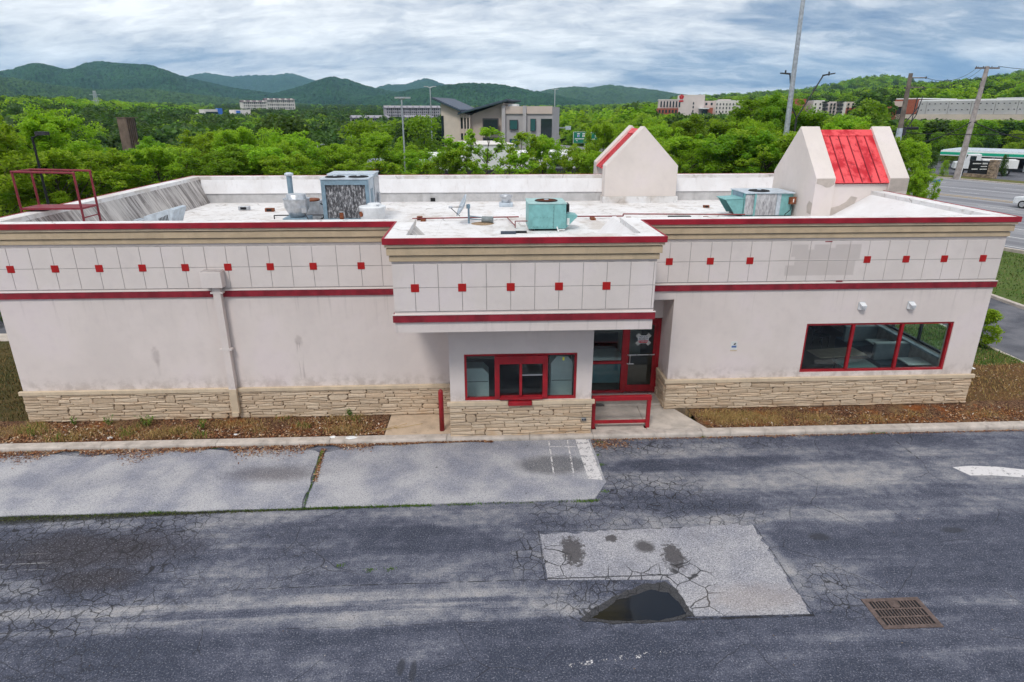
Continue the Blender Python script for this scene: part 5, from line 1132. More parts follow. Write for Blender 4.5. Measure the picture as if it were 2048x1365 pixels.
# ================================================================== VEGETATION
def mat_leaf(name, c0, c1, c2, trans=.35):
    m, g = newmat(name); r = g.isl(); ob = g.rnd()
    c = g.ramp(g.m('FRACT', g.add(g.mul(r, 1.0), 0.0)), [(0, c0), (.55, c1), (1, c2)])
    hs = g.n('ShaderNodeHueSaturation'); g.set(hs.inputs['Hue'], g.add(.478, g.mul(ob, .035))); g.set(hs.inputs['Value'], g.add(.78, g.mul(ob, .42))); g.set(hs.inputs['Color'], c); c = hs.outputs[0]
    d1 = g.pbsdf(c, .6, None, 0, .25); t_ = g.n('ShaderNodeBsdfTranslucent'); g.set(t_.inputs[0], g.mix(.5, c, (c1[0]*2.0, c1[1]*1.9, c1[2]*.8)))
    x_ = g.n('ShaderNodeMixShader'); x_.inputs[0].default_value = trans; g.t.links.new(d1, x_.inputs[1]); g.t.links.new(t_.outputs[0], x_.inputs[2]); g.out(x_.outputs[0]); return m
M_lfA = mat_leaf('leaf_bright', (.138, .265, .014), (.245, .410, .022), (.375, .535, .055), .5)
M_lfB = mat_leaf('leaf_mid', (.095, .200, .012), (.165, .310, .018), (.250, .400, .034), .47)
M_lfC = mat_leaf('leaf_dark', (.030, .072, .012), (.055, .118, .016), (.090, .170, .026), .35)
M_bark = mat_plain('bark', (.085, .065, .05), .95, var=.3, scale=12, bump=.6)
def quads_mesh(name, P, mat):
    n = len(P); me = bpy.data.meshes.new(name); me.vertices.add(4*n); me.vertices.foreach_set('co', P.reshape(-1).astype(np.float32))
    me.loops.add(4*n); me.loops.foreach_set('vertex_index', np.arange(4*n, dtype=np.int32)); me.polygons.add(n)
    me.polygons.foreach_set('loop_start', np.arange(0, 4*n, 4, dtype=np.int32)); me.update(calc_edges=True); me.materials.append(mat); return me
def leaf_quads(C, size, r, up=.9, asp=.55):
    n = len(C); a = r.normal(size=(n, 3)); a[:, 2] *= .55; a /= np.linalg.norm(a, axis=1)[:, None]
    nn = r.normal(size=(n, 3)); nn[:, 2] = np.abs(nn[:, 2])+up; b = np.cross(nn, a); b /= np.linalg.norm(b, axis=1)[:, None]
    s = size*r.uniform(.6, 1.25, size=(n, 1)); a = a*s; b = b*s*asp
    drop = np.zeros((n, 3)); drop[:, 2] = -s[:, 0]*.18
    return np.stack([C-a+drop, C-b, C+a+drop, C+b], axis=1)
def make_tree(seed, H, R, leaves, lsize, mat, kind='broad', clump=.42, nl=20, trunk_frac=.28):
    r = np.random.default_rng(seed); tr = MB(); tips = []
    def bez(p, d_, L, r0, r1, n=3):
        q = [p]
        for i in range(n): d_ = (d_+r.normal(size=3)*.10).astype(float); d_ /= np.linalg.norm(d_); q.append(q[-1]+d_*L/n)
        for i in range(n): tr.tube(q[i], q[i+1], r0+(r1-r0)*i/n, r0+(r1-r0)*(i+1)/n, n=5, caps=False)
        return q
    base = np.array([0., 0, -.15]); stems = [(base, np.array([r.normal()*.03, r.normal()*.03, 1.]), H*.93, H*.018)]
    for b0, d_, L, rad in stems:
        q = bez(b0, d_, L, rad, rad*.12, 6)
        for i in range(nl):
            t = trunk_frac+(1-trunk_frac)*(i+r.random())/nl; f = t*6; k = min(5, int(f)); p = q[k]+(q[k+1]-q[k])*(f-k)
            if kind == 'conifer': prof_ = (1-t)*1.05+.06; el = .15
            elif kind == 'tall': prof_ = math.sin(min(1, (t-trunk_frac*.5)*1.05)*PI)**.6*.8+.12; el = .75
            else: prof_ = (math.sin(min(1., (t-trunk_frac)/(1-trunk_frac)*.80+.16)*PI))**.55; el = .30+.75*t
            a = i*2.399+r.normal()*.35; dl = np.array([math.cos(a)*math.cos(el), math.sin(a)*math.cos(el), math.sin(el)]); Ll = R*prof_*r.uniform(.75, 1.12)
            if Ll < .1: continue
            ql = bez(p, dl, Ll, rad*.42*(1-t*.6), rad*.08, 3); tips.append((ql[-1], 1.0))
            for j in range(5):
                s = r.uniform(.35, .98); ff = s*3; kk = min(2, int(ff)); pp_ = ql[kk]+(ql[kk+1]-ql[kk])*(ff-kk); d2 = dl+r.normal(size=3)*.75; d2[2] += .25; d2 /= np.linalg.norm(d2)
                q2 = bez(pp_, d2, Ll*r.uniform(.22, .45), rad*.12, rad*.04, 2); tips += [(q2[-1], .85), (q2[1], .7)]
    tips = [(p, w_) for p, w_ in tips if p[2] > H*.10]
    w_ = np.array([t[1] for t in tips]); w_ *= r.uniform(.3, 1.7, len(w_)); w_ /= w_.sum(); idx = r.choice(len(tips), size=leaves, p=w_); P_ = np.array([t[0] for t in tips])[idx]
    cl_s = clump*r.uniform(.6, 1.3, len(tips))[idx][:, None]; off = r.normal(size=(leaves, 3)); off /= np.maximum(.35, np.linalg.norm(off, axis=1))[:, None]**.5; off[:, 2] *= .62
    C = P_+off*cl_s*.62
    C[:, 2] = np.maximum(C[:, 2], .1)
    return tr.mesh('trunk', M_bark), quads_mesh('crown', leaf_quads(C, lsize, r), mat)
def core_tree(seed, H, R, leaves, lsize, mat, lobes=26):
    """crown for trees seen from far off: leaf sprays over a heap of lobes"""
    r = np.random.default_rng(seed); cs = []
    for i in range(lobes):
        t = r.uniform(.18, .92); a = r.uniform(0, 2*PI); rad = R*math.sin(min(1, t*.85+.18)*PI)**.6*r.uniform(.3, .85); cs.append((rad*math.cos(a), rad*math.sin(a), H*t, R*r.uniform(.26, .46)))
    cs = np.array(cs); idx = r.integers(0, lobes, leaves); dv = r.normal(size=(leaves, 3)); dv /= np.linalg.norm(dv, axis=1)[:, None]; dv[:, 2] = np.where(r.random(leaves) < .7, np.abs(dv[:, 2]), dv[:, 2])
    C = cs[idx, :3]+dv*cs[idx, 3:4]*r.uniform(.75, 1.05, (leaves, 1)); tr = MB(); tr.tube((0, 0, -.5), (0, 0, H*.75), H*.02, H*.006, n=5)
    return tr.mesh('trunk', M_bark), quads_mesh('crown', leaf_quads(C, lsize, r, .8, .7), mat)
BROAD = [make_tree(21+i, 8.0, 3.0, 24000, .088, (M_lfA, M_lfA, M_lfB, M_lfA)[i], 'broad', .40, 27) for i in range(4)]
TALL = [make_tree(41+i, 8.0, 2.2, 17000, .088, (M_lfA, M_lfB)[i], 'tall', .42, 22, .15) for i in range(2)]
SPARSE = [make_tree(51+i, 8.0, 2.5, 4200, .112, M_lfA, 'broad', .30, 13, .25) for i in range(2)]
CONIF = [make_tree(61+i, 10.0, 2.1, 7000, .16, M_lfC, 'conifer', .36, 34, .12) for i in range(1)]
MID = [core_tree(71+i, 12.0, 5.0, 5200, .25, (M_lfB, M_lfC, M_lfB, M_lfC, M_lfA)[i], 30) for i in range(5)]
CAPS = [(1300, 1490, 395, 237), (1500, 1735, 322, 238), (1770, 2200, 228, 246), (862, 1112, 118, 296), (483, 600, 640, 219), (385, 505, 470, 232), (762, 890, 430, 234), (700, 790, 365, 250), (808, 872, 385, 244), (1105, 1215, 160, 292), (1815, 2200, 124, 345), (243, 278, 92, 290), (640, 860, 70, 338), (855, 1200, 60, 346)]
def uv_of(x, y, z):
    q = Vector((x, y, z))-CAM; d_ = q.dot(FWD); return 1024+F_PX*q.dot(RGT)/d_, 682.5-F_PX*q.dot(UPV)/d_
def cap_top(x, y, ztop):
    u, v = uv_of(x, y, ztop); dd = math.hypot(x-CAM.x, y-CAM.y)
    for u0, u1, dm_, vm in CAPS:
        if u0-8 <= u <= u1+8 and dd < dm_ and v < vm: v = vm
    r_ = at(u, v, dd); return r_.z
tree_n = 0
def plant(u, vtop, dist, kind, label, group, wide=1.0, rot=None, name='leafy_tree', capped=False):
    global tree_n
    rr_ = random.Random(tree_n*13+5); p = at(u, vtop-(9 if kind != 'mid' else 0), dist); z0 = hz(p.x, p.y)
    if p.y < 34.5 and -60 < p.x < 24.6: z0 = max(z0, -.2)
    lib, H0 = {'broad': (BROAD, 8.0), 'tall': (TALL, 8.0), 'sparse': (SPARSE, 8.0), 'conifer': (CONIF, 10.0), 'mid': (MID, 12.0)}[kind]
    tm, cmesh = lib[tree_n % len(lib)]; tree_n += 1
    ztop = cap_top(p.x, p.y, p.z) if capped else p.z
    s = (ztop-z0)/(H0*1.10)
    if s < .15: return None
    t = thing(name, label, 'tree', (p.x, p.y, z0), group); t.scale = (s*wide, s*wide, s); t.rotation_euler.z = rr_.uniform(0, 6.28)
    meshobj('trunk', tm, t); meshobj('crown', cmesh, t); return t
LB = 'bright green leafy tree in the belt behind the building'; GB = 'tree belt behind the building'
near = [(12, 208, 44, 'broad', .95), (-70, 205, 40, 'broad', 1.1), (58, 250, 46, 'tall', 1.2), (105, 305, 40, 'broad', 1.2), (150, 288, 47, 'broad', 1.1), (205, 297, 43, 'broad', 1.2), (258, 283, 50, 'broad', 1.1), (310, 300, 44, 'broad', 1.25), (350, 275, 50, 'tall', 1.3), (395, 262, 52, 'broad', 1.0), (440, 246, 52, 'tall', 1.25), (480, 262, 48, 'broad', 1.0), (525, 258, 55, 'broad', 1.0), (568, 252, 57, 'tall', 1.3), (415, 298, 44, 'broad', 1.3), (505, 298, 45, 'broad', 1.3), (598, 285, 50, 'broad', 1.1), (645, 285, 56, 'broad', 1.0), (700, 288, 60, 'broad', 1.0), (752, 272, 66, 'broad', 1.0), (800, 280, 66, 'tall', 1.2), (838, 300, 62, 'broad', 1.0), (690, 320, 46, 'sparse', 1.4), (760, 318, 48, 'sparse', 1.4), (835, 322, 48, 'sparse', 1.4), (570, 310, 43, 'broad', 1.3),
 (898, 268, 50, 'sparse', 1.2), (962, 240, 46, 'sparse', .95), (940, 285, 45, 'sparse', 1.1), (1045, 252, 46, 'sparse', .95), (1010, 300, 43, 'sparse', 1.3), (1085, 278, 48, 'broad', .75), (1130, 292, 47, 'broad', .9), (1172, 300, 46, 'broad', .9), (880, 300, 46, 'broad', .7),
 (1212, 252, 56, 'broad', .8), (1262, 242, 58, 'broad', .9), (1325, 246, 54, 'broad', 1.0), (1375, 238, 58, 'broad', 1.0), (1425, 232, 60, 'tall', 1.4), (1468, 236, 62, 'broad', .9), (1518, 178, 62, 'tall', 1.1), (1552, 192, 60, 'broad', .8), (1612, 208, 60, 'tall', 1.3), (1660, 230, 58, 'broad', 1.0), (1400, 270, 47, 'broad', 1.3), (1465, 262, 48, 'broad', 1.3), (1530, 265, 47, 'broad', 1.4), (1350, 282, 45, 'broad', 1.2), (1500, 236, 55, 'broad', .9), (1575, 270, 46, 'broad', 1.2), (1640, 275, 46, 'broad', 1.2), (1700, 252, 56, 'broad', 1.0), (1745, 258, 54, 'broad', 1.0), (1790, 285, 46, 'broad', .9), (1822, 285, 50, 'broad', .75), (1825, 335, 43, 'broad', .62), (1290, 300, 46, 'broad', 1.0)]
def belt_label(u, dd, k):
    where = next(t for lim, t in ((130, 'by the red platform'), (330, 'behind the streaked parapet'), (600, 'left of the grey air handler'), (870, 'behind the grey air handler'), (1200, 'before the white building'), (1380, 'behind the smaller gable'), (1560, 'between the gables'), (1780, 'behind the larger gable'), (9999, 'right of the larger gable')) if u < lim)
    return ('thin open young tree ' if k == 'sparse' else 'slim green tree ' if k == 'tall' else 'bushy green tree ')+where+(', front row' if dd < 49 else ', rear row')
belt = []
for u, v, dd, k, wd in near: belt.append((u, plant(u, v, dd, k, belt_label(u, dd, k), GB if k != 'sparse' else 'thin young trees behind the rear parapet', wd)))
ORD = ['leftmost', 'second from left', 'third from left', 'fourth from left', 'fifth from left', 'sixth from left', 'seventh from left', 'eighth from left']
for lab in sorted({t['label'] for _, t in belt if t}):
    same = sorted([(u, i) for i, (u, t) in enumerate(belt) if t and t['label'] == lab])
    if len(same) > 1:
        for q, (u, i) in enumerate(same): belt[i][1]['label'] = lab+', '+ORD[min(q, 7)]
# trees beyond the road on the right, and around the filling station
for u, v, dd, wd in [(1868, 300, 112, .8), (1893, 318, 108, .55), (1850, 318, 106, .8), (2014, 306, 113, .42), (1935, 268, 148, 1.0), (1985, 262, 152, 1.0), (2040, 258, 154, 1.0), (1880, 262, 146, 1.0), (2090, 262, 150, 1.0), (1830, 258, 146, 1.0), (1960, 285, 140, .9), (2025, 282, 142, .9), (1905, 282, 138, .9), (1780, 262, 140, 1.0), (2075, 290, 140, .9)]:
    plant(u, v, dd, 'mid', ('leafy tree beside the green-striped canopy across the road' if dd < 116 else 'leafy tree on the bank behind the green-striped canopy'), 'roadside trees beyond the road', wd, name='roadside_tree')
# mid-distance woodland: the nearest and largest as single trees
BLDG_XY = []
def clear_of(x, y):
    if x > 15 and 36 < .92*x+.38*y < 92 and y > -5: return False
    for bx_, by_, br in BLDG_XY:
        if (x-bx_)**2+(y-by_)**2 < br*br: return False
    return True
for u, d_, br in [(990, 132, 20), (1395, 415, 45), (1610, 345, 38), (1920, 245, 45), (1990, 260, 45), (540, 720, 45), (450, 510, 40), (825, 460, 32), (742, 395, 20), (840, 412, 18), (1940, 122, 16), (2010, 122, 18), (1030, 80, 18), (940, 80, 14)]:
    x, y = azd(u, d_); BLDG_XY.append((x, y, br))
cnt = 0; tries = 0; rm = random.Random(17); taken = []
while cnt < 190 and tries < 6000:
    tries += 1; dd = 72*(300/72)**rm.random(); u = rm.uniform(-120, 2150); x, y = azd(u, dd)
    if not clear_of(x, y) or (u > 1150 and dd < 80): continue
    if any((x-a)**2+(y-b)**2 < (4.5+dd*.012)**2 for a, b in taken): continue
    z0 = hz(x, y); h = rm.uniform(9, 13.5) if u < 1200 else rm.uniform(7, 11); zt = cap_top(x, y, z0+h)
    if zt-z0 < 3: continue
    taken.append((x, y)); cnt += 1; tm, cmesh = MID[rm.choice((0, 2, 4, 4, 0)) if u > 900 else rm.choice((1, 3, 1, 3, 1, 3, 0))]; s = (zt-z0)/11.8
    dark = u < 900
    t = thing('woodland_tree', ('rounded dark valley tree '+('at the far left' if u < 250 else 'left of the white apartments' if u < 500 else 'below the white gabled apartments' if u < 680 else 'left of the office')+(', nearer slope' if dd < 140 else ', farther slope')) if u < 900 else ('rounded green tree '+('around the office' if u < 1120 else 'behind the highway signs' if u < 1300 else 'below the hotel' if u < 1500 else 'below the brick apartments' if u < 1740 else 'below the parking deck')+(', nearer slope' if dd < 140 else ', farther slope')), 'tree', (x, y, z0), 'valley woodland trees' if u < 900 else 'slope woodland trees')
    wd = rm.uniform(.9, 1.2); t.scale = (max(s, .6)*wd, max(s, .6)*wd, s); t.rotation_euler.z = rm.uniform(0, 6.28); meshobj('trunk', tm, t); meshobj('crown', cmesh, t)
# the far woods, one mass
FAR = [core_tree(91+i, 13.0, 5.5, 900, .62, (M_lfB, M_lfC, M_lfB, M_lfA)[i], 18)[1] for i in range(4)]
fcol = bpy.data.collections.new('far_crowns')
for i, me in enumerate(FAR): fcol.objects.link(bpy.data.objects.new('far_crown', me))
pts, scl, rot, idn = [], [], [], []
while len(pts) < 15000:
    dd = 165*(2000/165)**(rm.random()**.8); u = rm.uniform(-420, 2480); x, y = azd(u, dd)
    if not clear_of(x, y): continue
    z0 = hz(x, y); h = rm.uniform(9, 14) if u < 1300 else rm.uniform(8, 13); zt = cap_top(x, y, z0+h); s = (zt-z0)/12.5
    if s < .22: continue
    pts.append((x, y, z0)); k = rm.uniform(.95, 1.3)*max(.75, min(s, 1.3)); scl.append((k, k, s)); rot.append((0, 0, rm.uniform(0, 6.28))); idn.append((1 if rm.random() < .86 else 0) if (u < 900 and not (dd > 360 and u < 430)) else (rm.choice((0, 1, 1, 2)) if (x+y*.3) % 90 < 55 else rm.choice((0, 2, 3, 3))))
def instancer(name, pts, scl, rot, idn, coll, label, cat):
    me = bpy.data.meshes.new(name); me.from_pydata(pts, [], [])
    a = me.attributes.new('iscale', 'FLOAT_VECTOR', 'POINT'); a.data.foreach_set('vector', np.array(scl, np.float32).ravel())
    a = me.attributes.new('irot', 'FLOAT_VECTOR', 'POINT'); a.data.foreach_set('vector', np.array(rot, np.float32).ravel())
    a = me.attributes.new('iidx', 'INT', 'POINT'); a.data.foreach_set('value', np.array(idn, np.int32))
    o = bpy.data.objects.new(name, me); COL.objects.link(o)
    ng = bpy.data.node_groups.new(name, 'GeometryNodeTree'); ng.interface.new_socket('Geometry', in_out='INPUT', socket_type='NodeSocketGeometry'); ng.interface.new_socket('Geometry', in_out='OUTPUT', socket_type='NodeSocketGeometry')
    N = ng.nodes; gi, go = N.new('NodeGroupInput'), N.new('NodeGroupOutput'); iop = N.new('GeometryNodeInstanceOnPoints'); ci = N.new('GeometryNodeCollectionInfo'); ci.inputs['Collection'].default_value = coll; ci.inputs['Separate Children'].default_value = True; ci.inputs['Reset Children'].default_value = True
    def attr(nm, ty): q = N.new('GeometryNodeInputNamedAttribute'); q.data_type = ty; q.inputs['Name'].default_value = nm; return q.outputs['Attribute']
    L_ = ng.links; L_.new(gi.outputs[0], iop.inputs['Points']); L_.new(ci.outputs[0], iop.inputs['Instance']); iop.inputs['Pick Instance'].default_value = True
    L_.new(attr('iidx', 'INT'), iop.inputs['Instance Index']); L_.new(attr('iscale', 'FLOAT_VECTOR'), iop.inputs['Scale']); e2r = N.new('FunctionNodeEulerToRotation'); L_.new(attr('irot', 'FLOAT_VECTOR'), e2r.inputs[0]); L_.new(e2r.outputs[0], iop.inputs['Rotation']); L_.new(iop.outputs[0], go.inputs[0])
    md = o.modifiers.new('scatter', 'NODES'); md.node_group = ng; return tag(o, label, cat, kind='stuff')
instancer('far_woodland', pts, scl, rot, idn, fcol, 'dark green woods covering the valley and slopes far behind', 'woodland')
# ------------------------------------------------------------------ hills and mountains
def mat_hill(name, a, b, sc):
    m, g = newmat(name); p = g.pos(); n = g.noise(p, .0035, 5, .6); v = g.voro(p, sc, 'F1', 0); v2 = g.noise(p, sc*.35, 4, .6)
    c = g.mix(g.st(n, .40, .60), a, b); c = g.mix(g.mul(g.st(v, .25, .75), .65), c, tuple(q*.45 for q in a)); c = g.mix(g.mul(g.st(v2, .45, .7), .4), c, tuple(q*1.35 for q in b))
    g.out(g.pbsdf(c, .95, g.bump(g.sub(1.0, v), 1.0, 8.0), 0, .05)); return m
M_hillA = mat_hill('forested_hill', (.018, .060, .026), (.034, .092, .034), .075); M_hillB = mat_hill('forested_hill_light', (.035, .080, .022), (.060, .118, .030), .085)
def ridge(name, prof_, d_, front, mat, seed, rough=5.0, du=4.0, nrow=46, zbase=8):
    r = np.random.default_rng(seed); us = np.arange(prof_[0][0], prof_[-1][0]+1, du); vs2 = np.interp(us, [p[0] for p in prof_], [p[1] for p in prof_])
    kk_ = np.exp(-.5*(np.arange(-9, 10)*du/6.5)**2); kk_ /= kk_.sum(); vp_ = np.pad(vs2, 9, mode='edge'); vs2 = np.convolve(vp_, kk_, 'valid')-1.2
    vsx = []; nb = 8; tot = nrow+nb; P_ = []
    ph = r.uniform(0, 6, 8)
    for j in range(tot+1):
        for i, (u, v) in enumerate(zip(us, vs2)):
            zr = at(u, v, d_).z
            if j <= nrow: t = j/nrow; dd = d_*(1-front*(1-t)); sp = math.sin(t*PI/2)**1.25; spur = .10*math.sin(u*.030+ph[0]+2*t)+.06*math.sin(u*.075+ph[1]+3*t); hh = zbase+(zr-zbase)*min(.55+.45*t, max(0, sp+spur*math.sin(t*PI)))
            else: t = (j-nrow)/nb; dd = d_*(1+.25*t); hh = zbase+(zr-zbase)*(1-t)**1.4
            q = at(u, 227, dd); P_.append((q.x, q.y, hh+r.uniform(-1, 1)*rough*(1 if j < nrow+1 else .3)))
    n = len(us); fs_ = [(j*n+i, j*n+i+1, (j+1)*n+i+1, (j+1)*n+i) for j in range(tot) for i in range(n-1)]
    return tag(MB().add(P_, fs_).build(name, mat), kind='structure')
ridge('mountain', [(-420, 175), (-300, 160), (-200, 150), (-80, 142), (0, 147), (40, 143), (95, 128), (128, 136), (150, 143), (165, 140), (190, 130), (215, 125), (260, 130), (320, 133), (345, 143), (365, 151), (400, 161), (470, 178), (560, 191), (660, 206), (700, 212)], 3400, .42, M_hillA, 1)
ridge('mountain', [(300, 190), (350, 165), (395, 152), (425, 147), (470, 156), (510, 152), (555, 153), (590, 147), (625, 160), (660, 168), (700, 164), (725, 170), (770, 186), (800, 195)], 6300, .25, M_hillA, 2, 7)
ridge('mountain', [(430, 208), (500, 196), (560, 188), (610, 174), (640, 163), (670, 155), (700, 161), (735, 174), (790, 186), (850, 192), (900, 200)], 3000, .35, M_hillA, 3)
ridge('mountain', [(720, 196), (760, 176), (780, 170), (812, 172), (835, 163), (858, 157), (885, 169), (920, 182), (960, 196)], 5000, .25, M_hillA, 4, 6)
ridge('hill', [(700, 205), (780, 190), (840, 180), (880, 174), (920, 170), (960, 168), (1005, 172), (1045, 180), (1085, 188), (1130, 197), (1180, 208)], 2300, .30, M_hillA, 5, 4.5)
ridge('mountain', [(1020, 205), (1060, 190), (1100, 180), (1150, 175), (1180, 178), (1215, 171), (1250, 176), (1300, 181), (1345, 189), (1400, 196), (1520, 192), (1600, 200)], 3900, .35, M_hillB, 6)
ridge('hill', [(1330, 212), (1450, 205), (1540, 200), (1600, 196), (1650, 186), (1700, 175), (1750, 169), (1790, 173), (1830, 184), (1880, 188), (1920, 182), (1960, 174), (2000, 167), (2048, 158), (2150, 148), (2300, 150), (2600, 170)], 1500, .45, M_hillB, 7, 3.5)
ridge('hill', [(-420, 170), (-100, 152), (0, 154), (50, 160), (110, 172), (200, 182), (300, 180), (380, 190), (520, 204), (640, 212)], 2300, .35, M_hillB, 8, 4)
# ridge line woods on the right hill
pts, scl, rot, idn = [], [], [], []
HP = [(1330, 212), (1450, 205), (1540, 200), (1600, 196), (1650, 186), (1700, 175), (1750, 169), (1790, 173), (1830, 184), (1880, 188), (1920, 182), (1960, 174), (2000, 167), (2048, 158), (2150, 148), (2300, 150)]
for _ in range(2600):
    u = rm.uniform(1340, 2300); vr = np.interp(u, [q[0] for q in HP], [q[1] for q in HP]); t = rm.random(); dd = 1500*(1-.45*(1-t)); zr = at(u, vr, 1500).z; q = at(u, 227, dd)
    pts.append((q.x, q.y, 8+(zr-8)*math.sin(t*PI/2)**1.25-4)); k = rm.uniform(.9, 1.5); scl.append((k, k, k)); rot.append((0, 0, rm.uniform(0, 6))); idn.append(rm.choice((0, 2, 3, 1)))
instancer('hill_woodland', pts, scl, rot, idn, fcol, 'green woods on the low hills behind the hotel', 'woodland')
# shrubs by the building
def shrub(x, y, z, H, R, n, label, mat, seed):
    tm, cmesh = make_tree(seed, H, R, n, .05, mat, 'broad', .16, 16, .08); t = thing('shrub', label, 'shrub', (x, y, z)); meshobj('stems', tm, t); meshobj('foliage', cmesh, t)
shrub(18.70, 4.75, -.05, 1.5, .72, 6500, 'round yellow-green shrub at the right end of the building', M_lfA, 5); shrub(-20.5, 9.6, -.1, 1.5, .9, 2600, 'dark shrub at the left edge beyond the side walk', M_lfC, 6)
# ================================================================== THE SURROUNDINGS
def lb(par, name, mat, x0, x1, y0, y1, z0, z1, sub=None):
    o = meshobj(name, B(x0, x1, y0, y1, z0, z1).mesh(name, mat), sub or par); return o
def lm(par, name, mat, mb): return meshobj(name, mb.mesh(name, mat), par)
class Site:
    """local frame along a facade: s to the right, t away from the viewer, h up"""
    def __init__(s, uL, dL, uR, dR, z0, name, label, cat, group=None):
        a, b = at(uL, 227, dL), at(uR, 227, dR); s.W = math.hypot(b.x-a.x, b.y-a.y); s.uL, s.uR, s.dL, s.dR, s.z0 = uL, uR, dL, dR, z0
        s.t = thing(name, label, cat, (a.x, a.y, z0), group); s.t.rotation_euler.z = math.atan2(b.y-a.y, b.x-a.x)
        s.a, s.b = a, b
    def S(s, u):                      # along-facade metres at pixel column u (intersection of the ray with the facade line)
        r_ = ray(u, 227); ex, ey = (s.b.x-s.a.x)/s.W, (s.b.y-s.a.y)/s.W
        det = r_.x*(-ey)+r_.y*ex; k = ((s.a.x-CAM.x)*(-ey)+(s.a.y-CAM.y)*ex)/det; return (CAM.x+r_.x*k-s.a.x)*ex+(CAM.y+r_.y*k-s.a.y)*ey
    def H(s, v, u=None):
        u = (s.uL+s.uR)/2 if u is None else u; f = (u-s.uL)/(s.uR-s.uL); return at(u, v, s.dL+(s.dR-s.dL)*f).z-s.z0
    def box(s, name, mat, u0, u1, v0, v1, t0, t1, sub=None, u=None):   # v0 upper pixel row, v1 lower
        um = (u0+u1)/2 if u is None else u; h0 = 0 if v1 is None else s.H(v1, um)
        return lb(s.t, name, mat, s.S(u0), s.S(u1), t0, t1, h0, s.H(v0, um), sub)
    def win(s, u0, u1, v0, v1, mat=None, frame=None, um=None):
        f = s.box('window', frame or M_darkmetal, u0, u1, v0, v1, -.10, .06, u=um); w_ = (s.S(u1)-s.S(u0))*.08; um = (u0+u1)/2 if um is None else um
        meshobj('pane', B(s.S(u0)+w_, s.S(u1)-w_, -.14, -.05, s.H(v1, um)+w_, s.H(v0, um)-w_).mesh('pane', mat or M_dglass), f)
M_cream = mat_plain('cream_cladding', (.58, .50, .42), .8, var=.06, scale=.6); M_cream2 = mat_plain('pink_beige_cladding', (.54, .45, .39), .8, var=.06, scale=.6); M_greyclad = mat_plain('grey_cladding', (.40, .38, .38), .8, var=.06, scale=.6)
M_slate = mat_plain('blue_slate_roof', (.07, .09, .13), .6, var=.2, scale=.8); M_fascia = mat_plain('dark_green_fascia', (.03, .06, .065), .5)
M_brick = mat_plain('red_brick', (.34, .10, .06), .9, var=.18, scale=3); M_offwhite = mat_plain('off_white_render', (.66, .62, .58), .85, var=.05, scale=.3); M_palepink = mat_plain('pale_pink_render', (.62, .54, .51), .85, var=.05, scale=.3)
M_purple = mat_plain('mauve_siding', (.36, .34, .38), .85, var=.08, scale=.4); M_greyroof = mat_plain('grey_roof', (.30, .29, .32), .9, var=.1, scale=.4); M_maroon = mat_plain('maroon_roof', (.14, .10, .12), .9, var=.15, scale=.3)
M_deck = mat_plain('deck_concrete', (.46, .45, .45), .9, var=.08, scale=.25); M_roadblue = mat_plain('blue_cladding', (.05, .16, .55), .5)
# ---- office with butterfly roof
of = Site(880, 126, 1106, 122, -6.0, 'office_building', 'modern beige office building with a dark butterfly roof behind the trees', 'office building')
of.box('wing_wall', M_cream, 882, 939, 232, None, 0, 12); of.box('centre_wall', M_cream2, 939, 1004, 232, None, 1.0, 13); of.box('block_wall', M_greyclad, 1005, 1105, 214, None, .3, 13)
def wedge(name, mat, pts, t0, t1):     # pts: (u, v)
    return lm(of.t, name, mat, MB().prism([(of.S(u), of.H(v, u)) for u, v in pts], 'y', t0, t1))
wedge('gable_wall', M_cream, [(882, 232), (939, 232), (925, 226), (882, 207)], .01, 12); wedge('gable_wall', M_cream2, [(939, 232), (1004, 232), (1004, 206), (945, 228)], 1.01, 13)
wedge('roof', M_slate, [(868, 197), (924, 222), (924, 219.5), (868, 194.5)], -1.2, 15); wedge('roof_fascia', M_fascia, [(867.5, 199), (924.5, 224), (924.5, 222.1), (867.5, 197.1)], -1.25, -1.0)
wedge('roof', M_slate, [(918, 228), (1017, 201), (1017, 198.5), (918, 225.5)], -1.0, 15); wedge('roof_fascia', M_fascia, [(917.5, 230), (1017.5, 203), (1017.5, 201.1), (917.5, 228.1)], -1.05, -.8)
of.box('recess', M_dglass, 920, 939.5, 236, None, -.02, .4)
for u in (919, 926, 932, 938): of.box('mullion', M_cream2, u, u+2.2, 230, None, -.25, .1)
for v in (262, 284): of.box('spandrel', M_cream2, 921, 939, v-4, v+5, -.12, .1)
of.box('window', M_dglass, 882, 887, 232, None, -.05, .3)
for v0, v1 in ((237, 263), (275, 298)): of.win(965, 997, v0, v1); of.win(1019, 1036, v0+3, v1-3, M_tglass); of.win(1061, 1072, v0+1, v1, M_tglass)
of.box('corner_glass', M_dglass, 1082, 1104, 238, None, .05, .6); of.box('parapet_band', M_cream2, 1009, 1104, 213, 228, .0, .35)
for u in (1004, 1046): of.box('pilaster', M_greyclad, u, u+7, 212, None, -.35, .5)
of.box('roof_plant', M_white, 1010, 1028, 208, 213.2, 3, 6)
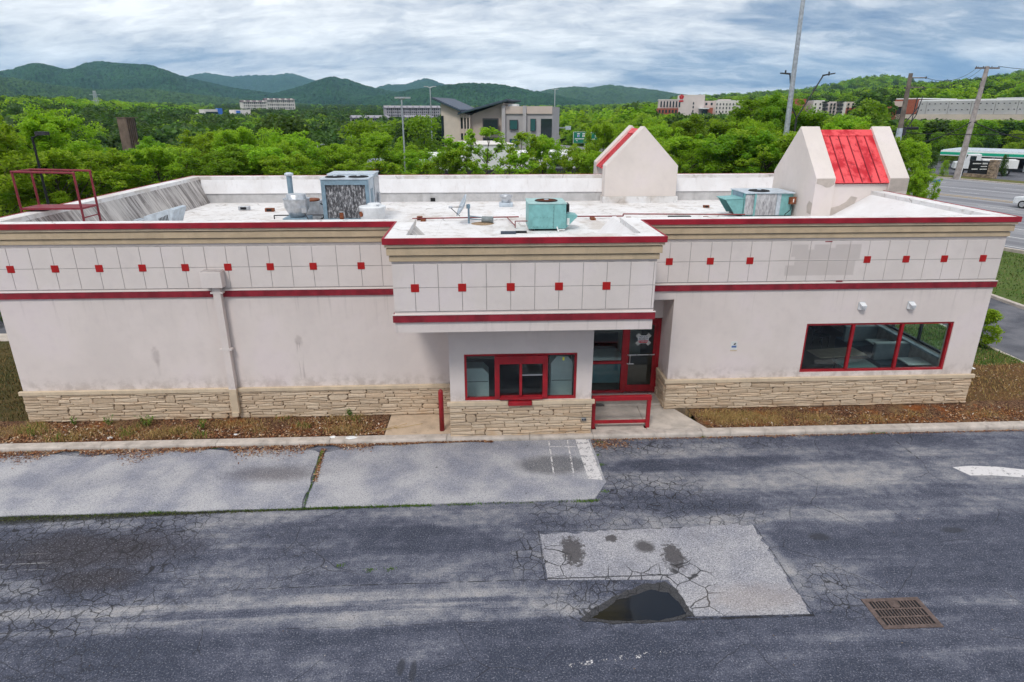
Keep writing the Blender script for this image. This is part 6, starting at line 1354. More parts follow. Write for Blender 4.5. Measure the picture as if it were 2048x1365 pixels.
# ---- low white building among the trees
wbld = Site(862, 74, 1196, 78, -3.0, 'white_warehouse', 'long low white building half hidden by thin trees', 'building')
wbld.box('tall_wall', M_white, 938, 1030, 290, None, 0, 10); wbld.box('low_wall', M_white, 866, 938, 313, None, .2, 9); wbld.box('low_wall', M_white, 1030, 1195, 308, None, .2, 9); wbld.box('plinth', M_darkmetal, 866, 1195, 338, None, -.1, .3)
wbld.box('parapet_trim', M_offwhite, 936, 1032, 288.5, 290.5, -.08, 10.1)
for u in (1060, 1110, 1160): wbld.win(u, u+18, 318, 332)
yb = Site(720, 66, 864, 70, -2.5, 'yellow_canopy', 'orange-yellow canopy strip on a low glazed building behind the foliage', 'canopy'); yb.box('fascia', mat_plain('orange_fascia', (.75, .33, .02), .5), 720, 862, 333, 338, -.4, .3); yb.box('glazing', M_dglass, 722, 860, 339, None, 0, 4); yb.box('white_sign_band', M_white, 722, 862, 329, 333, -.2, .3); yb.box('roof', M_palegrey, 780, 858, 322, 329, .5, 6)
rb = Site(652, 84, 705, 86, -4.0, 'small_shop', 'small pinkish shop with a red corner seen through the leaves', 'shop'); rb.box('wall', M_palepink, 660, 704, 316, None, 0, 8); rb.box('red_corner', M_redtile, 660, 674, 321, 328, -.2, .3)
# ---- hotel
ho = Site(1315, 398, 1486, 402, 4.0, 'hotel', 'pale hotel with a tall centre block, brick base and small red sign', 'hotel')
ho.box('left_wall', M_palepink, 1316, 1357, 200, 217, 2, 18); ho.box('brick_base', M_brick, 1313, 1357, 217, None, .5, 18); ho.box('tower_wall', M_palepink, 1356, 1407, 190, None, 0, 18); ho.box('link_wall', M_palepink, 1407, 1432, 202, None, 3, 18); ho.box('right_wall', M_offwhite, 1430, 1484, 201, None, 1, 16)
ho.box('parapet', M_offwhite, 1315, 1357, 199, 200.6, 1.8, 18.2); ho.box('roof_plant', M_offwhite, 1388, 1408, 192, 200, 19, 24); ho.box('roof_plant', M_palepink, 1437, 1460, 199, 201.5, 3, 12)
for i in range(7): ho.win(1319.5+6.1*i, 1322.5+6.1*i, 203, 215, M_dglass, M_darkmetal)
for i in range(6): ho.box('arch_window', M_dglass, 1317+6.6*i, 1320.5+6.6*i, 220, 226, .3, .6)
for v in (205, 212.5, 220.5): ho.win(1384, 1386.5, v, v+4.5)
for u in (1409, 1419.5): ho.win(u, u+4, 206, 211)
for u in (1431.5, 1438, 1444.5, 1451, 1457.5, 1464, 1471): 
    for v in (207, 214.5, 222): ho.box('window', M_dglass, u, u+2.2, v, v+3.8, .7, 1.1)
ho.box('porte_cochere', M_whitemetal, 1396, 1415, 216.5, 218.5, -8, 1); ho.box('porch_glass', M_dglass, 1402, 1412, 219, None, -6, .5); ho.box('brick_pier', M_brick, 1412, 1424, 216, None, -3, 3)
sgn = MB(); cs, ch = ho.S(1360.5), ho.H(194.3, 1360)
for k in range(5): a = PI/2+2*PI*k/5; sgn.lathe([(0, 0)], 0, 0, 0, 3) if 0 else sgn.prism([(cs+math.cos(a)*.75+.62*math.cos(q*PI/3), ch+math.sin(a)*.75+.62*math.sin(q*PI/3)) for q in range(6)], 'y', -.25, -.02)
sgn.prism([(cs-1.2, ch-2.6), (cs+1.2, ch-2.6), (cs+1.2, ch-1.8), (cs-1.2, ch-1.8)], 'y', -.25, -.02); lm(ho.t, 'red_emblem', mat_plain('sign_red2', (.55, .02, .03), .5), sgn)
# ---- apartments
ap = Site(1574, 330, 1722, 338, 3.0, 'apartment_building', 'white and brick apartment building with dark balconies', 'apartment building')
ap.box('brick_wing', M_brick, 1576, 1612, 198, None, 3, 16); ap.box('white_wall', M_offwhite, 1624, 1646, 201, None, 0, 15); ap.box('centre_wall', M_palepink, 1646, 1674, 203.5, None, 1, 15); ap.box('white_wall', M_offwhite, 1674, 1690, 204, None, 0, 15); ap.box('brick_lower', M_brick, 1690, 1721, 216, None, .4, 15); ap.box('beige_upper', M_cream, 1690, 1718, 204, 216, .5, 15); ap.box('cornice', M_darkmetal, 1716, 1722, 209, 211, -.5, 3)
for v in (207, 214.5, 222, 229.5):
    for u in (1627, 1636.5, 1659, 1665.5, 1693, 1702, 1710): ap.box('window', M_dglass, u, u+3, v, v+4, -.06, 1.2)
    for u in (1643, 1673): bal = ap.box('balcony', M_darkmetal, u, u+9, v+1.5, v+5.5, -1.4, .8)
for u in (1641, 1671): ap.box('balcony_roof', M_darkmetal, u, u+12, 203.5, 205, -1.8, 1)
# ---- retail block with parking deck wall
ml = Site(1780, 232, 2140, 212, 2.0, 'mall_deck', 'long grey concrete parking deck wall with brick end on the right', 'parking deck')
ml.box('end_wall', M_brick, 1782, 1822, 199, None, 1, 20); ml.box('end_front', M_cream2, 1784, 1806, 203, 214, -.5, 1.4); ml.box('end_recess', M_dglass, 1793, 1806, 217, None, -.3, 1.2); ml.box('brick_pier', M_brick, 1779, 1793, 213, None, -2, 1.5); ml.box('brick_pier', M_brick, 1806, 1832, 200, 228, -.4, 2)
for i, (u0, u1) in enumerate(((1832, 1850), (1850, 1894), (1894, 1939), (1939, 1987), (1987, 2032), (2032, 2080), (2080, 2138))):
    ml.box('deck_panel', M_deck, u0+.5, u1-.5, 203-.012*(u0-1832), 229, 0, .6)
    for k in range(4 if u1-u0 > 25 else 1):
        u = u0+(k+.5)*(u1-u0)/(4 if u1-u0 > 25 else 1)
        for v in (208, 220): ml.box('opening', M_black, u-1.4, u+1.4, v-.01*(u-1832), v+1.6-.01*(u-1832), -.05, .3)
ml.box('deck_core', M_greyroof, 1833, 2137, 205, None, .62, 40); ml.box('lower_wall', M_cream, 1790, 2137, 229.2, None, -.3, .6); ml.box('white_roof', M_white, 1830, 1985, 199.5, 203.4, .3, 20, u=1900); ml.box('white_roof', M_white, 1985, 2137, 195, 201, .3, 20, u=2050); ml.box('white_coping', M_white, 1784, 1832, 197, 199, .8, 20)
# ---- distant housing
def gabled_row(site, u0, u1, v0, v1, n, wall, roof, depth=14, floors=3, gv=3.0):
    site.box('wall', wall, u0, u1, v0, v1, 0, depth); S0, S1, H0, H1 = site.S(u0), site.S(u1), site.H(v0, (u0+u1)/2), site.H(v0-gv, (u0+u1)/2)
    lm(site.t, 'roof', roof, MB().prism([(-.6, H0), (depth+.6, H0), (depth/2, H1)], 'x', S0-.5, S1+.5))
    for i in range(n):
        c = S0+(S1-S0)*(i+.5)/n; hw = (S1-S0)/n*.30
        lm(site.t, 'gable', wall, MB().prism([(c-hw, H0-(H1-H0)*.2), (c+hw, H0-(H1-H0)*.2), (c, H1-.2)], 'y', -.8, depth/2))
        for f in range(floors):
            z = site.H(v1, (u0+u1)/2)+(H0-site.H(v1, (u0+u1)/2))*(f+.25)/floors
            for q in (-1, 1): lb(site.t, 'window', M_dglass, c+q*hw*.55-hw*.25, c+q*hw*.55+hw*.25, -.1, .3, z, z+(H0-site.H(v1, (u0+u1)/2))/floors*.5)
            cc2 = S0+(S1-S0)*(i+1)/n
            if i < n-1: lb(site.t, 'balcony', M_darkmetal, cc2-hw*.35, cc2+hw*.35, -.15, .2, z-.3, z+(H0-site.H(v1, (u0+u1)/2))/floors*.55)
s1_ = Site(487, 690, 595, 700, 14.0, 'apartment_block', 'white gabled apartment block with maroon roofs on the far slope', 'apartment building'); gabled_row(s1_, 487, 536, 204, 220, 4, M_offwhite, M_maroon); gabled_row(s1_, 535, 592, 200, 220, 5, M_offwhite, M_maroon, 15)
s2_ = Site(770, 445, 882, 450, -2, 'apartment_row', 'upper mauve-grey apartment row in the woods left of the office', 'apartment building', 'mauve apartment rows'); gabled_row(s2_, 771, 881, 216, 234, 9, M_purple, M_greyroof, 12, 3, 4.5)
s3_ = Site(705, 380, 778, 384, -6, 'apartment_row', 'lower left mauve-grey apartment row in the woods', 'apartment building', 'mauve apartment rows'); gabled_row(s3_, 706, 777, 236, 250, 6, M_purple, M_greyroof, 10, 2, 5)
s4_ = Site(812, 398, 868, 402, -6, 'apartment_row', 'lower right mauve-grey apartment row next to the office roof', 'apartment building', 'mauve apartment rows'); gabled_row(s4_, 812, 866, 235, 245, 5, M_purple, M_greyroof, 10, 2, 4)
dl = Site(400, 480, 505, 486, 2.0, 'car_showroom', 'low white and blue showroom far away in the valley', 'showroom'); dl.box('white_wall', M_offwhite, 409, 437, 219, 229, 0, 20); dl.box('blue_entrance', M_roadblue, 436, 445, 217, 229, -1, 6); dl.box('glazing', M_dglass, 412, 436, 224, 229, -.3, .2); dl.box('second_wall', M_offwhite, 470, 503, 220, 231, 2, 18); dl.box('blue_bay', M_roadblue, 474, 482, 222, 229, 1.6, 3); dl.box('base', M_deck, 400, 505, 229, None, -.2, 20)
for i in range(8):
    u = 382+3.4*i; x, y = azd(u, 462); z = at(u, 231, 462).z; tag(MB().box(x-1.6, x+1.6, y-.8, y+.8, z, z+.7).prism([(x-1, z+.7), (x+.9, z+.7), (x+.6, z+1.3), (x-.7, z+1.3)], 'y', y-.7, y+.7).build('parked_car', (M_white, M_darkmetal, M_bluegrey, M_whitemetal)[i % 4]), 'tiny parked car in the row by the far showroom', 'car', 'cars parked at the far showroom')
# ---- brown tower left
tw = Site(246, 96, 272, 97, -10, 'brown_tower', 'weathered brown ribbed tower standing in the woods on the left', 'tower'); M_wood = mat_plain('weathered_brown', (.16, .115, .09), .9, var=.25, scale=1.2)
tw.box('shaft', M_wood, 248, 266, 236, None, 0, 1.6); tw.box('side', mat_plain('dark_brown', (.08, .06, .055), .9), 266, 271, 237, None, .3, 1.6)
for k in range(5): tw.box('rib', M_wood, 248.4+3.6*k, 249.8+3.6*k, 236.4, None, -.12, .02)
tw.box('cap', M_wood, 247, 272, 235, 236.3, -.15, 1.7)
# ---- lamp posts
def lamp_post(u, vtop, dist, r0, heads, label, mat=M_galv, name='lamp_post', grp=None, vbase=None):
    p = at(u, vtop, dist); z0 = min(hz(p.x, p.y), p.z-3); t = thing(name, label, 'lamp post', (p.x, p.y, z0), grp); h = p.z-z0
    lm(t, 'pole', mat, MB().tube((0, 0, -.3), (0, 0, h), r0, r0*.6, n=10))
    for a, l in heads:
        lm(t, 'arm', mat, MB().path([(0, 0, h-.05), (l*.9*math.cos(a), l*.9*math.sin(a), h+.12)], r0*.4)); hw_ = .35 if mat is not M_black else .2; lm(t, 'lamp_head', M_galv if mat is not M_black else M_darkmetal, MB().box(l*math.cos(a)-hw_, l*math.cos(a)+hw_, l*math.sin(a)-.15, l*math.sin(a)+.15, h+.06, h+.2))
    return t
lamp_post(803, 199, 62, .11, [(0.1, .45), (PI, .25)], 'grey lamp post rising just behind the parapet left of the office')
lamp_post(860, 175, 128, .16, [(0, .8), (PI, .8)], 'tall grey highway light mast left of the butterfly roof'); lamp_post(1110, 180, 180, .2, [(0, .6), (PI, .6)], 'thin highway light mast right of the office')
lamp_post(621, 301, 105, .08, [(0, .8)], 'left of two small street lights above the trees', grp='small street lights'); lamp_post(635, 291, 112, .08, [(0, .8)], 'right of two small street lights above the trees', grp='small street lights'); lamp_post(702, 264, 150, .08, [(PI, .6)], 'small distant street light in the dark woods', grp='small street lights')
dk = lamp_post(64, 274, 33, .07, [(0, .42)], 'black lamp post among the trees on the left', M_black)
# tall tapered grey pole right of centre
p = at(1612, 4, 47); tp = thing('flag_pole', 'very tall tapered grey steel pole cut off by the top of the picture', 'pole', (p.x, p.y, -.2)); lm(tp, 'shaft', M_galv, MB().tube((0, 0, -.2), (-.25, 0, p.z+4.5), .21, .10, n=16)); lm(tp, 'base_flange', M_galv, MB().lathe([(.4, 0), (.4, .06), (.22, .1)], 0, 0, 0, 16))
# dark twin-arm street light behind it
p = at(1593, 236, 58); tl = thing('street_light', 'dark street light with two spread arms behind the tall pole', 'street light', (p.x, p.y, -.3)); hp_ = p.z+.3; k_ = 58/1269*1.06
lm(tl, 'post', M_darkmetal, MB().tube((0, 0, -.1), (0, 0, hp_), .09, .07))
for sg, pts in ((-1, [(0, 0), (-10, 16), (-21, 66), (-36, 69)]), (1, [(0, 0), (10, 18), (34, 64), (52, 69)])):
    lm(tl, 'arm', M_darkmetal, MB().path([(a*k_, 0, hp_+b*k_) for a, b in pts[:3]], .055)); a, b = pts[2]; a2, b2 = pts[3]
    lm(tl, 'lamp_head', M_darkmetal, MB().prism([(a*k_, hp_+b*k_-.04), (a2*k_, hp_+b2*k_-.12), (a2*k_, hp_+b2*k_-.04), (a*k_, hp_+b*k_+.07)] if sg > 0 else [(a*k_, hp_+b*k_+.07), (a2*k_, hp_+b2*k_-.04), (a2*k_, hp_+b2*k_-.12), (a*k_, hp_+b*k_-.04)], 'y', -.15, .15)); lm(tl, 'sensor', M_darkmetal, MB().tube(((a+a2)/2*k_, 0, hp_+b*k_), ((a+a2)/2*k_, 0, hp_+b*k_+.28), .06))
# ---- utility poles and wires
M_pole = mat_plain('creosote_pole', (.17, .14, .12), .9, var=.3, scale=2); M_poleg = mat_plain('weathered_pole', (.34, .30, .28), .9, var=.25, scale=2)
p1 = at(1822, 147, 66); u1 = thing('utility_pole', 'dark utility pole with pale metal lower sleeve right of the red gable', 'utility pole', (p1.x, p1.y, -.3)); h1 = p1.z+.3
lm(u1, 'upper_pole', M_pole, MB().tube((0, 0, h1*.62), (0, 0, h1), .21, .16, n=12)); lm(u1, 'sleeve', M_palegrey, MB().tube((0, 0, -.3), (0, 0, h1*.63), .27, .23, n=14))
for hh, l in ((h1-.35, 1.3), (h1-1.1, 1.25), (h1-1.15, -.35)): lm(u1, 'standoff_arm', M_pole, MB().tube((0, 0, hh), (l, -.1, hh), .045)); lm(u1, 'insulator', M_darkmetal, MB().lathe([(0, -.08), (.07, -.06), (.04, 0), (.07, .06), (0, .12)], l, -.1, hh, 8))
bk = MB()
for a, b in (((.15, h1*.58), (1.1, h1*.72)), ((.2, h1*.66), (1.2, h1*.78)), ((1.1, h1*.72), (1.35, h1*.85)), ((.8, h1*.67), (.9, h1*.84)), ((.15, h1*.66), (.5, h1*.60))): bk.tube((a[0], -.1, a[1]), (b[0], -.1, b[1]), .04, n=6)
lm(u1, 'cutout_bracket', M_darkmetal, bk); lm(u1, 'transformer', M_darkmetal, MB().tube((.32, -.1, h1*.58), (.32, -.1, h1*.63), .16, n=12))
p2b = at(1912, 358, 105.5); p2b.z = -.1; p2 = at(1975, 133, 105.5); u2 = thing('utility_pole', 'taller grey utility pole with a cross arm leaning beside the road', 'utility pole', (p2b.x, p2b.y, -.1)); tip = Vector((p2.x-p2b.x, p2.y-p2b.y, p2.z+.1))
lm(u2, 'pole', M_poleg, MB().tube((0, 0, -.4), tip, .40, .24, n=12)); lm(u2, 'riser', M_whitemetal, MB().tube((.28, -.3, 0), Vector((.28, -.3, 0))+tip*.30, .05)); ca = tip*.985
lm(u2, 'cross_arm', M_pole, MB().box(ca.x-1.5, ca.x+1.6, ca.y-.1, ca.y+.1, ca.z-.09, ca.z+.09))
for k in (-1.4, -.5, .6, 1.5): lm(u2, 'insulator', M_darkmetal, MB().lathe([(0, .05), (.06, .08), (.03, .14), (.06, .2), (0, .25)], ca.x+k, ca.y, ca.z, 8))
lm(u2, 'cutout', M_darkmetal, MB().tube(tip*.86, tip*.86+Vector((-.45, -.1, .5)), .04).tube(tip*.78, tip*.78+Vector((-.4, -.1, .9)), .035).tube(tip*.90, tip*.90+Vector((.35, -.1, .2)), .04)); lm(u2, 'splice_box', M_pole, MB().tube(tip*.53, tip*.53+Vector((.6, 0, .0)), .10, n=8))
def wire(name, a, b, sag, r_, label, n=14):
    pts = []
    for i in range(n+1): t = i/n; q = Vector(a).lerp(Vector(b), t); q.z -= sag*4*t*(1-t); pts.append(q)
    tag(MB().path(pts, r_, 5).build(name, M_black), label, 'cable')
P1 = Vector((p1.x, p1.y, p1.z)); P2 = p2b+tip; mid2 = p2b+tip*.53
wire('power_line', P1+Vector((1.3, -.1, -.35)), p2b+ca+Vector((-1.1, 0, .2)), .8, .02, 'thin upper power line between the two utility poles'); wire('power_line', P1+Vector((1.25, -.1, -1.1)), p2b+ca+Vector((-.4, 0, .2)), .8, .02, 'second thin power line between the two utility poles')
wire('power_line', p2b+ca+Vector((1.5, 0, .2)), at(2260, 128, 92), .5, .03, 'power line leaving the cross arm to the right edge')
wire('phone_cable', mid2, at(2200, 292, 98), .9, .06, 'thick phone cable running right from the leaning pole'); wire('phone_cable', mid2, at(1700, 275, 84), 1.8, .05, 'phone cable sagging left from the leaning pole behind the gable')
wire('phone_cable', at(1700, 258, 80), at(2200, 262, 96), .5, .04, 'lower level phone cable crossing in front of the woods'); lc = thing('splice_case', 'black splice case hanging on the lower cable right of the red gable', 'cable box', at(1822, 257, 82)); lm(lc, 'case', M_black, MB().tube((-.75, 0, 0), (.75, 0, 0), .15, n=10)); lm(lc, 'strap', M_darkmetal, MB().tube((0, 0, .1), (0, 0, .35), .04))
# ---- highway signs
M_hgreen = mat_plain('highway_green', (.012, .17, .095), .5, var=.06, scale=.6)
def hsign(uL, uR, v0, v1, d_, label, full=True):
    s = Site(uL, d_, uR, d_+1, -5.0, 'highway_sign', label, 'highway sign', 'green highway signs'); s.box('border', M_white, uL, uR, v0, v1, -.05, .1); s.box('panel', M_hgreen, uL+.5, uR-.5, v0+.5, v1-.5, -.1, -.04)
    s.box('shield', M_white, uL+8, uL+12.2, v0+6, v0+10.5, -.14, -.09); s.box('shield', M_roadblue, uL+8.6, uL+11.6, v0+6.8, v0+10, -.17, -.13)
    if full:
        s.box('shield', M_white, uL+18.5, uL+23, v0+6, v0+10.5, -.14, -.09); s.box('shield_number', M_black, uL+20, uL+21.6, v0+7, v0+9.5, -.17, -.13)
        for a in (7.5, 18): s.box('direction_word', M_white, uL+a, uL+a+5.5, v0+3, v0+4.6, -.14, -.09)
        for k in range(9): s.box('letter', M_white, uL+3+2.7*k, uL+5+2.7*k, v0+13.2, v0+15.0, -.14, -.09)
        for a in (7, 23.5): lm(s.t, 'arrow', M_white, MB().prism([(s.S(uL+a-2), s.H(v0+17)), (s.S(uL+a+1), s.H(v0+16.6)), (s.S(uL+a+1.6), s.H(v0+19.8)), (s.S(uL+a+.4), s.H(v0+18.2))], 'y', -.14, -.09))
    else:
        s.box('letter', M_white, uL+2, uL+8, v0+13, v0+14.8, -.14, -.09); s.box('arrow', M_white, uL+4, uL+6, v0+17, v0+18.5, -.14, -.09)
    for u in (uL+4, uR-4): s.box('post', M_galv, u-.6, u+.6, v0+4, None, .12, .4)
    return s
hs1 = hsign(1148, 1176.5, 264, 287, 166, 'left green highway sign with two route shields above the trees'); hsign(1183.5, 1204, 265, 285, 168, 'right green highway sign partly hidden by leaves', False)
gn = Site(1110, 190, 1144, 191, -6.0, 'sign_gantry', 'grey gantry with a pale message board over the highway bridge', 'gantry'); gn.box('post', M_galv, 1116, 1117.6, 255, None, 0, .4); gn.box('beam', M_galv, 1116, 1134, 255, 257, 0, .4); gn.box('message_board', M_palegrey, 1131.5, 1142, 252.5, 260, -.5, 0)
br_ = Site(1104, 200, 1150, 205, -6.0, 'highway_bridge', 'grey highway bridge parapet with traffic behind the trees', 'bridge'); br_.box('parapet', M_deck, 1104, 1150, 271, 279, 0, .6); br_.box('rail', M_galv, 1104, 1150, 277.5, 279, -.2, 0); br_.box('deck', M_sa, 1104, 1150, 279, None, .6, 8)
rd2 = MB(); a, b, c, d_ = at(1150, 292, 175), at(1205, 292, 175), at(1214, 330, 95), at(1160, 330, 95)
for q in (a, b): q.z = -4.2
for q in (c, d_): q.z = -1.6
tag(rd2.quad(d_, c, b, a).build('highway', mat_plain('pale_road', (.40, .39, .41), .9)), kind='structure')
# ---- transmission tower
p = at(188, 182, 430); tt = thing('transmission_tower', 'faint steel lattice transmission tower above the left woods', 'pylon', (p.x, p.y, hz(p.x, p.y))); h = p.z-hz(p.x, p.y); lt = MB()
for a, b in ((-1, -1), (1, -1), (1, 1), (-1, 1)): lt.tube((a*1.6, b*1.6, 0), (a*.4, b*.4, h), .16, n=4)
for k in range(9): z = h*(k+.5)/9; q = 1.6-1.2*(k+.5)/9; lt.tube((-q, -q, z), (q, -q, z+h/18), .09, n=4); lt.tube((q, -q, z), (-q, -q, z+h/18), .09, n=4)
lm(tt, 'lattice', M_galv, lt); lm(tt, 'cross_arm', M_galv, MB().tube((-3, 0, h*.9), (3, 0, h*.9), .15, n=4).tube((-2.4, 0, h*.75), (2.4, 0, h*.75), .15, n=4))
# ================================================================== ROAD ON THE RIGHT
RN = Vector((.925, .380, 0)); RD = Vector((.380, -.925, 0))           # across and along the road
def rp(n_, s_, z): v = RN*n_+RD*s_; return (v.x, v.y, z)
def mat_road():
    m, g = newmat('road_asphalt'); p = g.pos(); x, y, z = g.sep(p); nn = g.add(g.mul(x, .925), g.mul(y, .380)); ss = g.sub(g.mul(x, .380), g.mul(y, .925))
    st_ = g.noise(g.comb(g.mul(nn, .9), g.mul(ss, .03), 0.0), 1.0, 5, .6); n = g.noise(p, .5, 5, .6)
    c = g.mix(g.st(st_, .35, .68), (.17, .17, .19), (.31, .31, .325)); c = g.mix(g.mul(g.st(st_, .62, .72), .6), c, (.10, .10, .12)); g.out(g.pbsdf(c, .85, None, 0, .2)); return m
RZD = -.06
tag(MB().quad(rp(40, 60, RZD), rp(84.5, 60, RZD), rp(84.5, -170, RZD), rp(40, -170, RZD)).build('road', mat_road()), kind='structure')
M_rw = mat_plain('road_white', (.62, .62, .62), .8); M_ry = mat_plain('road_yellow', (.55, .36, .10), .8)
def rline(n_, s0, s1, w_, mat): tag(MB().quad(rp(n_-w_, s0, RZD+.004), rp(n_+w_, s0, RZD+.004), rp(n_+w_, s1, RZD+.004), rp(n_-w_, s1, RZD+.004)).build('lane_marking', mat), kind='structure')
for n_ in (65.3, 66.3): rline(n_, 40, -60, .10, M_ry)
rline(73.8, 40, -60, .09, M_rw); rline(83.6, 40, -60, .08, M_rw); rline(41.2, 40, -60, .08, M_rw)
for n_ in (45.0, 49.0, 54.5, 60.0, 70.0, 78.5):
    for k in range(-5, 5): rline(n_, k*9.0, k*9.0-3.2, .08, M_rw)
rk = MB().prism([(0, 0)]*3, 'z', 0, 1) if 0 else None
def strip(n0, n1, s0, s1, z0, z1): mb = MB(); P_ = [rp(n0, s0, z0), rp(n1, s0, z0), rp(n1, s1, z0), rp(n0, s1, z0), rp(n0, s0, z1), rp(n1, s0, z1), rp(n1, s1, z1), rp(n0, s1, z1)]; return mb.add(P_, [(0, 3, 2, 1), (4, 5, 6, 7), (0, 1, 5, 4), (1, 2, 6, 5), (2, 3, 7, 6), (3, 0, 4, 7)])
tag(strip(84.5, 84.8, 60, -120, -.3, .08).build('road_kerb', M_kerb), kind='structure'); tag(strip(39.7, 40, 60, -120, -.3, .06).build('road_kerb', M_kerb), kind='structure'); tag(strip(84.8, 88.5, 60, -120, -.3, .04).build('road_verge', mat_lawn('verge_strip', (.10, .12, .03), (.15, .14, .05), (.2, .16, .08))), kind='structure')
tag(strip(88.5, 140, 60, -60, -.34, .03).build('forecourt', M_sa), kind='structure')
# ---- white SUV at the right edge
def car(cx, cy, rz, label, name='sport_utility_car', body=M_whitemetal):
    t = thing(name, label, 'car', (cx, cy, RZD+.002)); t.rotation_euler.z = rz
    side = [(-2.25, .32), (-2.30, .62), (-2.22, .98), (-1.30, 1.08), (-.55, 1.60), (.9, 1.70), (1.95, 1.62), (2.28, 1.05), (2.32, .55), (2.25, .32)]
    bm_ = meshobj('body', MB().prism(side, 'y', -.90, .90).mesh('body', body), t); md = bm_.modifiers.new('bevel', 'BEVEL'); md.width = .10; md.segments = 3; md.limit_method = 'ANGLE'
    for sy_ in (-1, 1):
        lm(t, 'side_window', M_dglass, MB().prism([(-1.1, 1.10), (-.50, 1.52), (.35, 1.60), (.35, 1.10)], 'y', sy_*.90, sy_*.912)); lm(t, 'side_window', M_dglass, MB().prism([(.45, 1.10), (.45, 1.60), (1.65, 1.54), (1.95, 1.12)], 'y', sy_*.90, sy_*.912))
        lm(t, 'headlight', M_galv, MB().box(-2.32, -2.10, sy_*.62-.2, sy_*.62+.2, .72, .88)); lm(t, 'tail_light', M_redmetal, MB().box(2.15, 2.33, sy_*.68-.15, sy_*.68+.15, .85, 1.15))
        for wx in (-1.42, 1.42):
            w_ = lm(t, 'wheel', M_rubber, MB().tube((wx, sy_*.70, .36), (wx, sy_*.925, .36), .36, n=22)); meshobj('rim', MB().tube((wx, sy_*.90, .36), (wx, sy_*.94, .36), .24, n=16).mesh('rim', M_chrome), w_)
    lm(t, 'windscreen', M_dglass, MB().add([(-1.26, -.74, 1.11), (-1.26, .74, 1.11), (-.60, .66, 1.585), (-.60, -.66, 1.585), (-1.30, -.74, 1.13), (-1.30, .74, 1.13), (-.64, .66, 1.605), (-.64, -.66, 1.605)], [(4, 5, 6, 7), (0, 3, 2, 1), (0, 1, 5, 4), (2, 3, 7, 6), (1, 2, 6, 5), (3, 0, 4, 7)])); return t
q = RN*62.6+RD*(-19.2); P_ = at(2046, 402, 77); car(P_.x+.75, P_.y-1.7, math.atan2(RD.y, RD.x), 'white sport utility car entering at the right edge of the road')
# small street sign on a dark post
p = at(1865, 398, 66); sn = thing('street_sign', 'thin dark post with a small blue street sign at the road side', 'sign', (p.x, p.y, -.1)); h = at(1867, 362, 66).z+.1; lm(sn, 'post', M_black, MB().tube((0, 0, 0), (0, 0, h), .05)); lm(sn, 'sign_plate', M_roadblue, MB().box(-.35, .35, -.02, .02, h-.12, h+.10))
# ---- filling station canopy
fc = Site(1828, 124, 2130, 120, 0.03, 'station_canopy', 'long white canopy with a green stripe across the road', 'canopy'); M_cgreen = mat_plain('canopy_green', (.01, .36, .21), .4)
fc.box('roof_slab', M_palegrey, 1900, 2128, 303.5, 306, .5, 10); fc.box('fascia_white', M_white, 1898, 2129, 305, 308, .0, .5); fc.box('fascia_green', M_cgreen, 1898, 2129, 308, 313.5, -.06, .5); fc.box('fascia_edge', M_white, 1898, 2129, 313.5, 315.5, -.03, .5); fc.box('ceiling', M_palegrey, 1900, 2128, 315, 316, .5, 10)
for u in (1930, 2000, 2070, 2120): fc.box('column', M_white, u-2, u+2, 314.5, None, 2.5, 3.0); fc.box('column', M_white, u-2, u+2, 314.5, None, 7.5, 8.0)
for u in (1964, 2036): lm(fc.t, 'roof_stripe', M_maroon, MB().box(fc.S(u), fc.S(u+24), 3, 5, fc.H(303.4), fc.H(302.9)))
fc.box('kiosk', M_darkmetal, 1940, 2060, 318, None, 10.5, 15)
# ---- stone monument sign
mn = Site(1953, 110, 2024, 108, .05, 'monument_sign', 'black sign board with white lettering set in a rough stone wall', 'sign'); M_fstone = mat_plain('field_stone', (.27, .205, .15), .95, var=.45, scale=2.2, bump=.6)
rs_ = random.Random(2)
def stones_wall(u0, u1, v0, v1, t0, t1):
    s0, s1 = mn.S(u0), mn.S(u1); h0, h1_ = max(0, mn.H(v1, (u0+u1)/2)) if v1 else 0, mn.H(v0, (u0+u1)/2); z = h0
    while z < h1_-.05:
        hh = min(rs_.uniform(.28, .45), h1_-z); x = s0
        while x < s1-.05:
            wd = min(rs_.uniform(.35, .8), s1-x); lb(mn.t, 'stone', M_fstone, x+.02, x+wd-.02, t0-rs_.uniform(0, .1), t1, z+.015, z+hh-.015); x += wd
        z += hh
stones_wall(1954, 2004, 349, None, 0, .6); stones_wall(2004, 2020, 321, None, -.1, .7)
mn.box('sign_board', M_black, 1965, 2004, 324, 349, .1, .4); mn.box('sign_head', M_black, 1964, 2006, 323, 325.5, .0, .5); mn.box('end_post', M_black, 1961.5, 1965, 320, None, .1, .4)
for k in range(9): mn.box('letter', M_white, 1969+1.95*k, 1970.4+1.95*k, 327.4, 329.4, .06, .11)
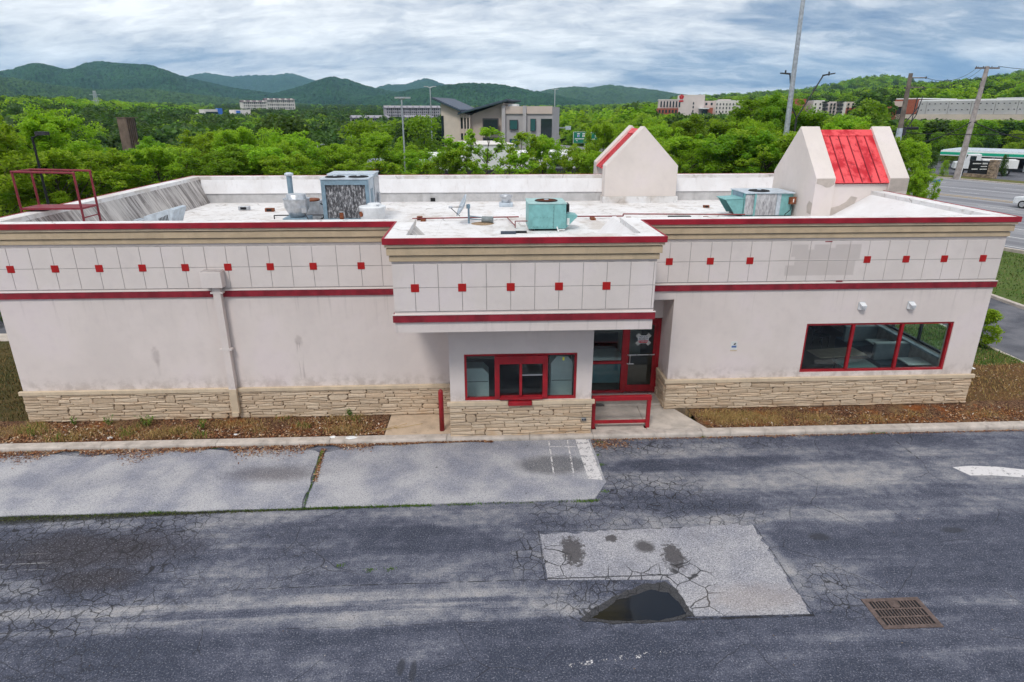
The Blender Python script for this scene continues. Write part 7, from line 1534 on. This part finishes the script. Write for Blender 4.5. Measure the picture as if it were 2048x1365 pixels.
for k in range(4): mn.box('letter', M_white, 1989+2.8*k, 1991.2+2.8*k, 326.5, 330, .06, .11)
for k in range(5): mn.box('letter', M_white, 1987+2.6*k, 1988.8+2.6*k, 333.5, 335.3, .06, .11)
for k in range(5): mn.box('letter', M_white, 1969+2.5*k, 1971+2.5*k, 338.8, 340.8, .06, .11); mn.box('letter', M_white, 1986+2.9*k, 1988+2.9*k, 339, 341, .06, .11)
# ---- white truck behind the sign
tk = Site(1930, 112.5, 1990, 113, .04, 'delivery_truck', 'white truck cab half hidden behind the stone sign', 'truck'); s0 = tk.S(1932)/1.12
tk.t.scale = (1.12, 1.12, 1.12); lm(tk.t, 'cab', M_whitemetal, MB().prism([(s0, .75), (s0+.1, 1.45), (s0+1.0, 1.62), (s0+1.35, 2.45), (s0+2.7, 2.5), (s0+2.7, .75)], 'y', .2, 2.3)); lm(tk.t, 'box_body', M_white, MB().box(s0+2.9, s0+6.6, .15, 2.4, .9, 1.9)); lm(tk.t, 'windscreen', M_dglass, MB().prism([(s0+1.02, 1.66), (s0+1.32, 2.38), (s0+1.28, 2.42), (s0+.98, 1.68)], 'y', .35, 2.15)); lm(tk.t, 'side_window', M_dglass, MB().box(s0+1.55, s0+2.2, .18, .2, 1.7, 2.3))
for x in (s0+.75, s0+3.8, s0+5.5): w_ = lm(tk.t, 'wheel', M_rubber, MB().tube((x, .15, .46), (x, .5, .46), .46, n=18)); meshobj('rim', MB().tube((x, .10, .46), (x, .16, .46), .24, n=12).mesh('rim', M_galv), w_)
lm(tk.t, 'chassis', M_darkmetal, MB().box(s0+.1, s0+6.5, .6, 1.9, .5, .9))
# ================================================================== AIR
hzb = MB().box(-9300, 9300, -9300, 9300, -14, 720).build('haze', None); tag(hzb, kind='stuff')
m, g = newmat('haze_air'); pv_ = g.n('ShaderNodeVolumePrincipled'); g.set(pv_.inputs['Color'], (.42, .70, 1.0)); pv_.inputs['Density'].default_value = 0.00008; pv_.inputs['Anisotropy'].default_value = .0; g.out(None, pv_.outputs[0]); hzb.data.materials.append(m)
